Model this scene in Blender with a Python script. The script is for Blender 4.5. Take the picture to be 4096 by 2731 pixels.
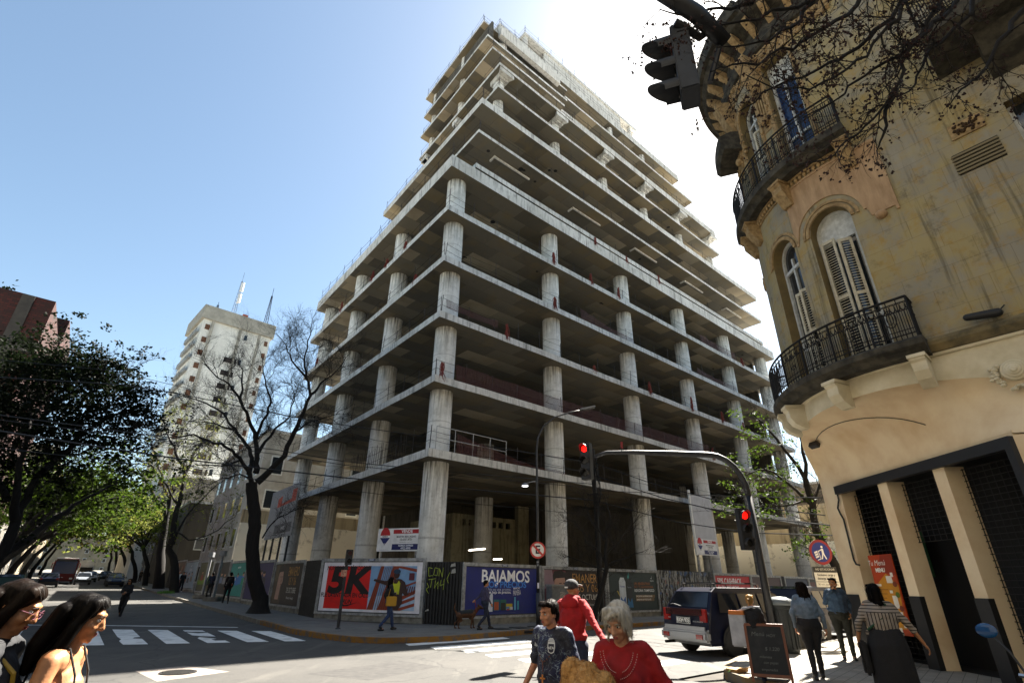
import bpy, bmesh, math, random
from mathutils import Vector, Matrix, noise
for o in list(bpy.data.objects): bpy.data.objects.remove(o)
SC = bpy.context.scene
COL = SC.collection
R = math.radians
rnd = random.Random(7)
# ---------------------------------------------------------------- camera
EYE = Vector((0, 0, 1.65)); PITCH = 25.3; ROLL = 0.7; FPX = 2048.0
_p, _r = R(PITCH), R(ROLL)
FW = Vector((0, math.cos(_p), math.sin(_p)))
_u = Vector((0, -math.sin(_p), math.cos(_p))); _x = Vector((1, 0, 0))
RT = _x*math.cos(_r) + _u*math.sin(_r); UP = -_x*math.sin(_r) + _u*math.cos(_r)
cd = bpy.data.cameras.new('camera'); cam = bpy.data.objects.new('camera', cd); COL.objects.link(cam)
cd.lens = 18.0; cd.sensor_width = 36.0; cd.clip_start = 0.05; cd.clip_end = 3000
mw = Matrix((RT, UP, -FW)).transposed().to_4x4(); mw.translation = EYE
cam.matrix_world = mw
SC.camera = cam
# ---------------------------------------------------------------- light
SUN_AZ, SUN_EL = 36.9, 49.6
w = bpy.data.worlds.new('World'); SC.world = w; w.use_nodes = True
nt = w.node_tree; nt.nodes.clear()
sky = nt.nodes.new('ShaderNodeTexSky'); sky.sky_type = 'NISHITA'; sky.sun_disc = False
sky.sun_elevation = R(SUN_EL); sky.sun_rotation = R(SUN_AZ); sky.air_density = 1.0; sky.dust_density = 0.9; sky.ozone_density = 1.6
bg = nt.nodes.new('ShaderNodeBackground'); bg.inputs[1].default_value = 0.040
wo = nt.nodes.new('ShaderNodeOutputWorld')
tint = nt.nodes.new('ShaderNodeMix'); tint.data_type = 'RGBA'; tint.blend_type = 'MULTIPLY'; tint.inputs[0].default_value = 1.0; tint.inputs[7].default_value = (1.07, 1.07, .95, 1)
nt.links.new(sky.outputs[0], tint.inputs[6]); nt.links.new(tint.outputs[2], bg.inputs[0]); nt.links.new(bg.outputs[0], wo.inputs[0])
sd = bpy.data.lights.new('sun', 'SUN'); sd.energy = 5.0; sd.angle = R(0.53); sd.color = (1.0, 0.93, 0.82)
sun = bpy.data.objects.new('sun', sd); COL.objects.link(sun)
sdir = Vector((math.sin(R(SUN_AZ))*math.cos(R(SUN_EL)), math.cos(R(SUN_AZ))*math.cos(R(SUN_EL)), math.sin(R(SUN_EL))))
sun.rotation_euler = sdir.to_track_quat('Z', 'Y').to_euler(); sun.location = (10, 10, 60)
SC.view_settings.view_transform = 'Standard'; SC.view_settings.look = 'None'
SC.view_settings.exposure = 2.66; SC.view_settings.gamma = 1.0
SC.cycles.max_bounces = 5; SC.cycles.diffuse_bounces = 2; SC.cycles.glossy_bounces = 2; SC.cycles.transmission_bounces = 3
SC.cycles.transparent_max_bounces = 6; SC.cycles.caustics_reflective = False; SC.cycles.caustics_refractive = False
SC.cycles.use_denoising = True
# ---------------------------------------------------------------- street frame: A runs up the left street, B up the right street
AD = Vector((math.sin(R(-37.94)), math.cos(R(37.94)))); BD = Vector((math.sin(R(49.0)), math.cos(R(49.0))))
NV = Vector((AD.y, -AD.x)); MV = Vector((-BD.y, BD.x)); DET = NV.x*MV.y - NV.y*MV.x
def NM(n, m, z=0.0):
    return Vector(((n*MV.y - NV.y*m)/DET, (NV.x*m - MV.x*n)/DET, z))
def nm_of(P): return P.x*NV.x + P.y*NV.y, P.x*MV.x + P.y*MV.y
def gz(x, y):                       # the left street climbs gently away from the crossing
    n, m = x*NV.x + y*NV.y, x*MV.x + y*MV.y
    t = min(300.0, max(0.0, m - 20.0))
    f = 1.0 if n < 10 else max(0.0, 1 - (n - 10)/2.0)
    return f*(0.011*t + 0.00003*t*t)
def ray(px, py):
    d = FW*FPX + RT*(px - 2048.0) - UP*(py - 1365.5)
    return d
def at_z(px, py, z): d = ray(px, py); return EYE + d*((z - EYE.z)/d.z)
def at_k(px, py, k): d = ray(px, py); return EYE + d*(k/FPX)
def at_m(px, py, m): d = ray(px, py); return EYE + d*(m/(d.x*MV.x + d.y*MV.y))
def at_n(px, py, n): d = ray(px, py); return EYE + d*(n/(d.x*NV.x + d.y*NV.y))
def at_d(px, py, dist):
    d = ray(px, py); return EYE + d*(dist/math.hypot(d.x, d.y))
def azof(v): return math.atan2(v.x, v.y)
AZA, AZB = R(-37.94), R(49.0)
# ---------------------------------------------------------------- object helpers
def tag(o, label=None, cat=None, group=None, kind=None):
    if label: o['label'] = label
    if cat: o['category'] = cat
    if group: o['group'] = group
    if kind: o['kind'] = kind
    return o
def empty(name, loc=(0, 0, 0), rz=0.0, label=None, cat=None, group=None, kind=None):
    o = bpy.data.objects.new(name, None); COL.objects.link(o); o.location = loc; o.rotation_euler = (0, 0, rz)
    o.empty_display_size = 0.2
    return tag(o, label, cat, group, kind)
class MB:
    """collects shapes, builds ONE mesh object"""
    def __init__(s): s.v = []; s.f = []; s.mi = []; s.m = 0; s.uv = {}
    def add(s, vs, fs):
        b = len(s.v); s.v.extend([tuple(v) for v in vs]); s.f.extend([tuple(i + b for i in f) for f in fs]); s.mi.extend([s.m]*len(fs)); return s
    def box(s, c, d, M=None):
        x, y, z = d[0]/2, d[1]/2, d[2]/2
        vs = [Vector((sx*x, sy*y, sz*z)) for sz in (-1, 1) for sy in (-1, 1) for sx in (-1, 1)]
        if M is not None: vs = [M @ v for v in vs]
        c = Vector(c); vs = [v + c for v in vs]
        return s.add(vs, [(0, 2, 3, 1), (4, 5, 7, 6), (0, 1, 5, 4), (2, 6, 7, 3), (0, 4, 6, 2), (1, 3, 7, 5)])
    def box2(s, a, b):
        return s.box([(a[i] + b[i])/2 for i in range(3)], [abs(b[i] - a[i]) for i in range(3)])
    def prism(s, poly, z0, z1):
        n = len(poly); z0f = z0 if callable(z0) else (lambda p: z0); z1f = z1 if callable(z1) else (lambda p: z1)
        vs = [(p[0], p[1], z0f(p)) for p in poly] + [(p[0], p[1], z1f(p)) for p in poly]
        return s.add(vs, [tuple(range(n))[::-1], tuple(range(n, 2*n))] + [(i, (i + 1) % n, n + (i + 1) % n, n + i) for i in range(n)])
    def tube(s, pts, rad, seg=8, cap=True):
        pts = [Vector(p) for p in pts]; n = len(pts)
        rr = rad if isinstance(rad, (list, tuple)) else [rad]*n
        vs = []; ref = None
        for i in range(n):
            t = (pts[min(i + 1, n - 1)] - pts[max(i - 1, 0)])
            t = t.normalized() if t.length > 1e-9 else Vector((0, 0, 1))
            if ref is None:
                ref = Vector((0, 0, 1)) if abs(t.z) < 0.9 else Vector((1, 0, 0))
            a = t.cross(ref);
            if a.length < 1e-4: a = t.cross(Vector((0, 1, 0.3)))
            a.normalize(); b = t.cross(a).normalized(); ref = b if abs(b.dot(t)) < 0.5 else ref
            ref = a.cross(t)
            for k in range(seg):
                q = 2*math.pi*k/seg; vs.append(pts[i] + (a*math.cos(q) + b*math.sin(q))*rr[i])
        fs = [(i*seg + k, i*seg + (k + 1) % seg, (i + 1)*seg + (k + 1) % seg, (i + 1)*seg + k) for i in range(n - 1) for k in range(seg)]
        if cap: fs += [tuple(range(seg))[::-1], tuple((n - 1)*seg + k for k in range(seg))]
        return s.add(vs, fs)
    def cyl(s, p, q, r, r2=None, seg=16): return s.tube([p, q], [r, r if r2 is None else r2], seg)
    def ell(s, c, r, M=None, u=14, v=9):
        vs = []; c = Vector(c); r = (r, r, r) if not isinstance(r, (tuple, list, Vector)) else r
        def T(x, y, z):
            w_ = Vector((x*r[0], y*r[1], z*r[2])); return c + (M @ w_ if M is not None else w_)
        vs.append(T(0, 0, -1))
        for i in range(1, v):
            a = math.pi*i/v - math.pi/2
            for k in range(u): vs.append(T(math.cos(a)*math.cos(2*math.pi*k/u), math.cos(a)*math.sin(2*math.pi*k/u), math.sin(a)))
        vs.append(T(0, 0, 1)); fs = [(0, 1 + (k + 1) % u, 1 + k) for k in range(u)]
        for i in range(v - 2): fs += [(1 + i*u + k, 1 + i*u + (k + 1) % u, 1 + (i + 1)*u + (k + 1) % u, 1 + (i + 1)*u + k) for k in range(u)]
        b = 1 + (v - 2)*u; fs += [(b + k, b + (k + 1) % u, b + u) for k in range(u)]
        return s.add(vs, fs)
    def cap(s, p, q, r1, r2=None, seg=12):
        """tapered capsule"""
        p = Vector(p); q = Vector(q); r2 = r1 if r2 is None else r2
        d = q - p; L = d.length; d = d.normalized() if L > 1e-6 else Vector((0, 0, 1))
        pts = []; rr = []
        for a in (-80, -50, -20): pts.append(p + d*math.sin(R(a))*r1); rr.append(r1*math.cos(R(a)))
        pts.append(p); rr.append(r1); pts.append(q + d*1e-5); rr.append(r2)
        for a in (20, 50, 80): pts.append(q + d*math.sin(R(a))*r2); rr.append(r2*math.cos(R(a)))
        return s.tube(pts, rr, seg)
    def quad(s, a, b, c, d): return s.add([a, b, c, d], [(0, 1, 2, 3)])
    def lathe(s, prof, c=(0, 0, 0), seg=20):
        c = Vector(c); n = len(prof); vs = [c + Vector((r*math.cos(2*math.pi*k/seg), r*math.sin(2*math.pi*k/seg), z)) for r, z in prof for k in range(seg)]
        fs = [(i*seg + k, i*seg + (k + 1) % seg, (i + 1)*seg + (k + 1) % seg, (i + 1)*seg + k) for i in range(n - 1) for k in range(seg)]
        fs += [tuple(range(seg))[::-1], tuple((n - 1)*seg + k for k in range(seg))]
        return s.add(vs, fs)
    def build(s, name, mats, parent=None, smooth=False, bevel=0.0, label=None, remesh=0.0, sm_iter=0, disp=None, loc=None):
        me = bpy.data.meshes.new(name); me.from_pydata(s.v, [], s.f); me.validate(clean_customdata=False)
        if not isinstance(mats, (list, tuple)): mats = [mats]
        for m_ in mats: me.materials.append(m_)
        if len(mats) > 1 and len(me.polygons) == len(s.mi): me.polygons.foreach_set('material_index', s.mi)
        o = bpy.data.objects.new(name, me)
        if remesh:
            COL.objects.link(o); rm = o.modifiers.new('r', 'REMESH'); rm.mode = 'VOXEL'; rm.voxel_size = remesh
            if sm_iter: sm = o.modifiers.new('s', 'SMOOTH'); sm.iterations = sm_iter; sm.factor = 0.5
            dg = bpy.context.evaluated_depsgraph_get(); me2 = bpy.data.meshes.new_from_object(o.evaluated_get(dg))
            COL.objects.unlink(o); bpy.data.objects.remove(o); bpy.data.meshes.remove(me)
            me = me2; me.name = name; o = bpy.data.objects.new(name, me); smooth = True
            if disp:
                me.update(); ns = [v.normal.copy() for v in me.vertices]
                for v, nn in zip(me.vertices, ns): v.co = v.co + nn*disp(v.co)
        if bevel:
            b = bmesh.new(); b.from_mesh(me); bmesh.ops.bevel(b, geom=[e for e in b.edges], offset=bevel, segments=2, affect='EDGES', clamp_overlap=True); b.to_mesh(me); b.free()
        if smooth:
            me.polygons.foreach_set('use_smooth', [True]*len(me.polygons))
            if smooth == 'auto':
                me.polygons.foreach_set('use_smooth', [True]*len(me.polygons)); me.set_sharp_from_angle(angle=R(38))
        me.update(); COL.objects.link(o)
        if parent is not None: o.parent = parent
        if label: o['label'] = label
        return o
def copy_tree(o, parent=None):
    c = o.copy(); COL.objects.link(c); c.parent = parent
    for ch in list(o.children): copy_tree(ch, c)
    return c
# ---------------------------------------------------------------- materials
def hexc(h):
    h = h.lstrip('#'); f = lambda t: ((t/255 + .055)/1.055)**2.4 if t/255 > .04045 else t/255/12.92
    return tuple(f(int(h[i:i + 2], 16)) for i in (0, 2, 4))
_mc = {}
def mat(name, c, rough=0.6, metal=0.0, c2=None, scale=4.0, bump=0.0, bscale=None, stretch=(1, 1, 1), spec=0.5, emit=None, estr=0.0, alpha=1.0, coat=0.0, lo=0.35, hi=0.65, detail=6.0, trans=0.0):
    if name in _mc: return _mc[name]
    if isinstance(c, str): c = hexc(c)
    if isinstance(c2, str): c2 = hexc(c2)
    m_ = bpy.data.materials.new(name); m_.use_nodes = True; t = m_.node_tree; b = t.nodes['Principled BSDF']
    b.inputs['Base Color'].default_value = (*c, 1); b.inputs['Roughness'].default_value = rough; b.inputs['Metallic'].default_value = metal
    b.inputs['Specular IOR Level'].default_value = spec; b.inputs['Coat Weight'].default_value = coat
    if alpha < 1: b.inputs['Alpha'].default_value = alpha
    if trans: b.inputs['Transmission Weight'].default_value = trans
    if emit: b.inputs['Emission Color'].default_value = (*(hexc(emit) if isinstance(emit, str) else emit), 1); b.inputs['Emission Strength'].default_value = estr
    if c2 is not None or bump:
        tc = t.nodes.new('ShaderNodeTexCoord'); mp = t.nodes.new('ShaderNodeMapping'); mp.inputs['Scale'].default_value = stretch
        t.links.new(tc.outputs['Object'], mp.inputs[0])
        no = t.nodes.new('ShaderNodeTexNoise'); no.inputs['Scale'].default_value = scale; no.inputs['Detail'].default_value = detail; no.inputs['Roughness'].default_value = 0.6
        t.links.new(mp.outputs[0], no.inputs['Vector'])
        if c2 is not None:
            cr = t.nodes.new('ShaderNodeValToRGB'); cr.color_ramp.elements[0].position = lo; cr.color_ramp.elements[1].position = hi
            cr.color_ramp.elements[0].color = (*c, 1); cr.color_ramp.elements[1].color = (*c2, 1)
            t.links.new(no.outputs[0], cr.inputs[0]); t.links.new(cr.outputs[0], b.inputs['Base Color'])
        if bump:
            n2 = no
            if bscale: n2 = t.nodes.new('ShaderNodeTexNoise'); n2.inputs['Scale'].default_value = bscale; n2.inputs['Detail'].default_value = 8; t.links.new(mp.outputs[0], n2.inputs['Vector'])
            bu = t.nodes.new('ShaderNodeBump'); bu.inputs['Strength'].default_value = bump; bu.inputs['Distance'].default_value = 0.02
            t.links.new(n2.outputs[0], bu.inputs['Height']); t.links.new(bu.outputs[0], b.inputs['Normal'])
    _mc[name] = m_; return m_
def nodes_of(name, rough=0.8):
    m_ = bpy.data.materials.new(name); m_.use_nodes = True; t = m_.node_tree; b = t.nodes['Principled BSDF']; b.inputs['Roughness'].default_value = rough
    return m_, t, b
def N(t, kind, **kw):
    n_ = t.nodes.new('ShaderNode' + kind)
    for k, v in kw.items():
        if k in n_.inputs: n_.inputs[k].default_value = v
        else: setattr(n_, k, v)
    return n_
def ramp(t, src, stops):
    r_ = t.nodes.new('ShaderNodeValToRGB'); e = r_.color_ramp.elements
    while len(e) < len(stops): e.new(0.5)
    for el, (p, c) in zip(e, stops): el.position = p; el.color = (*(hexc(c) if isinstance(c, str) else (c if isinstance(c, tuple) else (c, c, c))), 1)
    t.links.new(src, r_.inputs[0]); return r_.outputs[0]
def mix(t, a, b, fac=0.5, mode='MIX'):
    x = t.nodes.new('ShaderNodeMix'); x.data_type = 'RGBA'; x.blend_type = mode
    for sock, v in ((x.inputs[0], fac), (x.inputs[6], a), (x.inputs[7], b)):
        if hasattr(v, 'is_output'): t.links.new(v, sock)
        elif isinstance(v, str): sock.default_value = (*hexc(v), 1)
        elif isinstance(v, tuple): sock.default_value = (*v, 1)
        else: sock.default_value = v
    return x.outputs[2]
def mapped(t, scale=(1, 1, 1), rot=(0, 0, 0), coord='Object', loc=(0, 0, 0)):
    tc = t.nodes.new('ShaderNodeTexCoord'); mp = t.nodes.new('ShaderNodeMapping')
    mp.inputs['Scale'].default_value = scale; mp.inputs['Rotation'].default_value = rot; mp.inputs['Location'].default_value = loc
    t.links.new(tc.outputs[coord], mp.inputs[0]); return mp.outputs[0]
def noi(t, vec, scale, detail=6, rough=0.6):
    n_ = N(t, 'TexNoise', Scale=scale, Detail=detail, Roughness=rough); t.links.new(vec, n_.inputs['Vector']); return n_.outputs[0]
def bumpto(t, b, h, strength=0.3, dist=0.02):
    bu = N(t, 'Bump', Strength=strength, Distance=dist); t.links.new(h, bu.inputs['Height']); t.links.new(bu.outputs[0], b.inputs['Normal'])
BLACK = mat('black_paint', (.012, .012, .013), .55)
IRON = mat('dark_iron', (.007, .007, .008), .65, c2=(.016, .014, .012), spec=.25, scale=9, bump=.15)
DARK = mat('dark_void', (.006, .006, .006), .9)
WHITE = mat('white_paint', (.82, .82, .8), .5, c2=(.7, .7, .67), scale=6)
GLASS = mat('window_glass', (.02, .025, .03), .08, spec=.8)
CHROME = mat('steel', (.45, .45, .46), .35, 1.0)
RUBBER = mat('tyre_rubber', (.02, .02, .02), .8, bump=.2, scale=30)
# ---------------------------------------------------------------- lettering
def text_polys(s, size=1.0, bold=0.0, sx=1.0, align='CENTER', shear=0.0, space=1.0):
    cu = bpy.data.curves.new('t', 'FONT'); cu.body = s; cu.size = size; cu.align_x = align; cu.align_y = 'CENTER'; cu.offset = bold; cu.shear = shear; cu.space_character = space
    cu.resolution_u = 3
    o = bpy.data.objects.new('t', cu); COL.objects.link(o); dg = bpy.context.evaluated_depsgraph_get()
    me = bpy.data.meshes.new_from_object(o.evaluated_get(dg)); COL.objects.unlink(o); bpy.data.objects.remove(o)
    vs = [(v.co.x*sx, v.co.y) for v in me.vertices]; fs = [tuple(p.vertices) for p in me.polygons]; bpy.data.meshes.remove(me); return vs, fs
class Art:
    """flat print on a sheet standing in the local XZ plane, facing -Y; every layer lies 1.5 mm further out"""
    def __init__(s, y=0.0): s.mb = MB(); s.mats = []; s.y = y; s.lay = 0
    def _m(s, m_):
        if isinstance(m_, str): c_ = hexc(m_); m_ = mat('print_' + m_.lstrip('#'), c_, .6, c2=tuple(x*.72 + .008 for x in c_), scale=2.6, bump=.35, bscale=7, lo=.42, hi=.75)
        if m_ not in s.mats: s.mats.append(m_)
        s.mb.m = s.mats.index(m_)
    def poly(s, m_, pts, lay=None):
        s._m(m_); s.lay += 1; y = s.y - 0.0012*(s.lay if lay is None else lay)
        s.mb.add([(p[0], y, p[1]) for p in pts], [tuple(range(len(pts)))]); return s
    def rect(s, m_, x0, z0, x1, z1): return s.poly(m_, [(x0, z0), (x1, z0), (x1, z1), (x0, z1)])
    def disc(s, m_, x, z, r, rz=None, seg=24): rz = rz or r; return s.poly(m_, [(x + r*math.cos(2*math.pi*k/seg), z + rz*math.sin(2*math.pi*k/seg)) for k in range(seg)])
    def text(s, m_, st, x, z, size, bold=0.0, sx=1.0, align='CENTER', shear=0.0, space=1.0, rot=0.0):
        s._m(m_); s.lay += 1; y = s.y - 0.0012*s.lay; vs, fs = text_polys(st, size, bold, sx, align, shear, space); c, q = math.cos(rot), math.sin(rot)
        s.mb.add([(x + a*c - b*q, y, z + a*q + b*c) for a, b in vs], fs); return s
    def build(s, name, parent): return s.mb.build(name, s.mats, parent)
# ================================================================ GROUND, ROADS, PAVEMENTS
def asphalt():
    m_, t, b = nodes_of('asphalt', .85); v = mapped(t)
    n1 = noi(t, v, 0.5, 5); n2 = noi(t, v, 60, 3, .8); n3 = noi(t, v, 3, 6)
    c = mix(t, '#32312f', '#403e3b', ramp(t, n1, [(.35, 0.), (.65, 1.)]))
    c = mix(t, c, '#605d58', ramp(t, n2, [(.56, 0.), (.72, .6)])); c = mix(t, c, '#2c2c2c', ramp(t, n2, [(.3, .6), (.45, 0.)]))
    c = mix(t, c, '#2a2928', ramp(t, n3, [(.56, 0.), (.72, .6)])); c = mix(t, c, '#6a6760', ramp(t, noi(t, mapped(t, scale=(1, .12, 1), rot=(0, 0, -(R(90) - AZB))), 1.6, 4), [(.55, 0.), (.7, .35)]))
    vo = N(t, 'TexVoronoi', feature='DISTANCE_TO_EDGE', Scale=.24); mv = mapped(t); dn = N(t, 'TexNoise', Scale=1.2, Detail=4)
    ad = N(t, 'VectorMath', operation='ADD'); t.links.new(mv, dn.inputs['Vector']); t.links.new(dn.outputs[1], ad.inputs[0]); t.links.new(mv, ad.inputs[1]); t.links.new(ad.outputs[0], vo.inputs['Vector'])
    c = mix(t, c, '#1c1c1c', ramp(t, vo.outputs[0], [(.0, .85), (.009, 0.)]))
    t.links.new(c, b.inputs['Base Color']); bumpto(t, b, n2, .5, .01); return m_
ASPH = asphalt()
def paving(name, c1, c2, line, size, rotz):
    m_, t, b = nodes_of(name, .85); v = mapped(t, rot=(0, 0, rotz))
    br = N(t, 'TexBrick', Scale=1.0, offset=0.0); br.inputs['Brick Width'].default_value = size; br.inputs['Row Height'].default_value = size
    br.inputs['Mortar Size'].default_value = .006; br.inputs['Color1'].default_value = (*hexc(c1), 1); br.inputs['Color2'].default_value = (*hexc(c2), 1); br.inputs['Mortar'].default_value = (*hexc(line), 1)
    t.links.new(v, br.inputs['Vector']); n1 = noi(t, v, 1.3, 8); c = mix(t, br.outputs[0], '#2a2826', ramp(t, n1, [(.5, 0.), (.75, .6)]))
    wv = N(t, 'TexWave', Scale=9.0, wave_type='BANDS'); t.links.new(v, wv.inputs['Vector'])
    t.links.new(c, b.inputs['Base Color']); bumpto(t, b, wv.outputs[1], .25, .006); return m_
PAVE = paving('pavement_tiles', '#605e59', '#6b6862', '#34322f', .4, -AZB)
PAVE2 = paving('ribbed_pavement_tiles', '#8a857b', '#979287', '#5a5650', .2, -AZB)
CONC0 = mat('kerb_concrete', '#7a766e', .9, c2='#5a5650', scale=3, bump=.3)
YELK = mat('kerb_yellow', '#80591a', .85, c2='#57504a', scale=5, lo=.45, hi=.6, bump=.3)
LINE = mat('road_paint', '#d2d2ce', .8, c2='#9d9d99', scale=2.2, lo=.5, hi=.72, bump=.2, bscale=60)
EARTH = mat('lot_earth', '#4a453d', .95, c2='#36322c', scale=1.5, bump=.4)
def sheet(name, mat_, poly_nm, dz, kind='structure', step=6.0, parent=None):
    """a sheet over a convex quad given in street coordinates, following the ground"""
    a, b, c, d = [Vector(p) for p in poly_nm]; nu = max(1, int((b - a).length/step)); nv = max(1, int((d - a).length/step)); mb = MB(); vs = []
    for j in range(nv + 1):
        for i in range(nu + 1):
            u, v = i/nu, j/nv; q = (a*(1 - u) + b*u)*(1 - v) + (d*(1 - u) + c*u)*v; P = NM(q.x, q.y); vs.append((P.x, P.y, gz(P.x, P.y) + dz))
    fs = [(j*(nu + 1) + i, j*(nu + 1) + i + 1, (j + 1)*(nu + 1) + i + 1, (j + 1)*(nu + 1) + i) for j in range(nv) for i in range(nu)]
    mb.add(vs, fs); o = mb.build(name, mat_, parent)
    if kind: o['kind'] = kind
    return o
mb = MB(); ms = [-1500, -400, -100, -20, 0, 10, 20, 30, 45, 60, 80, 105, 130, 160, 200, 250, 320, 500, 1500]; ns_ = [-1500, -400, -100, -30, -10, -4, 0, 6.6, 10, 12, 20, 60, 200, 500, 1500]
vs = []
for m_ in ms:
    for n_ in ns_:
        P = NM(n_, m_); mm = min(m_, 300); Q = NM(n_, mm); vs.append((P.x, P.y, gz(Q.x, Q.y) - .03))
k = len(ns_); mb.add(vs, [(j*k + i, j*k + i + 1, (j + 1)*k + i + 1, (j + 1)*k + i) for j in range(len(ms) - 1) for i in range(k - 1)])
g = mb.build('ground', EARTH); g['kind'] = 'structure'
sheet('road', ASPH, [(-3.6, -40), (10.5, -40), (6.7, 300), (-3.6, 300)], 0.0, step=3)
sheet('cross_street', ASPH, [(-80, 6.8), (160, 6.8), (160, 15.7), (-80, 15.7)], 0.004, step=3)
PV = .15
def pave_poly(name, mat_, poly, z=PV, zb=-.05, kind='structure'):
    mb = MB(); mb.prism([NM(*p).xy for p in poly], lambda p: gz(p[0], p[1]) + zb, lambda p: gz(p[0], p[1]) + z); o = mb.build(name, mat_); o['kind'] = kind; return o
def path_of(pts): return [NM(*p) for p in pts]
corner = [(-7.60, 20.45), (-5.79, 18.64), (-4.64, 17.80), (-3.66, 17.60), (-2.70, 17.94), (-1.75, 18.50), (-0.9, 19.45)]
cor_nm = [nm_of(Vector((x, y, 0))) for x, y in corner]
# tower-side pavement: strip up the left street, rounded corner, strip along the cross street
k_left = [(6.62, m_) for m_ in (260, 200, 160, 130, 105, 85, 70, 60, 50, 42, 36, 30, 26, 22.5)]
k_right = [(n_, 15.62) for n_ in (13.6, 17, 22, 30, 45, 70, 110, 160)]
outer = k_left + cor_nm + k_right
inner = [(9.4, m_) for m_ in (260, 200, 160, 130, 105, 85, 70, 60, 50, 42, 36, 30, 26, 22.5)] + [(9.8, 22), (10, 21.5), (10.3, 21), (10.8, 20.6), (11.2, 20.2), (12, 19.8), (12.5, 19.5)] + [(n_, 19.0) for n_ in (13.6, 17, 22, 30, 45, 70, 110, 160)]
mb = MB(); vs = []
for (a, b) in zip(outer, inner):
    P, Q = NM(*a), NM(*b); vs += [(P.x, P.y, gz(P.x, P.y) + PV), (Q.x, Q.y, gz(Q.x, Q.y) + PV)]
mb.add(vs, [(2*i, 2*i + 2, 2*i + 3, 2*i + 1) for i in range(len(outer) - 1)])
o = mb.build('pavement', PAVE); o['kind'] = 'structure'
pave_poly('building_lot', EARTH, [(9.4, 19), (60, 19), (60, 60), (9.4, 60)], z=.11)
def kerb(name, pts_nm, mat_, width=.15, side=1, z=PV + .006):
    mb = MB(); P = path_of(pts_nm); n_ = len(P)
    L = []; Rr = []
    for i in range(n_):
        d = (P[min(i + 1, n_ - 1)] - P[max(i - 1, 0)]); d.z = 0; d.normalize(); nn = Vector((-d.y, d.x, 0))*side; L.append(P[i] - nn*.004); Rr.append(P[i] + nn*width)
    vs = []
    for a, b in zip(L, Rr):
        g0 = gz(a.x, a.y); vs += [(a.x, a.y, g0 - .05), (a.x, a.y, g0 + z), (b.x, b.y, g0 + z), (b.x, b.y, g0 - .05)]
    mb.add(vs, [(4*i + q, 4*i + 4 + q, 4*i + 4 + (q + 1) % 4, 4*i + (q + 1) % 4) for i in range(n_ - 1) for q in range(4)] + [(0, 1, 2, 3), tuple(4*(n_ - 1) + q for q in (3, 2, 1, 0))])
    o = mb.build(name, mat_); o['kind'] = 'structure'; return o
kerb('kerb', k_left[:-1] + [(6.62, 24.5)], CONC0, side=1)
kerb('kerb', [(6.62, 24.5), (6.62, 22.5)] + cor_nm + k_right[:3], YELK, side=1)
kerb('kerb', k_right[2:], CONC0, side=1)
# near right corner (round-fronted building) and the far-left, near-left pavements
nr = [(10.3, -30), (10.3, -8), (10.2, 0), (10.2, 4.2), (10.4, 5.6), (10.9, 6.3), (11.9, 6.85), (13.3, 7.25), (15.5, 7.45), (20, 7.5), (40, 7.5), (160, 7.5)]
pave_poly('near_pavement', PAVE2, [(10.2, 0), (10.2, 4.2), (10.4, 5.6), (10.9, 6.3), (11.9, 6.85), (13.3, 7.25), (15.5, 7.45), (20, 7.5), (160, 7.5), (160, 3), (60, 0), (30, -4), (20, -4), (14, -30), (10.3, -30)], z=.12)
kerb('kerb', nr[1:8], mat('worn_kerb', '#6f675a', .9, c2='#80632e', scale=3, lo=.45, hi=.7, bump=.3), side=-1, z=.126)
kerb('kerb', nr[7:], CONC0, side=-1, z=.126)
ml = [(-3.6, m_) for m_ in (260, 200, 160, 130, 105, 85, 70, 60, 50, 42, 36, 30, 26, 20)]
mb = MB(); vs = []
for a in ml + [(-4.2, 17.4), (-5.5, 16), (-8, 15.7), (-80, 15.7)]:
    P, Q = NM(*a), NM(a[0] - 3.2 if a[0] > -5 else a[0], a[1] if a[1] > 19 else 20); vs += [(P.x, P.y, gz(P.x, P.y) + PV), (Q.x, Q.y, gz(Q.x, Q.y) + PV)]
mb.add(vs, [(2*i + 1, 2*i + 3, 2*i + 2, 2*i) for i in range(len(ml) + 3)]); o = mb.build('far_pavement', PAVE); o['kind'] = 'structure'
kerb('kerb', ml + [(-4.2, 17.4), (-5.5, 16), (-8, 15.7), (-80, 15.7)], CONC0, side=-1)
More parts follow.
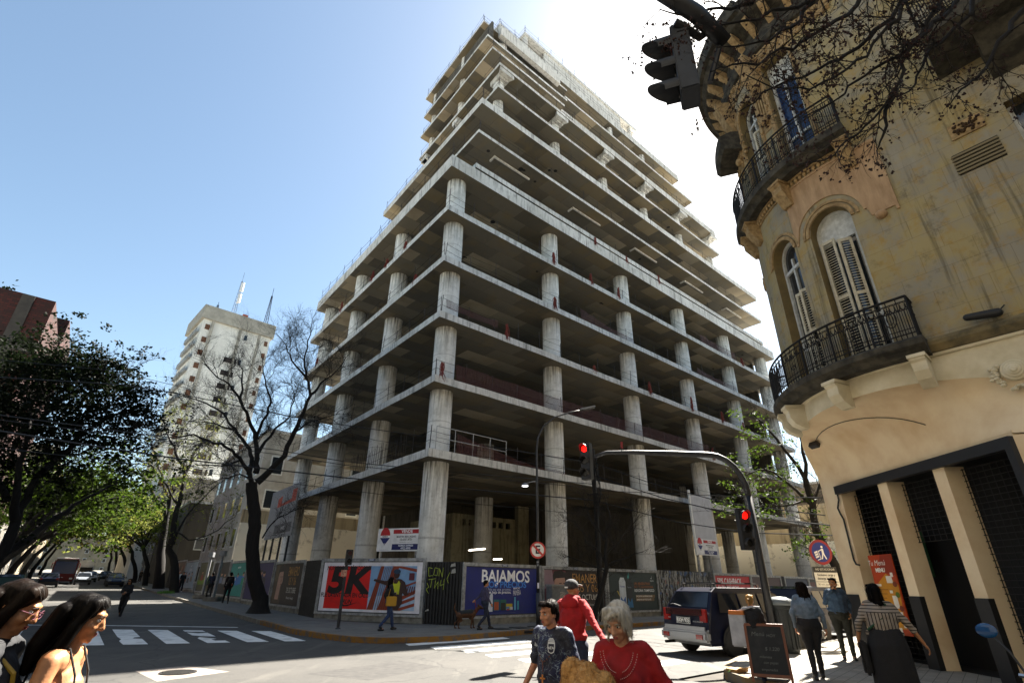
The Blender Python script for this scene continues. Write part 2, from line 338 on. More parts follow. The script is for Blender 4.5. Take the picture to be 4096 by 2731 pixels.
# ---- markings
def marking(name, quads, mat_=LINE, dz=.008):
    mb = MB()
    for q in quads: mb.add([(P.x, P.y, gz(P.x, P.y) + dz) for P in (NM(*a) for a in q)], [tuple(range(len(q)))])
    o = mb.build(name, mat_); o['kind'] = 'structure'; return o
qs = []
for i in range(-4, 5):
    n0 = 1.71 + .99*i; f0 = lambda n_: 19.46 - .39*(n_ - 1.7); f1 = lambda n_: 24.6 - .68*(n_ - 1.7); a, b = n0, n0 + .57
    if i == 0:       # worn notches like those in the photograph
        qs.append([(a, f0(a)), (b, f0(b)), (b, f0(b) + 1.7), (b - .22, f0(b) + 1.9), (b - .16, f0(b) + 2.2), (b, f0(b) + 2.3), (b, f1(b)), (a, f1(a)), (a, f0(a) + 2.4), (a + .05, f0(a) + 1.6), (a - .03, f0(a) + 1.1)])
    elif i == 2:
        qs += [[(a, f0(a)), (b, f0(b)), (b, f0(b) + .7), (b - .25, f0(b) + .8), (b - .3, f0(b) + 1.2), (b - .1, f0(b) + 1.4), (a + .1, f0(a) + 1.9), (a, f0(a) + 1.6)], [(a, f0(a) + 2.6), (a + .2, f0(a) + 2.2), (b, f0(b) + 2.1), (b, f1(b) - .9), (b - .3, f1(b) - 1.0), (a, f1(a) - .9)], [(a, f1(a) - .6), (b, f1(b) - .6), (b, f1(b)), (a, f1(a))]]
    else: qs.append([(a, f0(a)), (b, f0(b)), (b, f1(b)), (a, f1(a))])
marking('zebra_crossing', qs)
marking('stop_line', [[(-3.3, 29.2), (1.68, 26.2), (5.57, 23.4), (5.57, 23.65), (1.68, 26.5), (-3.3, 29.5)]])
qs = []
for j in range(7):
    m0 = 7.95 + 1.135*j; sk = [0, .25, .15, 0, 0, -.3, -.5][j]; qs.append([(8.75 + sk, m0), (12.25 + sk*.3, m0), (12.35 + sk*.3, m0 + .52), (8.9 + sk, m0 + .52)])
marking('zebra_crossing', qs)
# patched plate with a manhole in the sunlit road
PATCH = mat('patched_concrete', '#8a8078', .9, c2='#6d655e', scale=4, bump=.3)
marking('road_patch', [[(1.55, 13.95), (2.45, 14.15), (3.05, 12.75), (1.75, 12.3)]], PATCH, .007)
marking('road_patch', [[(4.2, 11.6), (6.6, 12.2), (6.9, 10.9), (4.9, 10.2)]], mat('tar_patch', '#2b2a29', .9, c2='#3c3a38', scale=5, bump=.4), .005)
marking('road_patch', [[(-3.0, 16.6), (-.6, 17.4), (-.2, 16.2), (-2.8, 15.3)]], mat('tar_patch', '#2b2a29'), .005)
mh = empty('manhole_cover', NM(2.2, 13.2, .009), 0, 'round ribbed iron manhole cover in the pale patch on the sunlit road', 'manhole')
mb = MB(); mb.lathe([(.33, 0), (.33, .012), (.29, .012)], seg=32); mb.build('rim', IRON, mh)
mb = MB(); mb.lathe([(.285, 0), (.285, .008)], seg=32)
for i in range(-6, 7): L_ = math.sqrt(.27**2 - (i*.042)**2); mb.box((i*.042, 0, .012), (.018, 2*L_, .012))
mb.build('lid', IRON, mh)
# drain grate and broken gutter at the far corner
dg_ = empty('storm_drain', NM(13.9, 15.9, PV), azof(-BD.to_3d())*0 - AZB + R(90), 'dark rectangular storm drain slabs set in the corner kerb by the zebra crossing', 'drain')
mb = MB()
for i in range(3): mb.box((i*.95 - .9, .5, .012), (.55, .62, .02))
mb.build('slab', mat('drain_slab', '#16171a', .8), dg_)
mb = MB(); mb.box((0, -.30, -.07), (2.4, .012, .08)); mb.build('slot', DARK, dg_)
# ================================================================ THE UNFINISHED CONCRETE TOWER
def concrete(name, c1, c2, dark, warm, soffit=False):
    m_, t, b = nodes_of(name, .9); v = mapped(t, rot=(0, 0, -AZB + R(90)) if False else (0, 0, -(R(90) - AZB)))
    n1 = noi(t, v, .35, 6); n2 = noi(t, v, 2.2, 8, .7); n3 = noi(t, mapped(t, scale=(2.5, 2.5, .25)), 2.0, 6, .7)
    c = mix(t, c1, c2, ramp(t, n1, [(.35, 0.), (.65, 1.)])); c = mix(t, c, dark, ramp(t, n2, [(.52, 0.), (.72, .55)]))
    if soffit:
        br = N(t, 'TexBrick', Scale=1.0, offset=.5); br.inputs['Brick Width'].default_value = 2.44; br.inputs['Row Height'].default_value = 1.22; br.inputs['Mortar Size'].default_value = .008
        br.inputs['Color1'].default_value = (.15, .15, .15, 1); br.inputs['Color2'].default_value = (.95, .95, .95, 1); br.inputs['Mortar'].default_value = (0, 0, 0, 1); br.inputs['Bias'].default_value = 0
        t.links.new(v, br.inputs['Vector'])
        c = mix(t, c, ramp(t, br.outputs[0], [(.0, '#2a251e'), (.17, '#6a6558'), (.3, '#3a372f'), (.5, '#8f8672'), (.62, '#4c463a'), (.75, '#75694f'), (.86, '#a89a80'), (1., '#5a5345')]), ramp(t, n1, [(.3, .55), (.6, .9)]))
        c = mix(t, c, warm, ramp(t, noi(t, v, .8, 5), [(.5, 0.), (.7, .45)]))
    else:
        c = mix(t, c, dark, ramp(t, n3, [(.50, 0.), (.66, .75)])); c = mix(t, c, '#6b4a2c', ramp(t, noi(t, mapped(t, scale=(3, 3, .3), loc=(5, 3, 0)), 1.1, 5), [(.62, 0.), (.72, .35)]))
    t.links.new(c, b.inputs['Base Color']); bumpto(t, b, n2, .35, .015); return m_
CF = concrete('fascia_concrete', '#d6d5d0', '#bcbab3', '#55534d', '#80735c')
CS = concrete('soffit_concrete', '#635e53', '#7d7566', '#28251f', '#75643f', True)  # base tone darkened so undersides look shaded; the panel patches are formwork
CW = concrete('shaded_wall_concrete', '#4d4a43', '#5e5a51', '#26241f', '#544a3a')  # darker copy of the concrete, interior shade put into its colour
CL = concrete('light_concrete', '#d8d6d0', '#c6c4bd', '#85827b', '#9a8d75')
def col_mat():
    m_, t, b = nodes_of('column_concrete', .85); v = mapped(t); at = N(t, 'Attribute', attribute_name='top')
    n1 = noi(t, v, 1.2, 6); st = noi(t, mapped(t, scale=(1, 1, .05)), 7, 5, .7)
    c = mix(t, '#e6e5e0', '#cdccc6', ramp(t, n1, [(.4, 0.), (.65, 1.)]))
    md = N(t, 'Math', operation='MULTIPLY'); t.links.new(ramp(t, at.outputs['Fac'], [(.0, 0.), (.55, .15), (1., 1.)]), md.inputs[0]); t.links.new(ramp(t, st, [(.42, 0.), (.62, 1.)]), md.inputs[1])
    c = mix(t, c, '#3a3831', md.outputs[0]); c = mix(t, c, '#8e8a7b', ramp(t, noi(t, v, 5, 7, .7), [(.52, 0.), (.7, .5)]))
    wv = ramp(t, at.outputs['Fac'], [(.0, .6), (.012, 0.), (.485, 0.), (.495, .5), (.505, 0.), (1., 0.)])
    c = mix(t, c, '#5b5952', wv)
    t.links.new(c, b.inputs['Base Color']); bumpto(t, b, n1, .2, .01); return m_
CC = col_mat()
REBAR = mat('rebar_steel', '#2a2420', .8)
tower = empty('unfinished_tower', NM(11.57, 20.4), 0, 'tall unfinished grey concrete tower of open slabs on round columns at the street corner', 'unfinished building')
inv = Matrix.Translation(-tower.location)
def tb(mb, name, mats, **k):
    mb.v = [tuple(Vector(v) - tower.location) for v in mb.v]; o = mb.build(name, mats, tower, **k); return o
ZT = [7.34, 11.02, 14.65, 18.16, 21.7, 25.6]
def quadpoly(n0, n1, m0, m1): return [NM(n0, m0).xy, NM(n1, m0).xy, NM(n1, m1).xy, NM(n0, m1).xy]
def slab(name, n0, n1, m0, m1, zt, th, up=0.0, upw=.22, sides='AB', ragged=.02):
    """a floor slab: pale fascia, formwork-patched soffit (second material)"""
    mb = MB(); P = quadpoly(n0, n1, m0, m1); ln = [(P[i + 1 if i < 3 else 0] - P[i]).length for i in range(4)]
    ring = []; rg = random.Random(int(zt*10))
    for i in range(4):
        a, b = P[i], P[(i + 1) % 4]; k_ = max(2, int(ln[i]/1.5))
        for j in range(k_): q = a + (b - a)*(j/k_); ring.append((q.x, q.y))
    nn = len(ring); off = [rg.uniform(-ragged, ragged) for _ in ring]
    vs = [(x, y, zt + o_*.6) for (x, y), o_ in zip(ring, off)] + [(x, y, zt - th + o_) for (x, y), o_ in zip(ring, off)]
    mb.m = 0; mb.add(vs, [(i, nn + i, nn + (i + 1) % nn, (i + 1) % nn) for i in range(nn)] + [tuple(range(nn))])
    mb.m = 1; mb.add(vs[nn:], [tuple(range(nn))[::-1]])
    if up:
        mb.m = 0
        e = upw
        mb.prism([NM(n0, m0).xy, NM(n1, m0).xy, NM(n1, m0 + e).xy, NM(n0, m0 + e).xy], zt, zt + up)
        mb.prism([NM(n0, m0 + e).xy, NM(n0 + e, m0 + e).xy, NM(n0 + e, m1).xy, NM(n0, m1).xy], zt, zt + up)
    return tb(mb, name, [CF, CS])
def railing(name, pts, z, h=.95, step=1.75, wires=(.45, .88), lean=.06):
    mb = MB(); rg = random.Random(int(z*7))
    for a, b in zip(pts, pts[1:]):
        A_, B_ = NM(*a), NM(*b); L_ = (B_ - A_).length; k_ = max(1, int(L_/step))
        prev = None
        for j in range(k_ + 1):
            p = A_ + (B_ - A_)*(j/k_) + Vector((rg.uniform(-.03, .03), rg.uniform(-.03, .03), z)); hh = h + rg.uniform(-.1, .35); q = p + Vector((rg.uniform(-lean, lean), rg.uniform(-lean, lean), hh))
            mb.tube([p, q], .018, 4, cap=False)
            if prev is not None:
                for w_ in wires:
                    s0, s1 = prev[0] + (prev[1] - prev[0])*(w_/prev[2]), p + (q - p)*(w_/hh); mb.tube([s0, (s0 + s1)/2 - Vector((0, 0, rg.uniform(.01, .06))), s1], .011, 3, cap=False)
            prev = (p, q, hh)
    return tb(mb, name, REBAR)
N0, N1, M0, M1 = 11.57, 55.6, 20.4, 44.2
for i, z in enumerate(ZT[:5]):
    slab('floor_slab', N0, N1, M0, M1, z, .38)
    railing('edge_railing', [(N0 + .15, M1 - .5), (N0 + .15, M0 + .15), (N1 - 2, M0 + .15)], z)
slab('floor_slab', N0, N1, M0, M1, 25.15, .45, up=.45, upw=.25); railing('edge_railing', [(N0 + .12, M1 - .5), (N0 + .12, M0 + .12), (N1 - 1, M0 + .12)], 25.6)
zb = 0.1
ncol = [12.75 + 8.33*i for i in range(6)]; mcol = [21.58 + 7.2*i for i in range(4)]
tops = [7.34 - .38, 11.02 - .38, 14.65 - .38, 18.16 - .38, 21.7 - .38, 24.7]; bots = [zb] + ZT[:5]
def columns(nm_list, segs, rad, seg=28):
    for (n_, m_) in nm_list:
        mb = MB(); P = NM(n_, m_); att = []
        for (z0, z1) in segs:
            r_ = rad if z0 > 2 else rad + .03; lv = [0, .02, .25, .5, .75, .9, 1.0]; b0 = len(mb.v)
            mb.tube([(P.x, P.y, z0 + (z1 - z0)*f) for f in lv], r_, seg, cap=False); att += [f for f in lv for _ in range(seg)]
        o = tb(mb, 'column', CC, smooth=True); a = o.data.attributes.new('top', 'FLOAT', 'POINT'); a.data.foreach_set('value', att)
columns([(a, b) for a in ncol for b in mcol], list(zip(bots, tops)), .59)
# --- middle block: three storeys set back from the left face
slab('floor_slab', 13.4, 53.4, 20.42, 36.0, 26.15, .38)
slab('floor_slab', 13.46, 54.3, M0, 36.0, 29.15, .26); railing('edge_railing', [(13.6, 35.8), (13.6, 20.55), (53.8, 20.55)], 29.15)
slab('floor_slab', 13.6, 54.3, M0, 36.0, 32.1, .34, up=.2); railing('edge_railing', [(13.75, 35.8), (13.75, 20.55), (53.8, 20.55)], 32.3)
mb = MB()
for k_ in range(5):
    n_ = 15.5 + 8.1*k_
    for zz in (28.89, 25.76): mb = MB(); mb.prism([NM(*p).xy for p in ((n_, 21.3), (n_ + 3.4, 21.3), (n_ + 3.4, 21.42), (n_ + .12, 21.42), (n_ + .12, 21.9), (n_, 21.9))], zz - .12, zz); tb(mb, 'downstand_rib', CL)
# openings and drain holes in the soffits, plank stacks left on the decks
rg = random.Random(31)
for (n0, n1, m0, m1, z) in ((14.5, 50, 21, 23.5, 28.885), (14.5, 50, 21, 23.5, 31.755), (13, 50, 21.5, 24, 25.765), (13, 52, 21.5, 25, 24.695), (16, 45, 21, 22.5, 34.555), (13, 52, 21.5, 25, 21.315)):
    for i in range(5):
        P = NM(rg.uniform(n0, n1), rg.uniform(m0, m1), z); mb = MB(); r_ = rg.uniform(.08, .2); mb.lathe([(r_, -.006), (r_, .004)], c=P, seg=10)
        if rg.random() < .5: mb.lathe([(r_*.6, -.006), (r_*.6, .004)], c=P + Vector((r_*1.2, .1, 0)), seg=8)
        tb(mb, 'soffit_opening', DARK)
ncu = [15.9 + 6.1*i for i in range(6)]; mcu = [21.7 + 5.2*i for i in range(3)]
per = [(a, 21.6) for a in ncu] + [(16.0, b) for b in mcu[1:]] + [(46.0, b) for b in mcu[1:]] + [(28, 27), (36, 27)]
columns(per, [(32.1, 34.56), (34.8, 37.12)], .42, 20)
columns([(a, b) for a in (18, 26, 34, 42, 50) for b in (25.5, 31)], [(26.15, 28.89), (29.15, 31.76)], .42, 16)
# --- upper block
slab('floor_slab', 15.0, 46.7, 20.42, 32.9, 34.8, .24); railing('edge_railing', [(15.1, 32.7), (15.1, 20.5), (46.5, 20.5)], 34.8)
slab('floor_slab', 15.1, 46.7, 20.46, 32.9, 37.4, .28)
mb = MB(); mb.prism(quadpoly(23.5, 46.7, 20.45, 20.7), 37.4, 37.75); tb(mb, 'upstand', CF)
railing('edge_railing', [(15.2, 32.7), (15.2, 20.6), (23.4, 20.6)], 37.4); railing('edge_railing', [(23.6, 20.6), (46.5, 20.6)], 37.75)
mb = MB()
mb.prism(quadpoly(16.0, 46.2, 21.9, 22.25), 36.35, 37.1); mb.prism(quadpoly(16.3, 16.65, 22.4, 32.5), 36.35, 37.1)
tb(mb, 'edge_beam', CL)
for n_ in ncu:
    mb = MB(); mb.prism(quadpoly(n_ - .45, n_ + .45, 20.9, 22.1), 36.62, 37.115); mb.prism([NM(n_ - .7, 20.5).xy, NM(n_ + .7, 20.5).xy, NM(n_ + .45, 21.0).xy, NM(n_ - .45, 21.0).xy], 36.75, 37.118); tb(mb, 'bracket', CF)
for m_ in mcu[1:] + [32.3]:
    mb = MB(); mb.prism(quadpoly(15.2, 16.6, m_ - .4, m_ + .4), 36.62, 37.115); tb(mb, 'bracket', CF)
slab('floor_slab', 15.1, 23.4, 21.5, 33.2, 40.4, .22); railing('edge_railing', [(15.2, 33), (15.2, 21.6), (23.3, 21.6)], 40.4)
slab('floor_slab', 23.4, 46.9, 22.0, 33.1, 40.45, .25); railing('edge_railing', [(23.6, 22.1), (46.8, 22.1)], 40.45)
slab('floor_slab', 15.3, 25.0, 22.6, 33.4, 43.4, .24); railing('edge_railing', [(15.4, 33.2), (15.4, 22.7), (24.9, 22.7)], 43.4)
slab('floor_slab', 25.0, 47.5, 22.85, 33.3, 44.2, .25); railing('edge_railing', [(25, 23), (47.3, 23)], 44.2)
slab('floor_slab', 15.4, 26, 23.45, 33.7, 46.4, .22); railing('edge_railing', [(15.5, 33.5), (15.5, 23.6), (17, 23.6)], 46.4)
mb = MB(); mb.prism(quadpoly(17.0, 24.5, 22.95, 23.4), 45.5, 46.6); tb(mb, 'parapet', CL); railing('edge_railing', [(17.2, 23.2), (24.4, 23.2)], 46.6)
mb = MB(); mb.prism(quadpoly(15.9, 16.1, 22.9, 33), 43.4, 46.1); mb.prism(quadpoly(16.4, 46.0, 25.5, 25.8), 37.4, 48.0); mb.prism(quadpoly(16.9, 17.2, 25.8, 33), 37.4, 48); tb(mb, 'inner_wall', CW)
slab('floor_slab', 17.5, 47.0, 23.9, 33.2, 48.7, .85); railing('edge_railing', [(17.6, 33), (17.6, 24.0), (46.8, 24.0)], 48.7)
columns([(17.9, 23.9), (17.9, 29), (16.2, 27.5), (16.2, 32.6), (34, 24.6), (40, 24.6)], [(37.4, 40.2), (40.45, 43.2), (44.2, 47.8)], .38, 16)
mb = MB(); mb.prism(quadpoly(21.6, 40.5, 25, 32), 52.5, 52.9); mb.prism(quadpoly(24.5, 37.2, 25.1, 25.4), 48.7, 52.5); mb.prism(quadpoly(37.2, 41.8, 25.1, 25.4), 48.7, 50.2)
mb.prism(quadpoly(21.7, 22.1, 25.1, 25.5), 48.7, 52.5); mb.prism(quadpoly(39.0, 39.3, 25.1, 25.5), 50.2, 52.5); mb.prism(quadpoly(22, 41.8, 29, 29.3), 48.7, 52.5)
tb(mb, 'penthouse', CL); railing('edge_railing', [(21.7, 31.8), (21.7, 25.1), (40.3, 25.1)], 52.9)
# --- set-back terraces seen at the right end, light-blocking cores and the bunker at street level
mb = MB(); mb.prism(quadpoly(20.5, 52, 33, 43.5), .1, 24.7); tb(mb, 'added_core_wall', CW)  # solid cores added to block daylight and keep the open decks dark
mb = MB(); mb.prism(quadpoly(26, 44, 27.5, 33), .1, 24.7); mb.prism(quadpoly(17, 52, 30, 35.8), 26.15, 34.4); tb(mb, 'added_core_block', CW)
Pl, Pr = at_m(1804, 2200, 30.0), at_m(2058, 2200, 30.0); ztop = at_m(1930, 2072, 30.0).z
nl, nr_ = nm_of(Pl)[0], nm_of(Pr)[0]
mb = MB(); zo0, zo1 = at_m(1930, 2106, 30).z, at_m(1930, 2082, 30).z
xs = [nl]
for px in (1850, 1864, 1875, 1889, 1966, 1984, 1994, 2012, 2023, 2041): xs.append(nm_of(at_m(px, 2095, 30))[0])
xs.append(nr_)
for i in range(len(xs) - 1):
    if i % 2 == 0: mb.prism(quadpoly(xs[i], xs[i + 1], 30, 30.3), .1, ztop)
    else: mb.prism(quadpoly(xs[i], xs[i + 1], 30, 30.3), .1, zo0); mb.prism(quadpoly(xs[i], xs[i + 1], 30, 30.3), zo1, ztop)
mb.prism(quadpoly(nl, nl + .3, 30.3, 36), .1, ztop); mb.prism(quadpoly(nr_, nr_ + 6, 29.6, 30.0), .1, 6.9)
mb.prism(quadpoly(nl, nr_, 30.0, 34), ztop, ztop + .15)
tb(mb, 'bunker_wall', concrete('bunker_concrete', '#8f8a74', '#a39d84', '#4a4636', '#8d8255'))
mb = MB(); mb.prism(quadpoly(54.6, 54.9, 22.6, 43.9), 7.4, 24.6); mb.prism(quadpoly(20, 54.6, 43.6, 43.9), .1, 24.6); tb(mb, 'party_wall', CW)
# steel guard frame on the first floor corner
mb = MB(); p0 = NM(12.2, 20.5, 7.34)
a, b = NM(12.0, 20.52, 7.34), NM(16.4, 20.52, 7.34)
for f in (0, .25, .5, .75, 1): q = a + (b - a)*f; mb.tube([q, q + Vector((0, 0, 1.15))], .02, 5)
for h in (.6, 1.15): mb.tube([a + Vector((0, 0, h)), b + Vector((0, 0, h))], .02, 5)
tb(mb, 'guard_frame', mat('galvanised_rail', '#9b9b98', .5))
mb = MB(); rg = random.Random(4)
for s_ in (23, 25.5, 28):
    for k_ in range(9):
        q = NM(11.7, s_ + k_*.27, 7.34); mb.tube([q, q + Vector((rg.uniform(-.05, .05), 0, 1.1 + rg.uniform(0, .3)))], .013, 4, cap=False)
tb(mb, 'starter_bars', REBAR)
# fluorescent tubes hanging in the ground floor
for px, py, px2, py2 in ((1876, 2200, 1940, 2194), (1974, 2236, 2007, 2235)):
    a, b = at_m(px, py, 25.0), at_m(px2, py2, 25.0); t_ = empty('tube_lamp', a, 0, 'lit fluorescent tube hanging in the tower ground floor, %s' % ('the longer upper one' if px == 1876 else 'the shorter one low over the hoarding'), 'lamp', 'lit tubes in the tower ground floor')
    mb = MB(); mb.tube([Vector(), b - a], .03, 8); mb.build('tube', mat('lit_tube', '#ffffff', .5, emit='#fff4e0', estr=2.5), t_)
    mb = MB(); mb.tube([Vector((0, 0, .05)), b - a + Vector((0, 0, .05))], .02, 4); mb.build('fitting', WHITE, t_)
# --- orange safety netting scraps
def net_mat():
    m_, t, b = nodes_of('orange_netting', .7); b.inputs['Base Color'].default_value = (*hexc('#481a11'), 1)
    v = mapped(t, coord='UV'); ck = N(t, 'TexBrick', Scale=1.0, offset=0.0); ck.inputs['Brick Width'].default_value = .09; ck.inputs['Row Height'].default_value = .06; ck.inputs['Mortar Size'].default_value = .009
    ck.inputs['Color1'].default_value = (0, 0, 0, 1); ck.inputs['Color2'].default_value = (0, 0, 0, 1); ck.inputs['Mortar'].default_value = (1, 1, 1, 1); t.links.new(v, ck.inputs['Vector']); t.links.new(ck.outputs[0], b.inputs['Alpha']); return m_
NET = net_mat(); NETR = mat('bunched_netting', '#8a3828', .8, c2='#5c2218', scale=14)
def net_strip(a, b, h0, h1, label, sag=.3, group='orange safety nets along the floor edges', seed=1):
    rg = random.Random(seed); k_ = max(4, int((b - a).length/.4)); me = bpy.data.meshes.new('safety_net'); vs = []; uv = []; L_ = (b - a).length
    for i in range(k_ + 1):
        f = i/k_; p = a + (b - a)*f; s_ = -sag*math.sin(math.pi*f) + rg.uniform(-.03, .03); nn = Vector((rg.uniform(-.05, .05), rg.uniform(-.05, .05), 0))
        lo_, hi_ = (h0 if not callable(h0) else h0(f)), (h1 if not callable(h1) else h1(f)); vs += [p - a + nn + Vector((0, 0, lo_)), p - a - nn + Vector((0, 0, hi_ + s_))]; uv += [(f*L_, lo_), (f*L_, hi_)]
    me.from_pydata(vs, [], [(2*i, 2*i + 2, 2*i + 3, 2*i + 1) for i in range(k_)]); me.materials.append(NET); ul = me.uv_layers.new(name='UVMap')
    for l in me.loops: ul.data[l.index].uv = uv[l.vertex_index]
    o = bpy.data.objects.new('safety_net', me); COL.objects.link(o); o.location = a; tag(o, label, 'safety net', group)
def net_bunch(p, h, r_, label, seed):
    rg = random.Random(seed); mb = MB()
    for j in range(16):
        x, y = rg.gauss(0, r_*.5), rg.gauss(0, r_*.5); pts = [Vector((x*(.3 + f) + rg.uniform(-.5, .5)*r_, y*(.3 + f) + rg.uniform(-.5, .5)*r_, -h*f + rg.uniform(-.05, .05))) for f in (0, .25, .5, .75, 1)]
        mb.tube(pts, [.012, .02, .016, .02, .008], 4, cap=False)
    o = mb.build('safety_net', NETR); o.location = p; tag(o, label, 'safety net', 'bunched scraps of netting')
zf = ['first', 'second', 'third', 'fourth', 'fifth', 'sixth']
bunch = [  # (n, m, storey index, height)
 (12.0, 20.45, 1, 1.0), (20.3, 20.4, 3, .95), (20.3, 20.4, 4, .95), (11.7, 24.0, 3, .8), (11.6, 25.8, 4, .7), (11.6, 28.6, 4, .8), (11.6, 31.0, 4, 1.0), (11.6, 37, 4, 1.0), (11.6, 41, 3, .9),
 (16.2, 20.4, 2, 1.0), (27.5, 20.4, 4, 1.1), (30.2, 20.35, 2, 1.0), (36.0, 20.35, 2, 1.2), (40.8, 20.35, 2, 1.0), (44.6, 20.35, 2, .8), (24.0, 20.4, 2, .6), (24.2, 20.4, 4, .9), (38.2, 20.35, 1, 1.0), (29, 20.4, 5, .8), (25, 20.4, 5, .7), (47, 20.4, 4, .9), (33.5, 20.4, 5, .9)]
for i, (n_, m_, f, h) in enumerate(bunch):
    side = 'left face' if n_ < 12 else 'right face'
    pos = ('by the corner column' if (n_ < 13 and m_ < 21) else ('%d metres along' % round((n_ - 11.5) if n_ > 12 else (m_ - 20))))
    net_bunch(NM(n_, m_, ZT[f] + .55 + (h - .8)), h, .13, 'orange net scrap on the %s floor edge, %s, %s' % (zf[f], side, pos), i)
net_strip(NM(12.9, 20.5, ZT[1]), NM(38, 20.5, ZT[1]), .05, .95, 'long dark orange safety net along the second floor edge right of the corner column', .12, seed=2)
net_strip(NM(13.2, 20.5, ZT[0]), NM(21, 20.5, ZT[0]), .02, lambda f: 1.0 - .85*min(1, f*1.6), 'orange net sagging from the steel guard frame on the first floor', .0, seed=3)
net_strip(NM(12.0, 20.5, ZT[2]), NM(15.6, 20.5, ZT[2]), lambda f: .35, lambda f: .8, 'torn strip of orange net strung beside the corner column on the third floor', .1, seed=5)
net_strip(NM(23.0, 20.5, ZT[3]), NM(29, 20.5, ZT[3]), lambda f: .1, lambda f: .9 - .4*f, 'sagging orange net between second and third columns on the fourth floor', .2, seed=6)
net_strip(NM(38.0, 20.5, ZT[3]), NM(45, 20.5, ZT[3]), .05, .7, 'orange net along the fourth floor edge near the right end of the tower', .2, seed=7)
net_strip(NM(39.5, 20.5, ZT[4]), NM(46, 20.5, ZT[4]), .05, .85, 'orange net along the fifth floor edge near the right end of the tower', .1, seed=8)
net_strip(NM(11.7, 31, ZT[2]), NM(11.7, 37, ZT[2]), lambda f: -.3, lambda f: .3 + .3*abs(f - .5), 'orange net hanging off the third floor edge on the left face of the tower', .3, seed=9)
# ================================================================ ROUND-FRONTED OLD CORNER BUILDING (right)
def stone_mat():
    m_, t, b = nodes_of('yellow_stucco', .9); v = mapped(t, coord='UV'); vo_ = mapped(t)
    br = N(t, 'TexBrick', Scale=1.0, offset=.5); br.inputs['Brick Width'].default_value = .92; br.inputs['Row Height'].default_value = .46; br.inputs['Mortar Size'].default_value = .007; br.inputs['Mortar Smooth'].default_value = .3
    br.inputs['Color1'].default_value = (.9, .9, .9, 1); br.inputs['Color2'].default_value = (1, 1, 1, 1); br.inputs['Mortar'].default_value = (.6, .55, .45, 1); t.links.new(v, br.inputs['Vector'])
    n1 = noi(t, vo_, .9, 7, .65); n2 = noi(t, vo_, 3.2, 8, .7); n3 = noi(t, mapped(t, scale=(3, 3, .5)), 1.2, 6)
    c = mix(t, '#a8986c', '#98917f', ramp(t, n1, [(.42, 0.), (.58, 1.)])); c = mix(t, c, '#a88844', ramp(t, n2, [(.5, 0.), (.66, .7)]))
    c = mix(t, c, '#a39d8c', ramp(t, n3, [(.55, 0.), (.75, .6)])); c = mix(t, c, '#2c2616', ramp(t, noi(t, vo_, 1.7, 8, .75), [(.54, 0.), (.74, .65)])); c = mix(t, c, '#35301f', ramp(t, noi(t, mapped(t, scale=(5, 5, .22)), 1.4, 6), [(.56, 0.), (.7, .6)])); c = mix(t, c, '#9a9486', ramp(t, noi(t, vo_, 5, 8, .8), [(.66, 0.), (.7, .5)]))
    c = mix(t, c, br.outputs[0], .6, 'MULTIPLY'); t.links.new(c, b.inputs['Base Color']); bumpto(t, b, n2, .25, .01); return m_
STON = stone_mat()
CREAM = mat('cream_plaster', '#efd9b4', .8, c2='#dcbd92', scale=1.1, bump=.25, bscale=9, lo=.42, hi=.72, detail=10)
CREAM2 = mat('pale_cream_plaster', '#e4d9bd', .8, c2='#d0c3a2', scale=2.5, bump=.15)
PINK = mat('pink_plaster', '#bf9f7a', .85, c2='#a18260', scale=3, stretch=(2, 2, .5), bump=.15)
SOOT = mat('sooty_stone', '#2c2a24', .95, c2='#5b5548', scale=4, bump=.5, lo=.4, hi=.75)
ORNM = mat('ornament_stucco', '#b4976a', .85, c2='#846c48', scale=8, bump=.6)
FRAME = mat('window_paint', '#d4d6d2', .6, c2='#b3b5af', scale=8)
SHUT = mat('shutter_paint', '#d2cab2', .7, c2='#b3aa92', scale=9)
WR = 3.4; CN, CM = 16.2, 2.1; LQ = WR*math.pi/2
def S(s, off=0.0, z=0.0):
    """point on the facade: s runs along the wall, 0..LQ is the rounded corner"""
    if s < 0: return NM(CN - WR - off, CM + s, z)
    if s > LQ: return NM(CN + (s - LQ), CM + WR + off, z)
    q = s/WR; return NM(CN - (WR + off)*math.cos(q), CM + (WR + off)*math.sin(q), z)
def snorm(s): d = S(s, 1) - S(s, 0); d.z = 0; return d.normalized()
def strip_ring(mb, s0, s1, prof, ds=.18, closed=True):
    """sweeps a profile of (off, z) along the facade"""
    k_ = max(1, int((s1 - s0)/ds)); n_ = len(prof); vs = []
    for i in range(k_ + 1):
        s = s0 + (s1 - s0)*i/k_; vs += [S(s, o_, z) for o_, z in prof]
    fs = [(i*n_ + j, i*n_ + (j + 1) % n_, (i + 1)*n_ + (j + 1) % n_, (i + 1)*n_ + j) for i in range(k_) for j in range(n_ if closed else n_ - 1)]
    if closed: fs += [tuple(range(n_))[::-1], tuple(k_*n_ + j for j in range(n_))]
    mb.add(vs, fs)
def box_s(mb, s0, s1, o0, o1, z0, z1): strip_ring(mb, s0, s1, [(o0, z0), (o1, z0), (o1, z1), (o0, z1)], ds=.12)
corner_b = empty('corner_building', (0, 0, 0), 0, 'ochre old corner building with rounded front, iron balconies and cream arched ground floor', 'building')
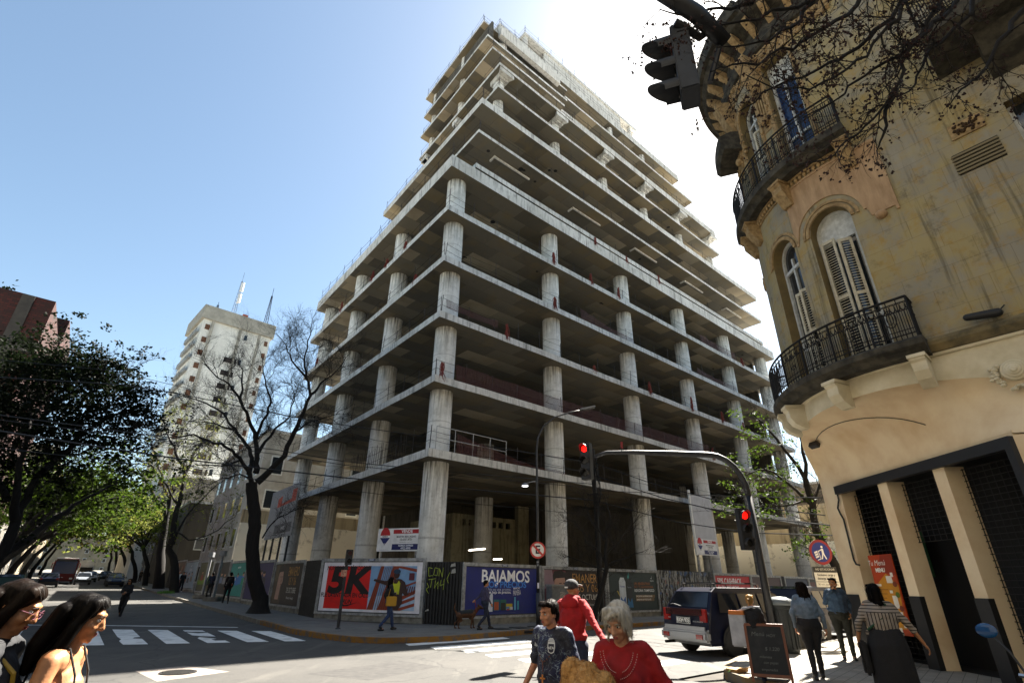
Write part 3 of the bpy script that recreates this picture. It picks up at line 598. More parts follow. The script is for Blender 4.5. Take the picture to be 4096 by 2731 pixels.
# openings: (s_left, s_right, z_bottom, spring or top, arched)
W = [(.03, 1.08, 6.35, 9.98, True), (1.62, 2.66, 6.35, 10.05, True), (.24, 1.10, 12.45, 16.6, False), (1.72, 2.6, 12.45, 15.75, True), (-5.5, -3.15, 6.3, 10.95, False), (-5.2, -3.6, 12.45, 16.6, False), (4.0, 4.9, 6.35, 10.1, True), (4.0, 4.9, 12.45, 15.75, True)]
def top_of(w_, s):
    a, b, z0, zs, ar = w_
    if not ar: return zs
    r_ = (b - a)/2; x = (s - (a + b)/2)/r_; return zs + r_*math.sqrt(max(0, 1 - x*x))
# arch of the cove: lower edge of the upper wall
ARL, ARR = -2.75, 4.6
def arch_low(s):
    if s <= ARL or s >= ARR + .9: return 4.15
    f = (s - ARL)/(ARR + .9 - ARL); return 4.15 + 1.42*(max(0, 1 - abs(2*f - 1)**2.6))**.55
ZTOP = 19.2
def facade():
    brk = {-16.0, 14.0, ARL, ARR + .9, 0, LQ}
    for a, b, *_ in W: brk |= {a, b}
    s = -16.0; 
    while s < -6: brk.add(round(s, 3)); s += 1.0
    s = -6.0
    while s < 6.2: brk.add(round(s, 3)); s += .06
    while s < 14: brk.add(round(s, 3)); s += .8
    ss = sorted(brk); vs = []; fs = []; uv = []; mi = []
    def q(sa, sb, za0, zb0, za1, zb1, mt):
        b = len(vs); vs.extend([S(sa, 0, za0), S(sb, 0, zb0), S(sb, 0, zb1), S(sa, 0, za1)]); fs.append((b, b + 1, b + 2, b + 3)); uv.extend([(sa, za0), (sb, zb0), (sb, zb1), (sa, za1)]); mi.append(mt)
    for sa, sb in zip(ss, ss[1:]):
        if sb - sa < 1e-4: continue
        md = (sa + sb)/2; cuts = sorted([w_ for w_ in W if w_[0] - 1e-6 <= md <= w_[1] + 1e-6], key=lambda w_: w_[2]); la, lb = arch_low(sa), arch_low(sb)
        cur = (la, lb); split = 6.05
        q(sa, sb, la, lb, split, split, 1); cur = (split, split)
        for w_ in cuts: q(sa, sb, *cur, w_[2], w_[2], 0); cur = (top_of(w_, sa), top_of(w_, sb))
        q(sa, sb, *cur, ZTOP, ZTOP, 0)
    me = bpy.data.meshes.new('wall'); me.from_pydata(vs, [], fs); me.materials.append(STON); me.materials.append(CREAM2); me.polygons.foreach_set('material_index', mi)
    ul = me.uv_layers.new(name='UVMap')
    for l in me.loops: ul.data[l.index].uv = uv[l.vertex_index]
    o = bpy.data.objects.new('wall', me); COL.objects.link(o); o.parent = corner_b
facade()
# reveals
RVM = mat('reveal_stucco', '#7d6b42', .9, c2='#675a3c', scale=3)
for w_ in W:
    mb = MB(); a, b, z0, zs, ar = w_; pts = [(a, z0), (a, zs)]
    if ar: pts += [(a + (b - a)*(1 - math.cos(math.pi*i/14))/2, zs + (b - a)/2*math.sin(math.pi*i/14)) for i in range(1, 14)]
    pts += [(b, zs), (b, z0)]
    for (s0, y0), (s1, y1) in zip(pts, pts[1:]): mb.quad(S(s0, 0, y0), S(s1, 0, y1), S(s1, -.34, y1), S(s0, -.34, y0))
    mb.build('window_reveal', RVM, corner_b)
# body behind the facade, roof
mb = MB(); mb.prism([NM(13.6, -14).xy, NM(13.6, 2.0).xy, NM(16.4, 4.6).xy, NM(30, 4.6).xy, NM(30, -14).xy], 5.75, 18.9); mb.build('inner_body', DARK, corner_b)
mb = MB(); mb.prism([NM(30, 5.5).xy, NM(30, -14).xy, NM(30.3, -14).xy, NM(30.3, 5.5).xy], .1, 19.2); mb.build('party_wall', STON, corner_b)
# --- windows
def window(w_, blue=False, shut=None, top_blank=.0):
    a, b, z0, zs, ar = w_; o0, o1 = -.33, -.25; wz = empty('window', S((a + b)/2, -.3, z0)); wz.parent = corner_b; org = wz.location.copy()
    def bd(mb, name, m_, par=wz): mb.v = [tuple(Vector(v) - org) for v in mb.v]; return mb.build(name, m_, par)
    mb = MB(); e = .09; mid = (a + b)/2
    for s0, s1 in ((a, a + e), (b - e, b), (mid - .035, mid + .035)): box_s(mb, s0, s1, o0, o1 - (0.01 if s0 > a + .2 and s1 < b - .1 else 0), z0, zs)
    tz = zs - .9 if not ar else zs - .35
    box_s(mb, a + e, b - e, o0, o1 - .004, tz, tz + .09); box_s(mb, a + e, b - e, o0, o1 - .004, z0 + 1.0, z0 + 1.07)
    if ar:
        r_ = (b - a)/2
        for i in range(14):
            q0, q1 = math.pi*i/14, math.pi*(i + 1)/14
            P = [(mid - r_*math.cos(q0), zs + r_*math.sin(q0)), (mid - r_*math.cos(q1), zs + r_*math.sin(q1)), (mid - (r_ - e)*math.cos(q1), zs + (r_ - e)*math.sin(q1)), (mid - (r_ - e)*math.cos(q0), zs + (r_ - e)*math.sin(q0))]
            mb.add([S(s, o1, z) for s, z in P], [(0, 1, 2, 3)]); mb.add([S(P[2][0], o1, P[2][1]), S(P[3][0], o1, P[3][1]), S(P[3][0], o0, P[3][1]), S(P[2][0], o0, P[2][1])], [(0, 1, 2, 3)])
    bd(mb, 'frame', FRAME)
    mb = MB(); k_ = 10
    for i in range(k_):
        s0, s1 = a + (b - a)*i/k_, a + (b - a)*(i + 1)/k_; mb.quad(S(s0, -.32, z0), S(s1, -.32, z0), S(s1, -.32, top_of(w_, s1)), S(s0, -.32, top_of(w_, s0)))
    bd(mb, 'pane', mat('blue_reflecting_glass', (.012, .03, .09), .05, spec=.5) if blue else GLASS)
    if top_blank:
        mb = MB()
        for i in range(k_):
            s0, s1 = a + .05 + (b - a - .1)*i/k_, a + .05 + (b - a - .1)*(i + 1)/k_; mb.quad(S(s0, -.27, zs - top_blank), S(s1, -.27, zs - top_blank), S(s1, -.27, top_of(w_, s1) - .04), S(s0, -.27, top_of(w_, s0) - .04))
        bd(mb, 'painted_panel', FRAME)
    for (s0, s1, za, zb_, tilt, swing) in (shut or []):
        mb = MB(); P0, P1 = S(s0, -.2, za), S(s1, -.2 + swing, za); ax = (P1 - P0).normalized(); up = Vector((0, 0, 1)); nn = ax.cross(up); wd = (P1 - P0).length; ht = zb_ - za
        Mx = Matrix((ax, nn, up)).transposed()
        c = P0 + ax*wd/2 + up*ht/2
        for dx in (-wd/2 + .03, wd/2 - .03): mb.box(c + ax*dx, (.06, .04, ht), Mx)
        for dz in (-ht/2 + .04, 0, ht/2 - .04): mb.box(c + up*dz, (wd - .12, .036, .08), Mx)
        nl_ = int(ht/.075); Ml = Mx @ Matrix.Rotation(R(35), 3, 'X')
        for i in range(nl_):
            if tilt and .28 < i/nl_ < .46 and i % 3: continue
            mb.box(c + up*(-ht/2 + .05 + i*(ht - .1)/nl_), (wd - .1, .05, .012), Ml)
        bd(mb, 'shutter', SHUT)
    return wz
window(W[0], shut=[(.22, .5, 6.45, 9.55, False, .16), (.62, 1.0, 6.45, 9.75, False, .02)], top_blank=.25)
window(W[1], shut=[(1.95, 2.2, 6.45, 8.9, False, .05), (1.72, 1.95, 6.45, 8.9, True, .1)])
window(W[2], blue=True, top_blank=.85)
window(W[3], shut=[(1.8, 2.15, 12.55, 14.9, False, .1)])
window(W[4]); window(W[5]); window(W[6]); window(W[7])
# --- archivolts and mouldings
for w_ in W:
    mb = MB(); a, b, z0, zs, ar = w_; mid, r_ = (a + b)/2, (b - a)/2
    if a < -3 : continue
    if ar:
        for (ra, rb, off) in ((r_ + .005, r_ + .09, .05), (r_ + .13, r_ + .2, .035)):
            for i in range(16):
                q0, q1 = math.pi*i/16, math.pi*(i + 1)/16; c4 = [(mid - ra*math.cos(q0), zs + ra*math.sin(q0)), (mid - rb*math.cos(q0), zs + rb*math.sin(q0)), (mid - rb*math.cos(q1), zs + rb*math.sin(q1)), (mid - ra*math.cos(q1), zs + ra*math.sin(q1))]
                mb.add([S(s, off, z) for s, z in c4] + [S(s, -.01, z) for s, z in c4], [(0, 1, 2, 3), (4, 7, 6, 5), (1, 5, 6, 2), (3, 7, 4, 0), (0, 4, 5, 1), (2, 6, 7, 3)])
    else: box_s(mb, a - .12, b + .12, -.01, .09, zs + .02, zs + .16)
    if z0 > 12:
        for s0 in (a - .14, b + .02): box_s(mb, s0, s0 + .1, -.01, .045, z0, zs if ar else zs + .02)
    mb.build('window_moulding', ORNM, corner_b)
# pink panel over the arched window
mb = MB(); a, b = -.86, 1.5; k_ = 44; zt_ = 11.72
for i in range(k_):
    s0, s1 = a + (b - a)*i/k_, a + (b - a)*(i + 1)/k_
    def lo_(s):
        d = abs(s - .585); rr = .82
        if d < rr: return 10.03 + math.sqrt(rr*rr - d*d)
        return 9.72 + (0.25 if d < rr + .1 else 0)
    mb.add([S(s0, .03, lo_(s0)), S(s1, .03, lo_(s1)), S(s1, .03, zt_), S(s0, .03, zt_), S(s0, -.01, lo_(s0)), S(s1, -.01, lo_(s1))], [(0, 1, 2, 3), (4, 5, 1, 0)])
mb.build('pink_panel', PINK, corner_b)
mb = MB(); strip_ring(mb, -.92, -.86, [(-.01, 9.6), (.05, 9.6), (.05, 11.78), (-.01, 11.78)]); strip_ring(mb, -.86, 1.5, [(-.01, 11.72), (.05, 11.72), (.05, 11.79), (-.01, 11.79)], ds=.1); mb.ell(S(-.55, .05, 9.62), (.13, .13, .1)); mb.build('panel_trim', PINK, corner_b)
# square vent, carved tile
mb = MB()
for i in range(6): box_s(mb, -2.85, -2.05, -.01, .035, 9.75 + i*.088, 9.80 + i*.088)
mb.build('vent_grille', mat('vent_slats', '#7b6f52', .8), corner_b)
mb = MB(); box_s(mb, -2.85, -2.07, -.012, .0012, 9.72, 10.28); mb.build('vent_hole', DARK, corner_b)
mb = MB(); box_s(mb, -2.78, -2.2, -.01, .04, 10.62, 11.0); mb.build('carved_tile', ORNM, corner_b)
mb = MB(); rg = random.Random(3)
for i in range(40): mb.ell(S(rg.uniform(-2.7, -2.28), .045, rg.uniform(10.67, 10.95)), rg.uniform(.02, .04), u=6, v=4)
mb.build('carved_relief', mat('dark_relief', '#3d2a12', .9), corner_b)
# belt course
mb = MB(); strip_ring(mb, -16, 9.5, [(-.02, 6.02), (.08, 6.05), (.16, 6.18), (.16, 6.26), (.05, 6.36), (-.02, 6.36)], ds=.25); mb.build('belt_course', mat('belt_stone', '#4d4838', .95, c2='#8b7a55', scale=2.5, bump=.4), corner_b)
mb = MB(); strip_ring(mb, -16, 9.5, [(-.02, 5.96), (.05, 5.98), (.07, 6.03), (-.02, 6.04)], ds=.25); mb.build('belt_moulding', CREAM2, corner_b)
# --- cove above the chamfered shopfront
PL, PR_ = Vector((8.94, 15.06, 0)), Vector((9.02, 9.0, 0))
def low(u): return PR_ + (PL - PR_)*u
mb = MB(); KU, KV = 60, 14; vs = []
for i in range(KU + 1):
    u = i/KU; s = ARL + (ARR + .9 - ARL)*u; T = S(s, 0, arch_low(s)); B_ = low(u); B_.z = 4.22
    for j in range(KV + 1):
        f = j/KV; a_ = math.pi/2*f; h = math.sin(a_); vz = 1 - math.cos(a_)   # quarter ellipse: starts flat under the wall, ends vertical
        p = T.lerp(Vector((B_.x, B_.y, T.z)), h); p.z = T.z + (B_.z - T.z)*vz; vs.append(p)
mb.add(vs, [(i*(KV + 1) + j, i*(KV + 1) + j + 1, (i + 1)*(KV + 1) + j + 1, (i + 1)*(KV + 1) + j) for i in range(KU) for j in range(KV)])
mb.build('cove', CREAM, corner_b, smooth=True)
# shopfront: wall above lintel, pillars, void, plinths
ax = (PR_ - PL).normalized(); fn = Vector((-1, .07, 0)).normalized(); fn = Vector((ax.y, -ax.x, 0)); fn = fn if fn.x < 0 else -fn
def sf(d, o_=0.0, z=0.0): q = PL + ax*d + fn*o_; return Vector((q.x, q.y, z))
LCH = (PR_ - PL).length
def bx_f(mb, d0, d1, o0, o1, z0, z1): mb.prism([sf(d0, o0).xy, sf(d1, o0).xy, sf(d1, o1).xy, sf(d0, o1).xy], z0, z1)
mb = MB(); bx_f(mb, 0, LCH, -.3, -.006, 4.12, 4.26); mb.build('lintel', CREAM, corner_b)
mb = MB(); bx_f(mb, .72, LCH, -.06, .1, 3.94, 4.15); bx_f(mb, LCH - .14, LCH, -.06, .1, .12, 3.94); mb.build('roller_box', BLACK, corner_b)
def d_at(px, py):   # distance along the shopfront met by a sight line
    r_ = ray(px, py); q = Vector((r_.x, r_.y)); a = PL.xy; den = q.x*ax.y - q.y*ax.x; return (a.y*q.x - a.x*q.y)/(-den) if abs(den) > 1e-9 else 0
pill = [(0, .81), (2.3, 2.62), (4.06, 4.37)]
for (a, b) in pill:
    mb = MB(); bx_f(mb, a, b, -.42, .0, .12, 3.95 if a > 0 else 4.2); mb.build('pillar', CREAM, corner_b)
    mb = MB(); bx_f(mb, a - .004, b + .003 if a > 0 else b - .3, -.1, .02, .115, 1.5); mb.build('plinth', BLACK, corner_b)
mb = MB(); mb.prism([sf(.02, -.41).xy, sf(0.0, -.004).xy, NM(16.6, 5.49).xy, NM(30, 5.49).xy, NM(30, 5.0).xy], .12, 4.17); mb.build('side_wall', CREAM, corner_b)
mb = MB(); mb.prism([NM(12.8, -16).xy, sf(LCH + .0, .0).xy, sf(LCH + .0, -.3).xy, NM(13.1, -16).xy], .12, 4.16); mb.build('side_wall', CREAM, corner_b)
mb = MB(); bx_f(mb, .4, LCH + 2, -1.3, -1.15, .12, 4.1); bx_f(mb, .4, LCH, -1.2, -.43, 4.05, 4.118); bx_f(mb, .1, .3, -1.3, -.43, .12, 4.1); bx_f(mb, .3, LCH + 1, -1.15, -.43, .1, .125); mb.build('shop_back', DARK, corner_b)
# roller grilles behind the openings
for (a, b) in ((.81, 2.3), (2.62, 4.06), (4.37, LCH - .14)):
    mb = MB(); z = .2 if a != 2.62 else 2.6
    while z < 3.92: mb.cyl(sf(a, -.34, z), sf(b, -.34, z), .008, seg=4); z += .115
    d = a + .04
    while d < b: mb.box(sf(d, -.34, 2.1 if a != 2.62 else 3.25), (.012, .012, 3.6 if a != 2.62 else 1.3)); d += .16
    mb.build('roller_grille', mat('grille_black', (.007, .007, .007), .7), corner_b)
mb = MB(); bx_f(mb, 1.2, 2.1, -.9, -.88, 1.9, 2.9); mb.build('green_blind', mat('green_cloth', '#0f3d12', .8), corner_b)
mb = MB(); bx_f(mb, 5.2, 6.6, -.95, -.93, 1.1, 3.1); mb.build('green_blind', mat('green_cloth', '#0f3d12', .8), corner_b)
# corbels under the balconies
def corbel(s, z, wd=.26, h=.62, out=.46, m_=CREAM2):
    mb = MB(); pr = [(-.02, z), (out, z), (out, z - .12), (out - .05, z - .16), (out - .06, z - .34), (out - .16, z - .5), (.1, z - h), (-.02, z - h)]; strip_ring(mb, s - wd/2, s + wd/2, pr, ds=.3)
    strip_ring(mb, s - wd/2 - .03, s + wd/2 + .03, [(-.02, z), (out + .03, z), (out + .03, z - .07), (-.02, z - .09)], ds=.3); mb.build('corbel', m_, corner_b)
for s in (-.32, 1.32, 3.0, 3.7): corbel(s, 5.98)
for s in (-.3, 1.4, 3.05, 3.75): corbel(s, 12.0, .3, .75, .42, ORNM)
# egg-and-dart under the upper balcony
mb = MB()
s = -.3
while s < 4.6: mb.ell(S(s, .06, 11.86), (.05, .05, .075), u=8, v=6); s += .13
strip_ring(mb, -.45, 5, [(-.02, 11.93), (.09, 11.93), (.09, 11.99), (-.02, 11.99)]); strip_ring(mb, -.45, 5, [(-.02, 11.74), (.05, 11.74), (.05, 11.78), (-.02, 11.78)]); mb.build('egg_moulding', ORNM, corner_b)
# --- balconies
def balcony(s0, s1, zb_, zt2, out, rz, label, label2=None):
    bl = empty('balcony', S((s0 + s1)/2, out, zb_), 0); bl.parent = corner_b; org = bl.location.copy(); bl['label'] = label
    def bd(mb, name, m_): mb.v = [tuple(Vector(v) - org) for v in mb.v]; return mb.build(name, m_, bl)
    mb = MB(); strip_ring(mb, s0 - .06, s1 + .06, [(-.02, zb_), (out - .14, zb_), (out - .06, zb_ + .1), (out + .05, zb_ + .16), (out + .06, zt2 - .06), (out, zt2), (-.02, zt2)], ds=.12); bd(mb, 'slab', SOOT)
    mb = MB(); o_ = out - .03
    def run(z, r_, sa=s0, sb=s1):
        k_ = int((sb - sa)/.12) + 1; mb.tube([S(sa + (sb - sa)*i/k_, o_, z) for i in range(k_ + 1)], r_, 6)
        if sa == s0: mb.tube([S(sa, o_, z), S(sa, 0, z)], r_, 6)
        if sb == s1: mb.tube([S(sb, o_, z), S(sb, 0, z)], r_, 6)
    run(rz, .028); run(rz - .11, .012); run(rz - .3, .012); run(zt2 + .1, .014); run(zt2 + .2, .01)
    s = s0 + .047
    while s < s1: P = S(s, o_, 0); mb.tube([(P.x, P.y, zt2 + .1), (P.x, P.y, rz - .3)], .008, 4, cap=False); s += .095
    s = s0; i = 0
    while s <= s1 + .01:
        P = S(s, o_, 0); mb.tube([(P.x, P.y, zt2), (P.x, P.y, rz - .3 if i % 2 else rz)], .011 if i % 8 else .026, 5, cap=False)
        # scrollwork in the upper band
        nn = snorm(s); tg = Vector((-nn.y, nn.x, 0)); c = Vector((P.x, P.y, rz - .205))
        for sg in (1, -1):
            mb.tube([c + tg*(sg*(.008 + .05*math.sin(a))) + Vector((0, 0, .085*math.cos(a))) for a in [k*.7 for k in range(0, 8)]], .007, 4, cap=False)
        if i % 8 == 4:
            c2 = Vector((P.x, P.y, (zt2 + rz)/2 + .05))
            mb.tube([c2 + tg*(.11*math.sin(a)) + Vector((0, 0, .2*math.cos(a))) for a in [k*math.pi/10 for k in range(21)]], .012, 5, cap=False)
            mb.tube([c2 + tg*(.06*math.sin(a)) + Vector((0, 0, .12*math.cos(a))) for a in [k*math.pi/8 for k in range(17)]], .008, 5, cap=False)
        s += .095; i += 1
    for sE in (s0, s1):
        for k in range(1, 4): q = S(sE, o_*k/4, 0); mb.tube([(q.x, q.y, zt2), (q.x, q.y, rz)], .011, 5, cap=False)
    bd(mb, 'railing', IRON); return bl
balcony(-.48, 4.15, 6.0, 6.34, .47, 7.28, 'lower curved iron balcony')
balcony(-.42, 4.1, 12.0, 12.42, .46, 13.45, 'upper curved iron balcony')
balcony(7.2, 9.2, 7.5, 7.8, .9, 8.9, 'small iron balcony round on the side street')
balcony(-7.5, -2.5, 12.35, 12.9, 1.3, 14.0, 'dark balcony over the left wall, seen from below')
mb = MB(); strip_ring(mb, -6.6, -3.2, [(-.02, 11.6), (.5, 11.9), (.8, 12.36), (-.02, 12.36)]); mb.build('balcony_corbel', SOOT, corner_b)
# --- upper entablature and cornice with brackets
mb = MB(); strip_ring(mb, -16, 12, [(-.02, 17.3), (.1, 17.35), (.16, 17.5), (.1, 17.6), (.1, 18.2), (.3, 18.35), (.6, 18.5), (.7, 18.62), (.74, 18.9), (.74, 19.1), (-.02, 19.25)], ds=.3); mb.build('cornice', SOOT, corner_b)
mb = MB(); rg = random.Random(12)
for s in [x*.105 for x in range(-10, 46)]:
    for k in range(3):
        if rg.random() < .75: mb.ell(S(s + rg.uniform(-.05, .05), .04, rg.uniform(16.75, 17.3)), (rg.uniform(.04, .08),)*3, u=6, v=4)
for s in [x*.1 for x in range(11, 17)] + [x*.1 for x in range(26, 40)]:
    for k in range(9): mb.ell(S(s + rg.uniform(-.05, .05), .03, rg.uniform(14.2, 16.8)), (rg.uniform(.03, .07),)*3, u=6, v=4)
strip_ring(mb, -1.1, 4.8, [(-.01, 16.78), (.03, 16.78), (.03, 17.28), (-.01, 17.28)]); strip_ring(mb, 1.12, 1.66, [(-.01, 14.2), (.02, 14.2), (.02, 16.9), (-.01, 16.9)]); strip_ring(mb, 2.66, 3.95, [(-.01, 14.2), (.02, 14.2), (.02, 16.9), (-.01, 16.9)]); mb.build('stucco_garland', ORNM, corner_b)
s = -15.6
while s < 11:
    mb = MB(); strip_ring(mb, s - .09, s + .09, [(-.02, 18.3), (.58, 18.46), (.55, 18.3), (.35, 18.1), (.1, 17.85), (-.02, 17.8)], ds=.3); mb.build('cornice_bracket', ORNM, corner_b); s += .55
for s in (1.38, 3.0):
    mb = MB(); strip_ring(mb, s - .17, s + .17, [(-.02, 17.2), (.55, 17.2), (.55, 17.0), (.42, 16.7), (.3, 16.2), (.12, 15.9), (-.02, 15.8)], ds=.3)
    for k in range(4): strip_ring(mb, s - .15 + k*.09, s - .11 + k*.09, [(-.02, 15.8), (.09, 15.8), (.09, 14.6), (-.02, 14.6)], ds=.2)
    mb.ell(S(s, .12, 14.55), (.12, .12, .16)); mb.build('console', ORNM, corner_b)
mb = MB(); strip_ring(mb, 2.75, 3.9, [(-.02, 14.9), (.62, 14.95), (.72, 15.1), (.72, 15.5), (.3, 15.7), (-.02, 15.7)]); mb.build('hood', SOOT, corner_b)
mb = MB(); strip_ring(mb, .9, LQ + .6, [(.5, 18.6), (.85, 18.7), (.9, 19.2), (.5, 19.3)], ds=.2); mb.build('roof_edge', SOOT, corner_b)
mb = MB(); mb.prism([S(s, .6).xy for s in (-15, -8, -2, 0, 1, 2, 3, 4, LQ, 8, 12)] + [NM(28, -12).xy], 19.2, 19.4); mb.build('roof', SOOT, corner_b)
# rosette with leaves
mb = MB(); c = S(-1.6, .0, 5.35); nn = snorm(-1.6); q_ = Vector((0, 0, 1)).rotation_difference(nn).to_matrix()
for r_, h in ((.2, .05), (.15, .08), (.1, .11), (.06, .14)):
    mb2 = MB(); mb2.lathe([(r_, -.02), (r_, h - .015), (r_ - .02, h)], seg=24); mb.add([c + q_ @ Vector(v) for v in mb2.v], mb2.f)
rg = random.Random(5)
for i in range(30): a_ = rg.uniform(-2.2, .8); mb.ell(c + q_ @ Vector((math.cos(a_)*.0, 0, .03)) + Vector((0, 0, 1))*(.27*math.sin(a_)*1.1 - .05) + Vector((nn.y, -nn.x, 0))*(.3*math.cos(a_)) + Vector((rg.uniform(-.03, .03), rg.uniform(-.03, .03), rg.uniform(-.05, .05))), (.05, .05, .035), u=7, v=5)
mb.build('rosette', CREAM2, corner_b)
# floodlight and cable in the cove, crank rod, spotlight on the belt
def on_cove(u, f):
    s = ARL + (ARR + .9 - ARL)*u; T = S(s, 0, arch_low(s)); B_ = low(u); B_.z = 4.22; a_ = math.pi/2*f; h = math.sin(a_); vz = 1 - math.cos(a_); p = T.lerp(Vector((B_.x, B_.y, T.z)), h); p.z = T.z + (B_.z - T.z)*vz; return p
fl = empty('floodlight', on_cove(.80, .25) + Vector((-.05, 0, -.1)), R(20), 'small black floodlight under the cream cove of the corner building', 'floodlight')
mb = MB(); mb.box((0, 0, 0), (.14, .26, .14), Matrix.Rotation(R(30), 3, 'Y')); mb.build('housing', BLACK, fl, bevel=.01); mb = MB(); mb.tube([(0, 0, .02), (.05, 0, .14)], .012, 5); mb.build('bracket', BLACK, fl)
mb = MB(); mb.tube([on_cove(.8 - .5*t_, .25 + .42*t_*t_) + Vector((-.012, 0, -.012)) for t_ in [i/12 for i in range(13)]], .009, 5); cb = mb.build('cable', BLACK); tag(cb, 'thin black cable curving across the cream cove from the floodlight', 'cable')
cr = empty('awning_crank', sf(.74, .05, 0), 0, 'black crooked crank rod hanging on the cream pillar of the corner building', 'crank rod')
mb = MB(); mb.tube([(0, 0, 3.95), (0.0, .0, 3.8), (-.02, .1, 3.6), (0, .08, 3.45), (0, 0, 3.3), (0, 0, 2.3), (0.0, -.05, 2.2), (.0, -.18, 2.18)], .022, 6); mb.build('rod', BLACK, cr)
sp = empty('spotlight', S(-1.5, .1, 6.42), azof(snorm(-1.5))*-1, 'long black lamp housing lying on the belt course of the corner building', 'spotlight')
mb = MB(); mb.cap((-.22, .05, .05), (.22, .1, .09), .085, .07); mb.build('housing', BLACK, sp); mb = MB(); mb.tube([(-.2, 0, .05), (-.35, -.05, .2)], .012, 5); mb.build('lead', BLACK, sp)
# menu banner
mn = empty('menu_banner', sf(1.72, .06, .82), math.atan2(ax.y, ax.x), 'glossy orange and yellow food menu banner hanging in the dark shop opening', 'banner')
A_ = Art(0); A_.rect('#b5400f', -.38, -.1, .42, 1.55); A_.poly('#c8871a', [(-.3, .0), (.3, .0), (.42, .9), (.1, 1.15), (-.25, .95)]); A_.poly('#8c2a0a', [(-.1, 1.2), (.42, 1.1), (.42, 1.55), (.05, 1.55)])
A_.text('#efe8dd', 'Tu Menú', -.14, 1.38, .17, shear=.2); A_.text('#efe8dd', 'MENU', -.06, 1.22, .12, bold=.006)
for i, (x, z, w2, h2) in enumerate([(.17, 1.02, .2, .15), (-.25, .9, .2, .05), (.2, .55, .16, .26), (.27, .28, .1, .14), (.12, -.02, .09, .09), (.3, .06, .1, .05), (.14, .76, .1, .06), (.3, 1.12, .09, .09)]): A_.rect('#e6ddcf', x - w2/2, z - h2/2, x + w2/2, z + h2/2)
for i, (x, z) in enumerate([(.33, .92), (.33, .7), (.34, .42), (.34, .2)]): A_.disc('#5a6b1a' if i % 2 else '#7d3517', x, z, .07, .06)
for i in range(9): A_.rect('#6a3d0c', -.3, .8 - i*.09, .05 - (i % 3)*.05, .81 - i*.09)
A_.build('print', mn)
mb = MB(); mb.box((.02, .012, .72), (.82, .02, 1.68)); mb.build('sheet', mat('banner_back', '#b5400f', .4), mn)
# ================================================================ HOARDING, POSTERS, SALE BOARDS
GREYF = mat('grey_frame_metal', '#a3a4a3', .6, c2='#6d6e6d', scale=5, bump=.1)
BLK = mat('black_corrugated_sheet', '#101012', .6, c2='#1c1c1e', scale=3)
BASEC = mat('hoarding_base_concrete', '#8c8a82', .9, c2='#5d5b54', scale=3, bump=.3)
def panel_root(name, a, b, zb_, label, cat, group=None):
    d = b - a; return empty(name, Vector((a.x, a.y, zb_)), math.atan2(d.y, d.x), label, cat, group), d.xy.length
def billboard(a, b, za, zb_, zt_, label, art=None, sheet='#dadada', group='poster boards on the hoarding', base=.22, digo=True, zt2=None):
    """frame of grey metal with a paper poster; a, b are its left and right foot"""
    rt, L_ = panel_root('poster_board', a, b, za, label, 'billboard', group); h = zt_ - za; fr = .13
    mb = MB(); mb.box2((.0, -.09, base), (fr, .0, h)); mb.box2((L_ - fr, -.09, base), (L_, .0, h)); mb.box2((fr, -.088, h - fr), (L_ - fr, .0, h)); mb.box2((fr, -.088, base), (L_ - fr, .0, base + .09)); mb.build('frame', GREYF, rt)
    mb = MB(); mb.box2((0, -.05, 0), (L_, .02, base - .002)); mb.build('base', BASEC, rt)
    mb = MB(); mb.box2((fr*.5, -.04, base + .05), (L_ - fr*.5, -.005, h - .05)); mb.build('backing', mat('poster_backing', '#3a3a3a', .8), rt)
    A_ = Art(-.043); x0, x1, z0, z1 = fr + .03, L_ - fr - .03, base + .13, h - fr - .03
    A_.rect(sheet, x0, z0, x1, z1)
    if art: art(A_, x0, z0, x1 - x0, z1 - z0)
    A_.build('poster', rt)
    if digo:
        D_ = Art(-.09); D_.rect('#26314f', L_/2 - .17, h - .115, L_/2 + .17, h - .02); D_.text('#d8dce8', 'DiGO', L_/2, h - .068, .1, bold=.003); D_.build('name_plate', rt)
    return rt
def corrug(a, b, za, zt_, label, cat='hoarding panel', mat_=BLK, art=None, group=None, name='corrugated_panel'):
    rt, L_ = panel_root(name, a, b, za, label, cat, group); mb = MB(); k_ = int(L_/.14); vs = []
    pro = [(0, 0), (.3, 0), (.4, -.05), (.8, -.05), (.9, 0)]
    xs = [((i + f)*L_/k_, y) for i in range(k_) for f, y in pro] + [(L_, 0)]
    for x, y in xs: vs += [(x, y, 0), (x, y, zt_ - za)]
    n0 = len(vs)
    for x, y in xs: vs += [(x, y + .03, 0), (x, y + .03, zt_ - za)]
    m_ = len(xs); fs = [(2*i, 2*i + 2, 2*i + 3, 2*i + 1) for i in range(m_ - 1)] + [(n0 + 2*i + 1, n0 + 2*i + 3, n0 + 2*i + 2, n0 + 2*i) for i in range(m_ - 1)] + [(2*i + 1, 2*i + 3, n0 + 2*i + 3, n0 + 2*i + 1) for i in range(m_ - 1)]
    mb.add(vs, fs); mb.build('sheet', mat_, rt)
    if art:
        A_ = Art(-.055); art(A_, L_, zt_ - za); A_.build('painting', rt)
    return rt
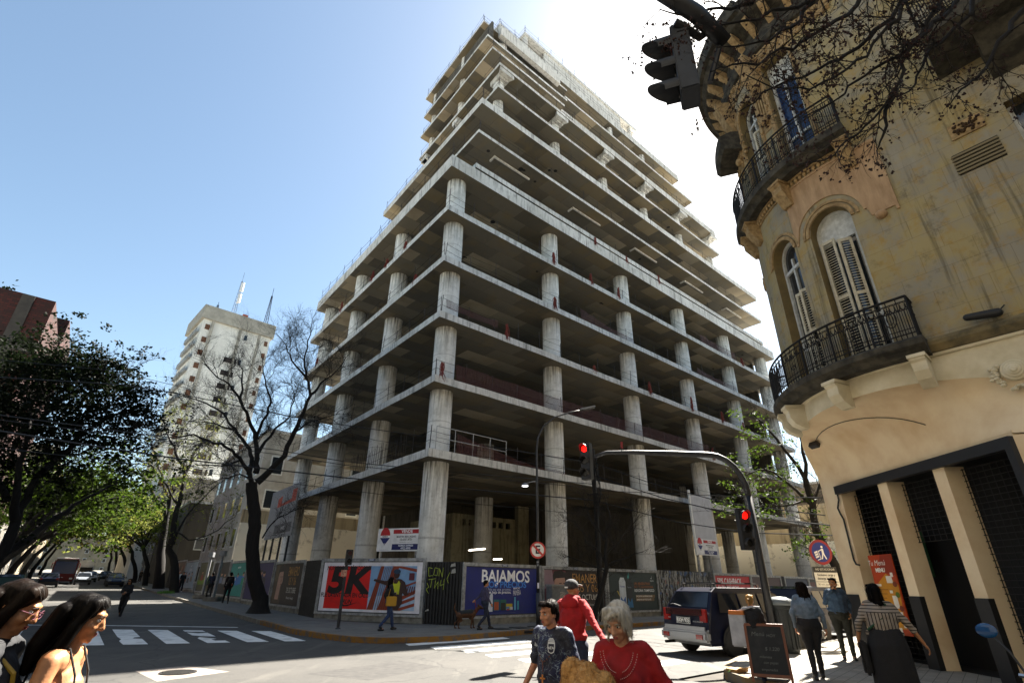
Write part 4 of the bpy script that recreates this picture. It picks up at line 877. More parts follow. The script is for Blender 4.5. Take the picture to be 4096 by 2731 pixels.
# -------- poster contents (x, z are fractions of the sheet unless scaled)
def P5K(A_, x, z, w_, h):
    A_.rect('#e8e6ee', x, z, x + w_, z + h)
    A_.rect('#d81a12', x + .05*w_, z + .05*h, x + .50*w_, z + .92*h)
    X = lambda f: x + f*w_; Z = lambda f: z + f*h
    A_.text('#1c0505', 'NUNCA PODRÍA CORRER', X(.275), Z(.875), .12*h, bold=.006, sx=.9)
    A_.text('#120404', '5K', X(.275), Z(.60), .74*h, bold=.06, sx=1.3, shear=.12)
    A_.text('#1c0505', 'FUE LA ENTRADA EN CALOR.', X(.275), Z(.32), .12*h, bold=.006, sx=.88)
    A_.text('#1c0505', 'RUN', X(.29), Z(.19), .12*h, bold=.006, shear=.3)
    A_.poly('#1c0505', [(X(.24), Z(.15)), (X(.25), Z(.10)), (X(.30), Z(.105)), (X(.40), Z(.185)), (X(.30), Z(.135)), (X(.27), Z(.125))])
    A_.rect('#7fa6cf', X(.5), Z(.05), X(.95), Z(.92)); A_.poly('#a9c2de', [(X(.5), Z(.05)), (X(.95), Z(.05)), (X(.95), Z(.4)), (X(.5), Z(.3))])
    for p in ([(.60, .05), (.72, .92), (.78, .92), (.70, .05)], [(.5, .05), (.60, .92), (.63, .92), (.56, .05)], [(.80, .3), (.95, .45), (.95, .38), (.82, .24)], [(.80, .5), (.95, .62), (.95, .58), (.8, .46)], [(.7, .92), (.95, .8), (.95, .86), (.8, .92)], [(.62, .05), (.95, .33), (.95, .27), (.70, .05)], [(.74, .05), (.95, .2), (.95, .14), (.82, .05)]): A_.poly('#8e3b22', [(X(a), Z(b)) for a, b in p])
    for i in range(9): A_.poly('#6f2d1b', [(X(.51 + i*.022), Z(.05)), (X(.515 + i*.022), Z(.05)), (X(.60 + i*.016), Z(.9)), (X(.596 + i*.016), Z(.9))])
    for i in range(6): A_.poly('#5d2417', [(X(.82 + i*.022), Z(.36)), (X(.83 + i*.022), Z(.36)), (X(.85 + i*.02), Z(.52)), (X(.84 + i*.02), Z(.52))])
    # runner
    A_.poly('#3a2018', [(X(.70), Z(.05)), (X(.80), Z(.05)), (X(.84), Z(.2)), (X(.83), Z(.4)), (X(.86), Z(.33)), (X(.89), Z(.36)), (X(.85), Z(.6)), (X(.81), Z(.66)), (X(.735), Z(.66)), (X(.66), Z(.62)), (X(.55), Z(.66)), (X(.54), Z(.62)), (X(.66), Z(.54)), (X(.72), Z(.5)), (X(.73), Z(.3))])
    A_.poly('#c9cf2a', [(X(.735), Z(.38)), (X(.80), Z(.36)), (X(.805), Z(.58)), (X(.79), Z(.63)), (X(.775), Z(.57)), (X(.745), Z(.57)), (X(.735), Z(.63)), (X(.725), Z(.55))])
    A_.disc('#3a2018', X(.765), Z(.745), .028*w_, .075*h); A_.disc('#1b3550', X(.765), Z(.81), .035*w_, .05*h); A_.rect('#5b2030', X(.885), Z(.64), X(.935), Z(.78))
def PBAJ(A_, x, z, w_, h):
    A_.rect('#10206e', x, z, x + w_, z + h); X = lambda f: x + f*w_; Z = lambda f: z + f*h
    A_.text('#f4f5f8', 'BAJAMOS', X(.53), Z(.80), .37*h, bold=.014, sx=1.0)
    A_.text('#3f86e0', 'LOS PRECIOS', X(.53), Z(.625), .19*h, bold=.008, sx=1.18)
    A_.text('#c3c9dc', 'No es una promo,', X(.60), Z(.525), .085*h, align='RIGHT', sx=1.15); A_.text('#e8e8f0', 'es una baja de precios.', X(.60), Z(.465), .085*h, bold=.002, align='RIGHT', sx=1.12)
    A_.text('#e8e8f0', 'MARCAS', X(.675), Z(.55), .055*h, bold=.002, rot=.05); A_.text('#e8e8f0', 'PRIMERA', X(.68), Z(.45), .16*h, sx=.4, rot=.07)
    A_.poly('#e8e8f0', [(X(.2), Z(.48)), (X(.33), Z(.48)), (X(.265), Z(.38))]); A_.poly('#cdd3e0', [(X(.29), Z(.06)), (X(.35), Z(.06)), (X(.35), Z(.42)), (X(.33), Z(.45)), (X(.31), Z(.40))])
    for i, (c, a, b, t) in enumerate([('#23656b', .36, .44, .31), ('#a04a26', .37, .43, .26), ('#1c5a52', .45, .53, .31), ('#19181a', .46, .52, .24), ('#b3a024', .53, .615, .22), ('#5c7fb0', .53, .575, .16), ('#a02330', .54, .57, .11), ('#c9c9d4', .585, .62, .15), ('#3b6fa8', .635, .665, .3), ('#5ba0c8', .64, .66, .36), ('#3b8fa8', .68, .705, .28)]): A_.rect(c, X(a), Z(.08 + (i % 3)*.01), X(b), Z(t))
    A_.rect('#4a568c', X(.33), Z(.025), X(.66), Z(.032))
def PEMA(A_, x, z, w_, h, half=False):
    A_.rect('#241612', x, z, x + w_, z + h); X = lambda f: x + f*w_; Z = lambda f: z + f*h
    A_.poly('#6b3640' if not half else '#4a3a26', [(X(0), Z(0)), (X(.34), Z(0)), (X(.30), Z(.5)), (X(.34), Z(1)), (X(0), Z(1))]); A_.poly('#8d7580' if not half else '#5c4c34', [(X(0), Z(.55)), (X(.16), Z(.6)), (X(.12), Z(1)), (X(0), Z(1))])
    A_.poly('#b58e7c', [(X(.13), Z(.1)), (X(.27), Z(.1)), (X(.29), Z(.45)), (X(.34), Z(.55)), (X(.325), Z(.78)), (X(.30), Z(.9)), (X(.17), Z(.9)), (X(.15), Z(.6))]); A_.poly('#1d1210', [(X(.14), Z(.72)), (X(.18), Z(.80)), (X(.33), Z(.82)), (X(.34), Z(.93)), (X(.27), Z(1)), (X(.16), Z(.97)), (X(.13), Z(.86))])
    A_.rect('#2a1613', X(.23), Z(.67), X(.27), Z(.69)); A_.rect('#2a1613', X(.295), Z(.67), X(.32), Z(.69)); A_.poly('#94685a', [(X(.28), Z(.68)), (X(.30), Z(.56)), (X(.265), Z(.55))]); A_.rect('#7a3f38', X(.26), Z(.47), X(.31), Z(.49))
    c = '#b98842'
    A_.text(c, 'EMANERO', X(.70), Z(.80), .33*h, sx=.82 if not half else .6, bold=.004); A_.text(c, '05 Y 06', X(.70), Z(.56), .28*h, sx=.95 if not half else .7); A_.text('#d8d4cc', 'DE OCTUBRE', X(.70), Z(.34), .19*h, sx=.92 if not half else .7); A_.text('#e6e4e0', 'Movistar Arena))', X(.70), Z(.16), .085*h)
def PREX(A_, x, z, w_, h):
    A_.rect('#0a2220', x, z, x + w_, z + h); X = lambda f: x + f*w_; Z = lambda f: z + f*h
    A_.poly('#3aa3a0', [(X(.36), Z(.78)), (X(.40), Z(.99)), (X(.415), Z(.98)), (X(.375), Z(.62)), (X(.37), Z(.62)), (X(.395), Z(.9))])
    A_.poly('#b5a02c', [(X(.15), Z(.5)), (X(.17), Z(.5)), (X(.27), Z(.2)), (X(.25), Z(.2))])
    A_.poly('#c5ced6', [(X(.2), Z(.1)), (X(.33), Z(.1)), (X(.33), Z(.75)), (X(.30), Z(.86)), (X(.23), Z(.86)), (X(.2), Z(.75))]); A_.poly('#3a5fa0', [(X(.2), Z(.1)), (X(.33), Z(.1)), (X(.31), Z(.36)), (X(.265), Z(.25)), (X(.22), Z(.36))]); A_.text('#3a4fa0', 'Rexona', X(.265), Z(.62), .07*h, bold=.002)
    A_.poly('#0c0f14', [(X(.345), Z(.1)), (X(.46), Z(.1)), (X(.46), Z(.74)), (X(.43), Z(.83)), (X(.37), Z(.83)), (X(.345), Z(.74))]); A_.poly('#1b5f8c', [(X(.345), Z(.06)), (X(.46), Z(.06)), (X(.44), Z(.32)), (X(.40), Z(.2)), (X(.36), Z(.32))]); A_.text('#8a97a5', 'Rexona', X(.402), Z(.6), .06*h)
    A_.text('#9a5a26', 'UN ARGENTINO', X(.50), Z(.70), .1*h, align='LEFT', bold=.003, sx=1.1); A_.text('#8a5222', 'NO TE ABANDONA', X(.50), Z(.61), .1*h, align='LEFT', bold=.003, sx=1.1); A_.text('#e4e8ea', 'REXONA TAMPOCO', X(.50), Z(.51), .1*h, align='LEFT', bold=.004, sx=1.1)
    for zz, ww in ((.355, .41), (.265, .39)): A_.rect('#6d5434', X(.52), Z(zz - .04), X(.52 + ww), Z(zz + .04))
    A_.text('#f0ece2', 'ENCONTRÁ LAS PROMOCIONES', X(.53), Z(.355), .058*h, align='LEFT', sx=.95, bold=.002); A_.text('#f0ece2', 'DE REXONA EN TODO EL PAÍS', X(.53), Z(.265), .058*h, align='LEFT', sx=.92, bold=.002)
    A_.poly('#e4e8ea', [(X(.87), Z(.86)), (X(.885), Z(.83)), (X(.905), Z(.96)), (X(.888), Z(.87))]); A_.text('#e4e8ea', 'Rexona', X(.89), Z(.79), .06*h)
def PCASH(A_, x, z, w_, h):
    A_.rect('#b81c28', x, z, x + w_, z + h); X = lambda f: x + f*w_; Z = lambda f: z + f*h
    A_.text('#eeeef2', '50% CA$HBACK', X(.06), Z(.82), .26*h, align='LEFT', sx=.95, bold=.01); A_.text('#eeeef2', 'EN TUS RECARGAS', X(.06), Z(.60), .19*h, align='LEFT', sx=.92, bold=.005); A_.disc('#c98a6a', X(.75), Z(.4), .05*w_); A_.poly('#3a2a60', [(X(.6), Z(0)), (X(.95), Z(0)), (X(.85), Z(.35)), (X(.68), Z(.35))])
def collage(cols, seed, words=()):
    def f(A_, x, z, w_, h):
        rg = random.Random(seed); A_.rect(cols[0], x, z, x + w_, z + h)
        for i in range(26):
            c = rg.choice(cols[1:]); a, b = rg.uniform(0, .9), rg.uniform(.05, .85); s = rg.uniform(.04, .13); A_.poly(c, [(x + w_*min(1, max(0, a + s*math.cos(q)*rg.uniform(.6, 1.2))), z + h*min(1, max(0, b + 1.3*s*math.sin(q)*rg.uniform(.6, 1.2)))) for q in [k*math.pi/4 for k in range(8)]])
        for (c, st, fx, fz, sz) in words: A_.text(c, st, x + fx*w_, z + fz*h, sz*h, bold=.006, sx=.8)
    return f
def people_poster(bgc, skin, words, band=None):
    def f(A_, x, z, w_, h):
        X = lambda q: x + q*w_; Z = lambda q: z + q*h; A_.rect(bgc, x, z, x + w_, z + h)
        if band: A_.poly(band[0], [(X(0), Z(band[1])), (X(1), Z(band[1] + .05)), (X(1), Z(band[2])), (X(0), Z(band[2] - .06))])
        for i, (px, pz, c) in enumerate(skin): A_.poly(c, [(X(px - .09), Z(pz - .3)), (X(px + .09), Z(pz - .3)), (X(px + .07), Z(pz - .1)), (X(px - .07), Z(pz - .1))]); A_.disc('#b5866a', X(px), Z(pz), .045*w_, .07*h); A_.disc('#1a1210', X(px), Z(pz + .045), .047*w_, .04*h)
        for (c, st, fx, fz, sz) in words: A_.text(c, st, X(fx), Z(fz), sz*h, bold=.004, sx=.8)
    return f
# -------- left series along the left street
def lp(m_): return NM(9.0, m_)
left = [
 (74.2, 69.4, None, 'plain dark end panel of the hoarding beside the double trunked tree', None, None),
 (69.3, 63.5, 'b', 'poster board of brown faces, farthest up the left street', collage(['#5c4636', '#8a6a50', '#3a2c24', '#a2876b', '#6d2f22'], 11), '#5c4636'),
 (63.3, 56.6, 'b', 'pale blue poster board with white and dark lettering, by the tree posts', people_poster('#8a9dad', [(.2, .55, '#5c4a3c'), (.45, .5, '#3f4650'), (.7, .55, '#7a6a5a')], [('#e6ecf2', 'sabella', .5, .85, .12), ('#e6ecf2', 'QUE VUELE', .5, .7, .13), ('#2c2c34', 'amigos', .75, .5, .07)]), '#8a9dad'),
 (55.3, 49.4, 'b', 'olive green poster board with small figures behind the grey lamp posts', people_poster('#4a4a32', [(.3, .65, '#8c2f2a'), (.6, .68, '#b09a2a'), (.8, .6, '#3f5a2c')], [('#7f9a2c', 'FESTIVAL', .5, .3, .13)], ('#5c7a1e', .2, .42)), '#4a4a32'),
 (49.2, 43.3, 'b', 'black poster board with a shouting crowd behind the walking man', people_poster('#191717', [(.4, .6, '#4c4c56'), (.6, .62, '#5a6a86'), (.8, .6, '#7b7b80')], [('#d4d4d8', 'EL SHOW', .25, .35, .1), ('#c6c6cc', 'SIGUE', .25, .25, .1)]), '#191717'),
 (43.1, 38.5, 'b', 'teal and blue poster board with white captions left of the big bare tree', people_poster('#0b7f78', [(.2, .6, '#d06a2a'), (.55, .62, '#2a66b0'), (.9, .65, '#2a8a6a')], [('#e8f2f2', 'personal flow', .55, .87, .1), ('#e8f2f2', 'TU EQUIPO', .35, .5, .11), ('#e8f2f2', 'TU MÚSICA', .35, .38, .08)], ('#1b6fb5', .32, .62)), '#0b7f78'),
 (38.3, 32.3, 'b', 'purple poster board partly hidden by the big bare tree trunk', people_poster('#2c2458', [(.45, .7, '#1a1628'), (.58, .74, '#241e3c'), (.7, .7, '#1a1628')], [('#e6e4f0', 'LA ENOMUSA', .62, .42, .13), ('#8e88c0', 'estreno', .7, .26, .05)]), '#2c2458'),
 (32.1, 27.2, 'b', 'brown concert poster board with gold lettering right of the big bare tree', lambda A_, x, z, w_, h: PEMA(A_, x, z, w_, h, True), '#241612'),
]
for i, (m1, m0, kd, label, art, sh) in enumerate(left):
    a, b = lp(m1), lp(m0); mc = (m1 + m0)/2; za = gz(lp(mc).x, lp(mc).y) + .15; zt_ = 2.50 + .0237*(mc - 25)
    if kd is None: corrug(a, b, za, zt_, label)
    else: billboard(a, b, za, zt_, 0, label) if False else billboard(a, b, za, 0, zt_, label, art, sh, base=.2, digo=False)
C1, C2 = Vector((-8.55, 25.6, 0)), Vector((-1.9, 22.93, 0)); cdv = (C2 - C1).normalized()
def graf(A_, L_, h):
    def stroke(c, pts, w_=.022):
        for p, q in zip(pts, pts[1:]):
            d = Vector((q[0] - p[0], q[1] - p[1])).normalized()*w_; A_.poly(c, [(p[0] - d.y, p[1] + d.x), (p[0] + d.y, p[1] - d.x), (q[0] + d.y, q[1] - d.x), (q[0] - d.y, q[1] + d.x)])
    G_ = '#8fa03a'; X = .12; 
    for pts in ([(.3, 2.05), (.12, 2.08), (.15, 1.75), (.35, 1.78)], [(.42, 2.05), (.38, 1.8), (.55, 1.78), (.58, 2.05), (.42, 2.07)], [(.64, 1.75), (.64, 2.05), (.8, 1.72), (.82, 2.08)], [(.15, 1.62), (.5, 1.66)], [(.32, 1.64), (.28, 1.32)], [(.5, 1.6), (.46, 1.3), (.62, 1.55), (.62, 1.28)], [(.75, 1.62), (.72, 1.4), (.88, 1.45)], [(.9, 1.66), (.88, 1.25)], [(.1, 1.5), (.2, 1.35), (.08, 1.25), (.22, 1.1)], [(1.15, 1.9), (1.02, 1.65), (1.1, 1.5)]): stroke(G_, pts, .014)
    for (a, b, c, d) in ((1.2, 1.85, 1.42, 2.05), (.1, .45, .3, .55), (1.15, 2.1, 1.4, 2.25)): A_.poly('#9a9a94', [(a, b), (c, b + .03), (c - .03, d), (a + .04, d - .05)])
corrug(lp(27.1), C1 + Vector((.02, -.05, 0)), .2, 2.55, 'black corrugated corner panel between the brown concert poster and the red 5K board', art=None)
p5 = C1 + cdv*5.46
billboard(C1, p5, .15, 0, 2.60, 'big white bordered poster board reading 5K on red with a runner and red bridge', P5K, '#e8e6ee')
corrug(p5 + cdv*.02, C2, .15, 2.45, 'black corrugated panel with yellow green graffiti between the two large posters', art=graf)
def rp(n_): return NM(n_, 18.5)
billboard(rp(12.55), rp(16.95), .15, 0, 2.43, 'blue poster board reading BAJAMOS LOS PRECIOS behind the dog walker', PBAJ, '#10206e')
billboard(rp(17.0), rp(21.55), .15, 0, 2.42, 'dark concert poster board with gold EMANERO lettering behind the bare sapling', PEMA, '#241612')
billboard(rp(21.6), rp(26.1), .15, 0, 2.42, 'dark green deodorant poster board with two spray cans', PREX, '#0a2220')
def torn(seed):
    m_, t, b = nodes_of('torn_posters_%d' % seed, .8); v = mapped(t, scale=(6, 6, 1.1), loc=(seed*3, 0, 0)); v2 = mapped(t, loc=(seed, 0, 0))
    n1 = noi(t, v, 1.6, 8, .75); n2 = noi(t, v2, 2.5, 6); c = mix(t, '#131313', '#8f8f8a', ramp(t, n1, [(.5, 0.), (.56, 1.)])); c = mix(t, c, '#3a5f94', ramp(t, n2, [(.6, 0.), (.64, .5)])); c = mix(t, c, '#8a3a2c', ramp(t, noi(t, v2, 3.3, 4), [(.64, 0.), (.67, .5)])); t.links.new(c, b.inputs['Base Color']); return m_
for (a, b, sd_, lb) in ((26.15, 29.3, 1, 'black hoarding panel shredded with torn paper beside the deodorant poster'), (29.35, 32.1, 2, 'torn paper panel left of the red cashback poster, behind the van')):
    rt, L_ = panel_root('torn_panel', rp(a), rp(b), .15, lb, 'hoarding panel'); mb = MB(); mb.box2((0, -.06, 0), (L_, 0, 2.3)); mb.build('sheet', torn(sd_), rt)
    mb = MB(); rg = random.Random(sd_)
    for i in range(26): x, z = rg.uniform(.1, L_ - .1), rg.uniform(.3, 2.2); w_, h = rg.uniform(.03, .12), rg.uniform(.08, .35); mb.add([(x, -.063, z), (x + w_, -.075, z + .02), (x + w_*.7, -.09, z - h), (x + .02, -.07, z - h*.8)], [(0, 1, 2, 3)])
    mb.build('paper_shreds', mat('torn_paper', '#a2a29d', .8, c2='#5c6a80', scale=3), rt)
billboard(rp(32.2), rp(37.1), .15, 0, 2.43, 'red poster board reading 50% CASHBACK above the van roof', PCASH, '#9c1822')
billboard(rp(37.15), rp(41.9), .15, 0, 2.41, 'dark red film collage poster board behind the signal pole', collage(['#3a2428', '#6a3038', '#8a4a3c', '#2a2030', '#9a6a5a', '#241418'], 5), '#3a2428')
corrug(rp(41.95), rp(42.5), .15, 2.4, 'narrow black hoarding post between the collage and the blue film poster')
billboard(rp(42.5), rp(46.9), .15, 0, 2.40, 'dark blue film poster board reading MAIPEL behind the parked car', people_poster('#13203c', [(.45, .55, '#2c3450')], [('#c9ccd6', 'ANGEL', .75, .35, .14)], ('#1b4a86', .3, .7)), '#13203c')
billboard(rp(46.95), rp(51.5), .15, 0, 2.38, 'black and red poster board with curling white edge above the parked car', people_poster('#160a0c', [(.5, .45, '#0a0808')], [('#7a141a', 'ESTRENO', .5, .85, .12)], ('#4a0d12', .5, .95)), '#d4d4d0')
for i in range(3):
    corrug(rp(51.6 + i*8), rp(59.5 + i*8), .15, 2.35, 'grey weathered hoarding stretch %s' % ('beside the red and black poster', 'behind the loading sign', 'farthest along the right street')[i], mat_=mat('grey_hoarding', '#6c6a66', .8, c2='#4a4845', scale=2, stretch=(4, 4, .6)))
# -------- sale boards
def vende(A_, w_, h, z0=0.0):
    A_.rect('#e9e9ea', 0, z0, w_, z0 + h); X = lambda f: f*w_; Z = lambda f: z0 + f*h
    A_.rect('#a8161c', X(.36), Z(.76), X(.98), Z(.94)); A_.text('#f4f4f4', 'VENDE', X(.67), Z(.85), .19*h, bold=.005)
    A_.text('#20202a', 'MARTIN MACAGNO', X(.66), Z(.62), .115*h, bold=.003); A_.text('#20202a', '15.6357.8731', X(.66), Z(.50), .125*h, bold=.003); A_.text('#44444c', 'CÓRDOBA 6097 / CMCPSI/LM 501', X(.66), Z(.385), .05*h)
    A_.rect('#171f5e', X(.35), Z(.06), X(.98), Z(.31)); A_.text('#eef0f6', 'RE/MAX EXPRESS', X(.665), Z(.235), .105*h, bold=.003); A_.text('#eef0f6', '4922.4990', X(.665), Z(.12), .125*h, bold=.003)
    cx, cz, r_ = X(.175), Z(.64), .115*w_
    A_.poly('#b01820', [(cx - r_, cz + .03*h)] + [(cx + r_*math.cos(q), cz + .03*h + r_*1.35*math.sin(q)) for q in [math.pi - k*math.pi/12 for k in range(13)]])
    A_.rect('#f4f4f4', cx - r_, cz - .05*h, cx + r_, cz + .05*h); A_.text('#1a2050', 'RE/MAX', cx, cz, .085*h, bold=.003)
    A_.poly('#1b2468', [(cx - r_, cz - .05*h), (cx + r_, cz - .05*h), (cx + r_*.25, cz - .30*h), (cx - r_*.25, cz - .30*h)]); A_.rect('#1a2050', cx - r_*.15, cz - .36*h, cx + r_*.15, cz - .33*h); A_.rect('#8a8a90', X(.07), Z(.06), X(.28), Z(.07))
nn_ = Vector((-cdv.y, cdv.x, 0))
sb = empty('sale_board', C1 + cdv*2.0 + nn_*1.2 + Vector((0, 0, .11)), math.atan2(cdv.y, cdv.x), 'white sale board reading VENDE in front of the columns, above the 5K poster', 'sale sign', 'sale signs at the tower')
A_ = Art(-.012); off = 2.84
vende(A_, 2.38, 1.0, off); A_.build('print', sb); mb = MB(); mb.box2((0, -.01, off), (2.38, .02, off + 1.0)); mb.build('board', WHITE, sb)
for x in (.25, 2.1): mb = MB(); mb.cyl((x, .05, 0), (x, .05, off + .9), .035, seg=8); mb.build('post', GREYF, sb)
sb = empty('sale_board', NM(32.56, 19.6, .11), R(90) - AZB, 'tall blank grey-white board with a VENDE panel at its foot, above the van', 'sale sign', 'sale signs at the tower')
A_ = Art(-.012); vende(A_, 2.66, 1.02, 3.44); A_.build('print', sb); mb = MB(); mb.box2((0, -.01, 3.43), (2.68, .05, 7.4)); mb.build('board', mat('blank_board', '#b9bac0', .6, c2='#aaabb0', scale=2), sb)
mb = MB(); mb.box2((-.16, -.06, 3.4), (-.01, .06, 7.62)); mb.build('frame', WHITE, sb)
for x in (.15, 1.7): mb = MB(); mb.cyl((x, .08, 0), (x, .08, 3.6), .09, seg=8); mb.build('post', GREYF, sb)
a, b = at_n(1056, 2160, 9.8), at_n(1166, 2130, 9.8)
sb = empty('sale_board', Vector((a.x, a.y, .4)), math.atan2(b.y - a.y, b.x - a.x), 'white board with orange red emblem and grey caption on four legs by the left columns', 'sale sign')
L_ = (b - a).xy.length; z0 = a.z - .4; h = at_n(1110, 1965, 9.8).z - a.z
A_ = Art(-.02); A_.rect('#85868a', 0, z0, L_, z0 + h); A_.poly('#b23a1e', [(L_*.3, z0 + h*.62), (L_*.95, z0 + h*.66), (L_*.95, z0 + h*.9), (L_*.8, z0 + h*.9), (L_*.8, z0 + h*.72), (L_*.45, z0 + h*.68), (L_*.45, z0 + h*.85), (L_*.3, z0 + h*.8)]); A_.rect('#4a4a50', L_*.35, z0 + h*.08, L_*.95, z0 + h*.26); A_.text('#d0d0d4', 'VENDE', L_*.65, z0 + h*.17, h*.09); A_.build('print', sb)
mb = MB(); mb.box2((0, -.015, z0), (L_, .05, z0 + h)); mb.build('board', GREYF, sb)
for f in (.08, .34, .62, .9): mb = MB(); mb.box2((L_*f - .06, .0, 0), (L_*f + .06, .1, z0 + .3)); mb.build('leg', mat('dark_leg', '#2a2a2c', .7), sb)

# ================================================================ WALLS AND BUILDINGS AROUND
def wall_mat(name, top, low_, stain, zl=4.6):
    m_, t, b = nodes_of(name, .9); v = mapped(t); sx = N(t, 'SeparateXYZ'); t.links.new(v, sx.inputs[0]); mt = N(t, 'Math', operation='GREATER_THAN'); 
    ad = N(t, 'Math', operation='ADD'); nz = noi(t, mapped(t, scale=(.6, .6, .6)), 1, 3); ml = N(t, 'Math', operation='MULTIPLY'); ml.inputs[1].default_value = .5; t.links.new(nz, ml.inputs[0]); t.links.new(ml.outputs[0], ad.inputs[0]); t.links.new(sx.outputs[2], ad.inputs[1]); t.links.new(ad.outputs[0], mt.inputs[0]); mt.inputs[1].default_value = zl
    up_ = mix(t, top, stain, ramp(t, noi(t, mapped(t, scale=(1.2, 1.2, .12)), 1.6, 6, .7), [(.48, 0.), (.68, .85)])); dn = mix(t, low_, '#9a8a6c', ramp(t, noi(t, v, .7, 7, .7), [(.56, 0.), (.66, .8)])); dn = mix(t, dn, '#5a4e3c', ramp(t, noi(t, v, 1.7, 7, .7), [(.63, 0.), (.7, .6)]))
    t.links.new(mix(t, dn, up_, mt.outputs[0]), b.inputs['Base Color']); bumpto(t, b, nz, .2); return m_
WM = wall_mat('perimeter_plaster', '#b09e7c', '#efe4cb', '#5f4f38', 6.1)
zt_w = at_m(1000, 2037, 47.0).z
mb = MB(); mb.prism(quadpoly(9.7, 60, 47, 47.4), .1, zt_w); pw = mb.build('perimeter_wall', WM); tag(pw, 'tall stained plaster wall closing the lot behind the tower, pale below and brown above', 'wall')
mb = MB(); mb.prism(quadpoly(59, 59.4, 19, 46.9), .1, 9.5); pw = mb.build('perimeter_wall', WM); tag(pw, 'pale plaster wall at the right end of the tower lot', 'wall')
def building(name, n0, n1, m0, m1, h, wallm, label, wins=None, faces='', rm=None, sink=.5, cat='building', wsize=(1.1, 1.4), fl=3.0, z0w=1.2, rooftop=True):
    P = NM(n0, m0); z0 = gz(*NM(min(n0, n1) if n0 > 0 else n1, m0).xy); r_ = empty(name, Vector((P.x, P.y, z0)), 0, label, cat)
    mb = MB(); mb.prism([v - P.xy for v in quadpoly(n0, n1, m0, m1)], -sink, h); mb.build('wall', wallm, r_)
    def facewin(a, b, key, spacing):
        L_ = (b - a).length; u = (b - a).normalized(); nn = Vector((u.y, -u.x, 0)); k_ = int(L_/spacing); fc = int((h - z0w)/fl)
        for j in range(fc):
            for i in range(k_):
                c = a + u*((i + .5)*L_/k_) + Vector((0, 0, z0w + j*fl + wsize[1]/2)) - P
                Mx = Matrix((u, nn, Vector((0, 0, 1)))).transposed(); mb = MB(); mb.m = 0; mb.box(c, (wsize[0], .06, wsize[1]), Mx); mb.m = 1; mb.box(c + nn*.04, (wsize[0]*.8, .03, wsize[1]*.86), Mx); mb.build('window', [FRAME, GLASS], r_)
    for key, sp_ in (wins or {}).items():
        q = {'s': (NM(n0, m0), NM(n1, m0)), 'w': (NM(n0, m1), NM(n0, m0)), 'e': (NM(n1, m0), NM(n1, m1))}[key]; facewin(q[0], q[1], key, sp_)
    if rooftop: mb = MB(); mb.prism([v - P.xy for v in quadpoly(n0 - .12, n1 + .12, m0 - .12, m1 + .12)], h, h + .25); mb.build('roof', CF, r_)
    return r_
def brick_mat(name, c1, c2, mortar, rot):
    m_, t, b = nodes_of(name, .9); sw = N(t, 'SeparateXYZ'); v0 = mapped(t, rot=(0, 0, rot)); t.links.new(v0, sw.inputs[0]); cb_ = N(t, 'CombineXYZ'); ad = N(t, 'Math', operation='ADD'); t.links.new(sw.outputs[0], ad.inputs[0]); t.links.new(sw.outputs[1], ad.inputs[1]); t.links.new(ad.outputs[0], cb_.inputs[0]); t.links.new(sw.outputs[2], cb_.inputs[1])
    br = N(t, 'TexBrick', Scale=1.0); br.inputs['Brick Width'].default_value = .36; br.inputs['Row Height'].default_value = .2; br.inputs['Mortar Size'].default_value = .018; br.inputs['Color1'].default_value = (*hexc(c1), 1); br.inputs['Color2'].default_value = (*hexc(c2), 1); br.inputs['Mortar'].default_value = (*hexc(mortar), 1)
    t.links.new(cb_.outputs[0], br.inputs['Vector']); c = mix(t, br.outputs[0], '#1c120e', ramp(t, noi(t, v0, .3, 6), [(.5, 0.), (.7, .6)])); t.links.new(c, b.inputs['Base Color']); bumpto(t, b, br.outputs[1], -.5, .02); return m_
BRK = brick_mat('hollow_brick', '#43150d', '#280e09', '#17100d', -(R(90) - AZB))
# red brick party walls high on the left
bb = building('brick_building', -24, -7.1, 53.8, 64.5, 22.3, BRK, 'raw red brick party wall block with grey concrete frame, high on the left edge', rooftop=False)
org = bb.location.copy()
mb = MB()
for z in (17.5, 12.5, 7.5): mb.prism([v - org.xy for v in quadpoly(-24, -7.05, 53.72, 53.85)], z - .0, z + .9)
for n_ in (-9.2, -15.5): mb.prism([v - org.xy for v in quadpoly(n_, n_ + .8, 53.70, 53.85)], -.3, 22.25)
mb.build('concrete_frame', mat('grey_frame_concrete', '#3e3a35', .9, c2='#2c2926', scale=1), bb)
building('brick_building', -20, -7.0, 65.2, 76, 25.0, BRK, 'taller narrow red brick block behind the raw brick party wall', rooftop=False)
RIB = mat('white_ribbed_wall', '#b9b9b6', .8, c2='#9c9c98', scale=2)
wb = building('shop_building', -14, -6.9, 27, 53.6, 8.6, RIB, 'low white building with ribbed wall behind the leaning trees, left edge', {}, rooftop=True)
mb = MB(); org = wb.location.copy()
for i in range(60):
    m_ = 27.5 + i*.43; mb.prism([v - org.xy for v in quadpoly(-6.95, -6.72, m_, m_ + .16)], 1.2, 6.6)
mb.build('wall_ribs', RIB, wb)
# blocks round the crossing on the camera's side
SH = mat('street_plaster', '#6f6a60', .9, c2='#57534b', scale=.6)
building('corner_block', -40, -7.2, -40, 12, 24, SH, 'plaster corner block on the near left side of the crossing')
building('side_block', 13.5, 40, -70, -17, 22, SH, 'plaster block beyond the round corner building, behind the viewer')
building('side_block', -40, -7.2, -110, -41, 26, SH, 'plaster block behind the viewer on the left')
building('end_block', -40, 40, -150, -120, 26, SH, 'block closing the street behind the viewer')
building('side_block', 31, 90, -30, 5.0, 20, SH, 'plaster block along the right street beyond the round corner building')
building('side_block', -90, -15, 19.5, 60, 14, SH, 'plaster block behind the low white building on the left')
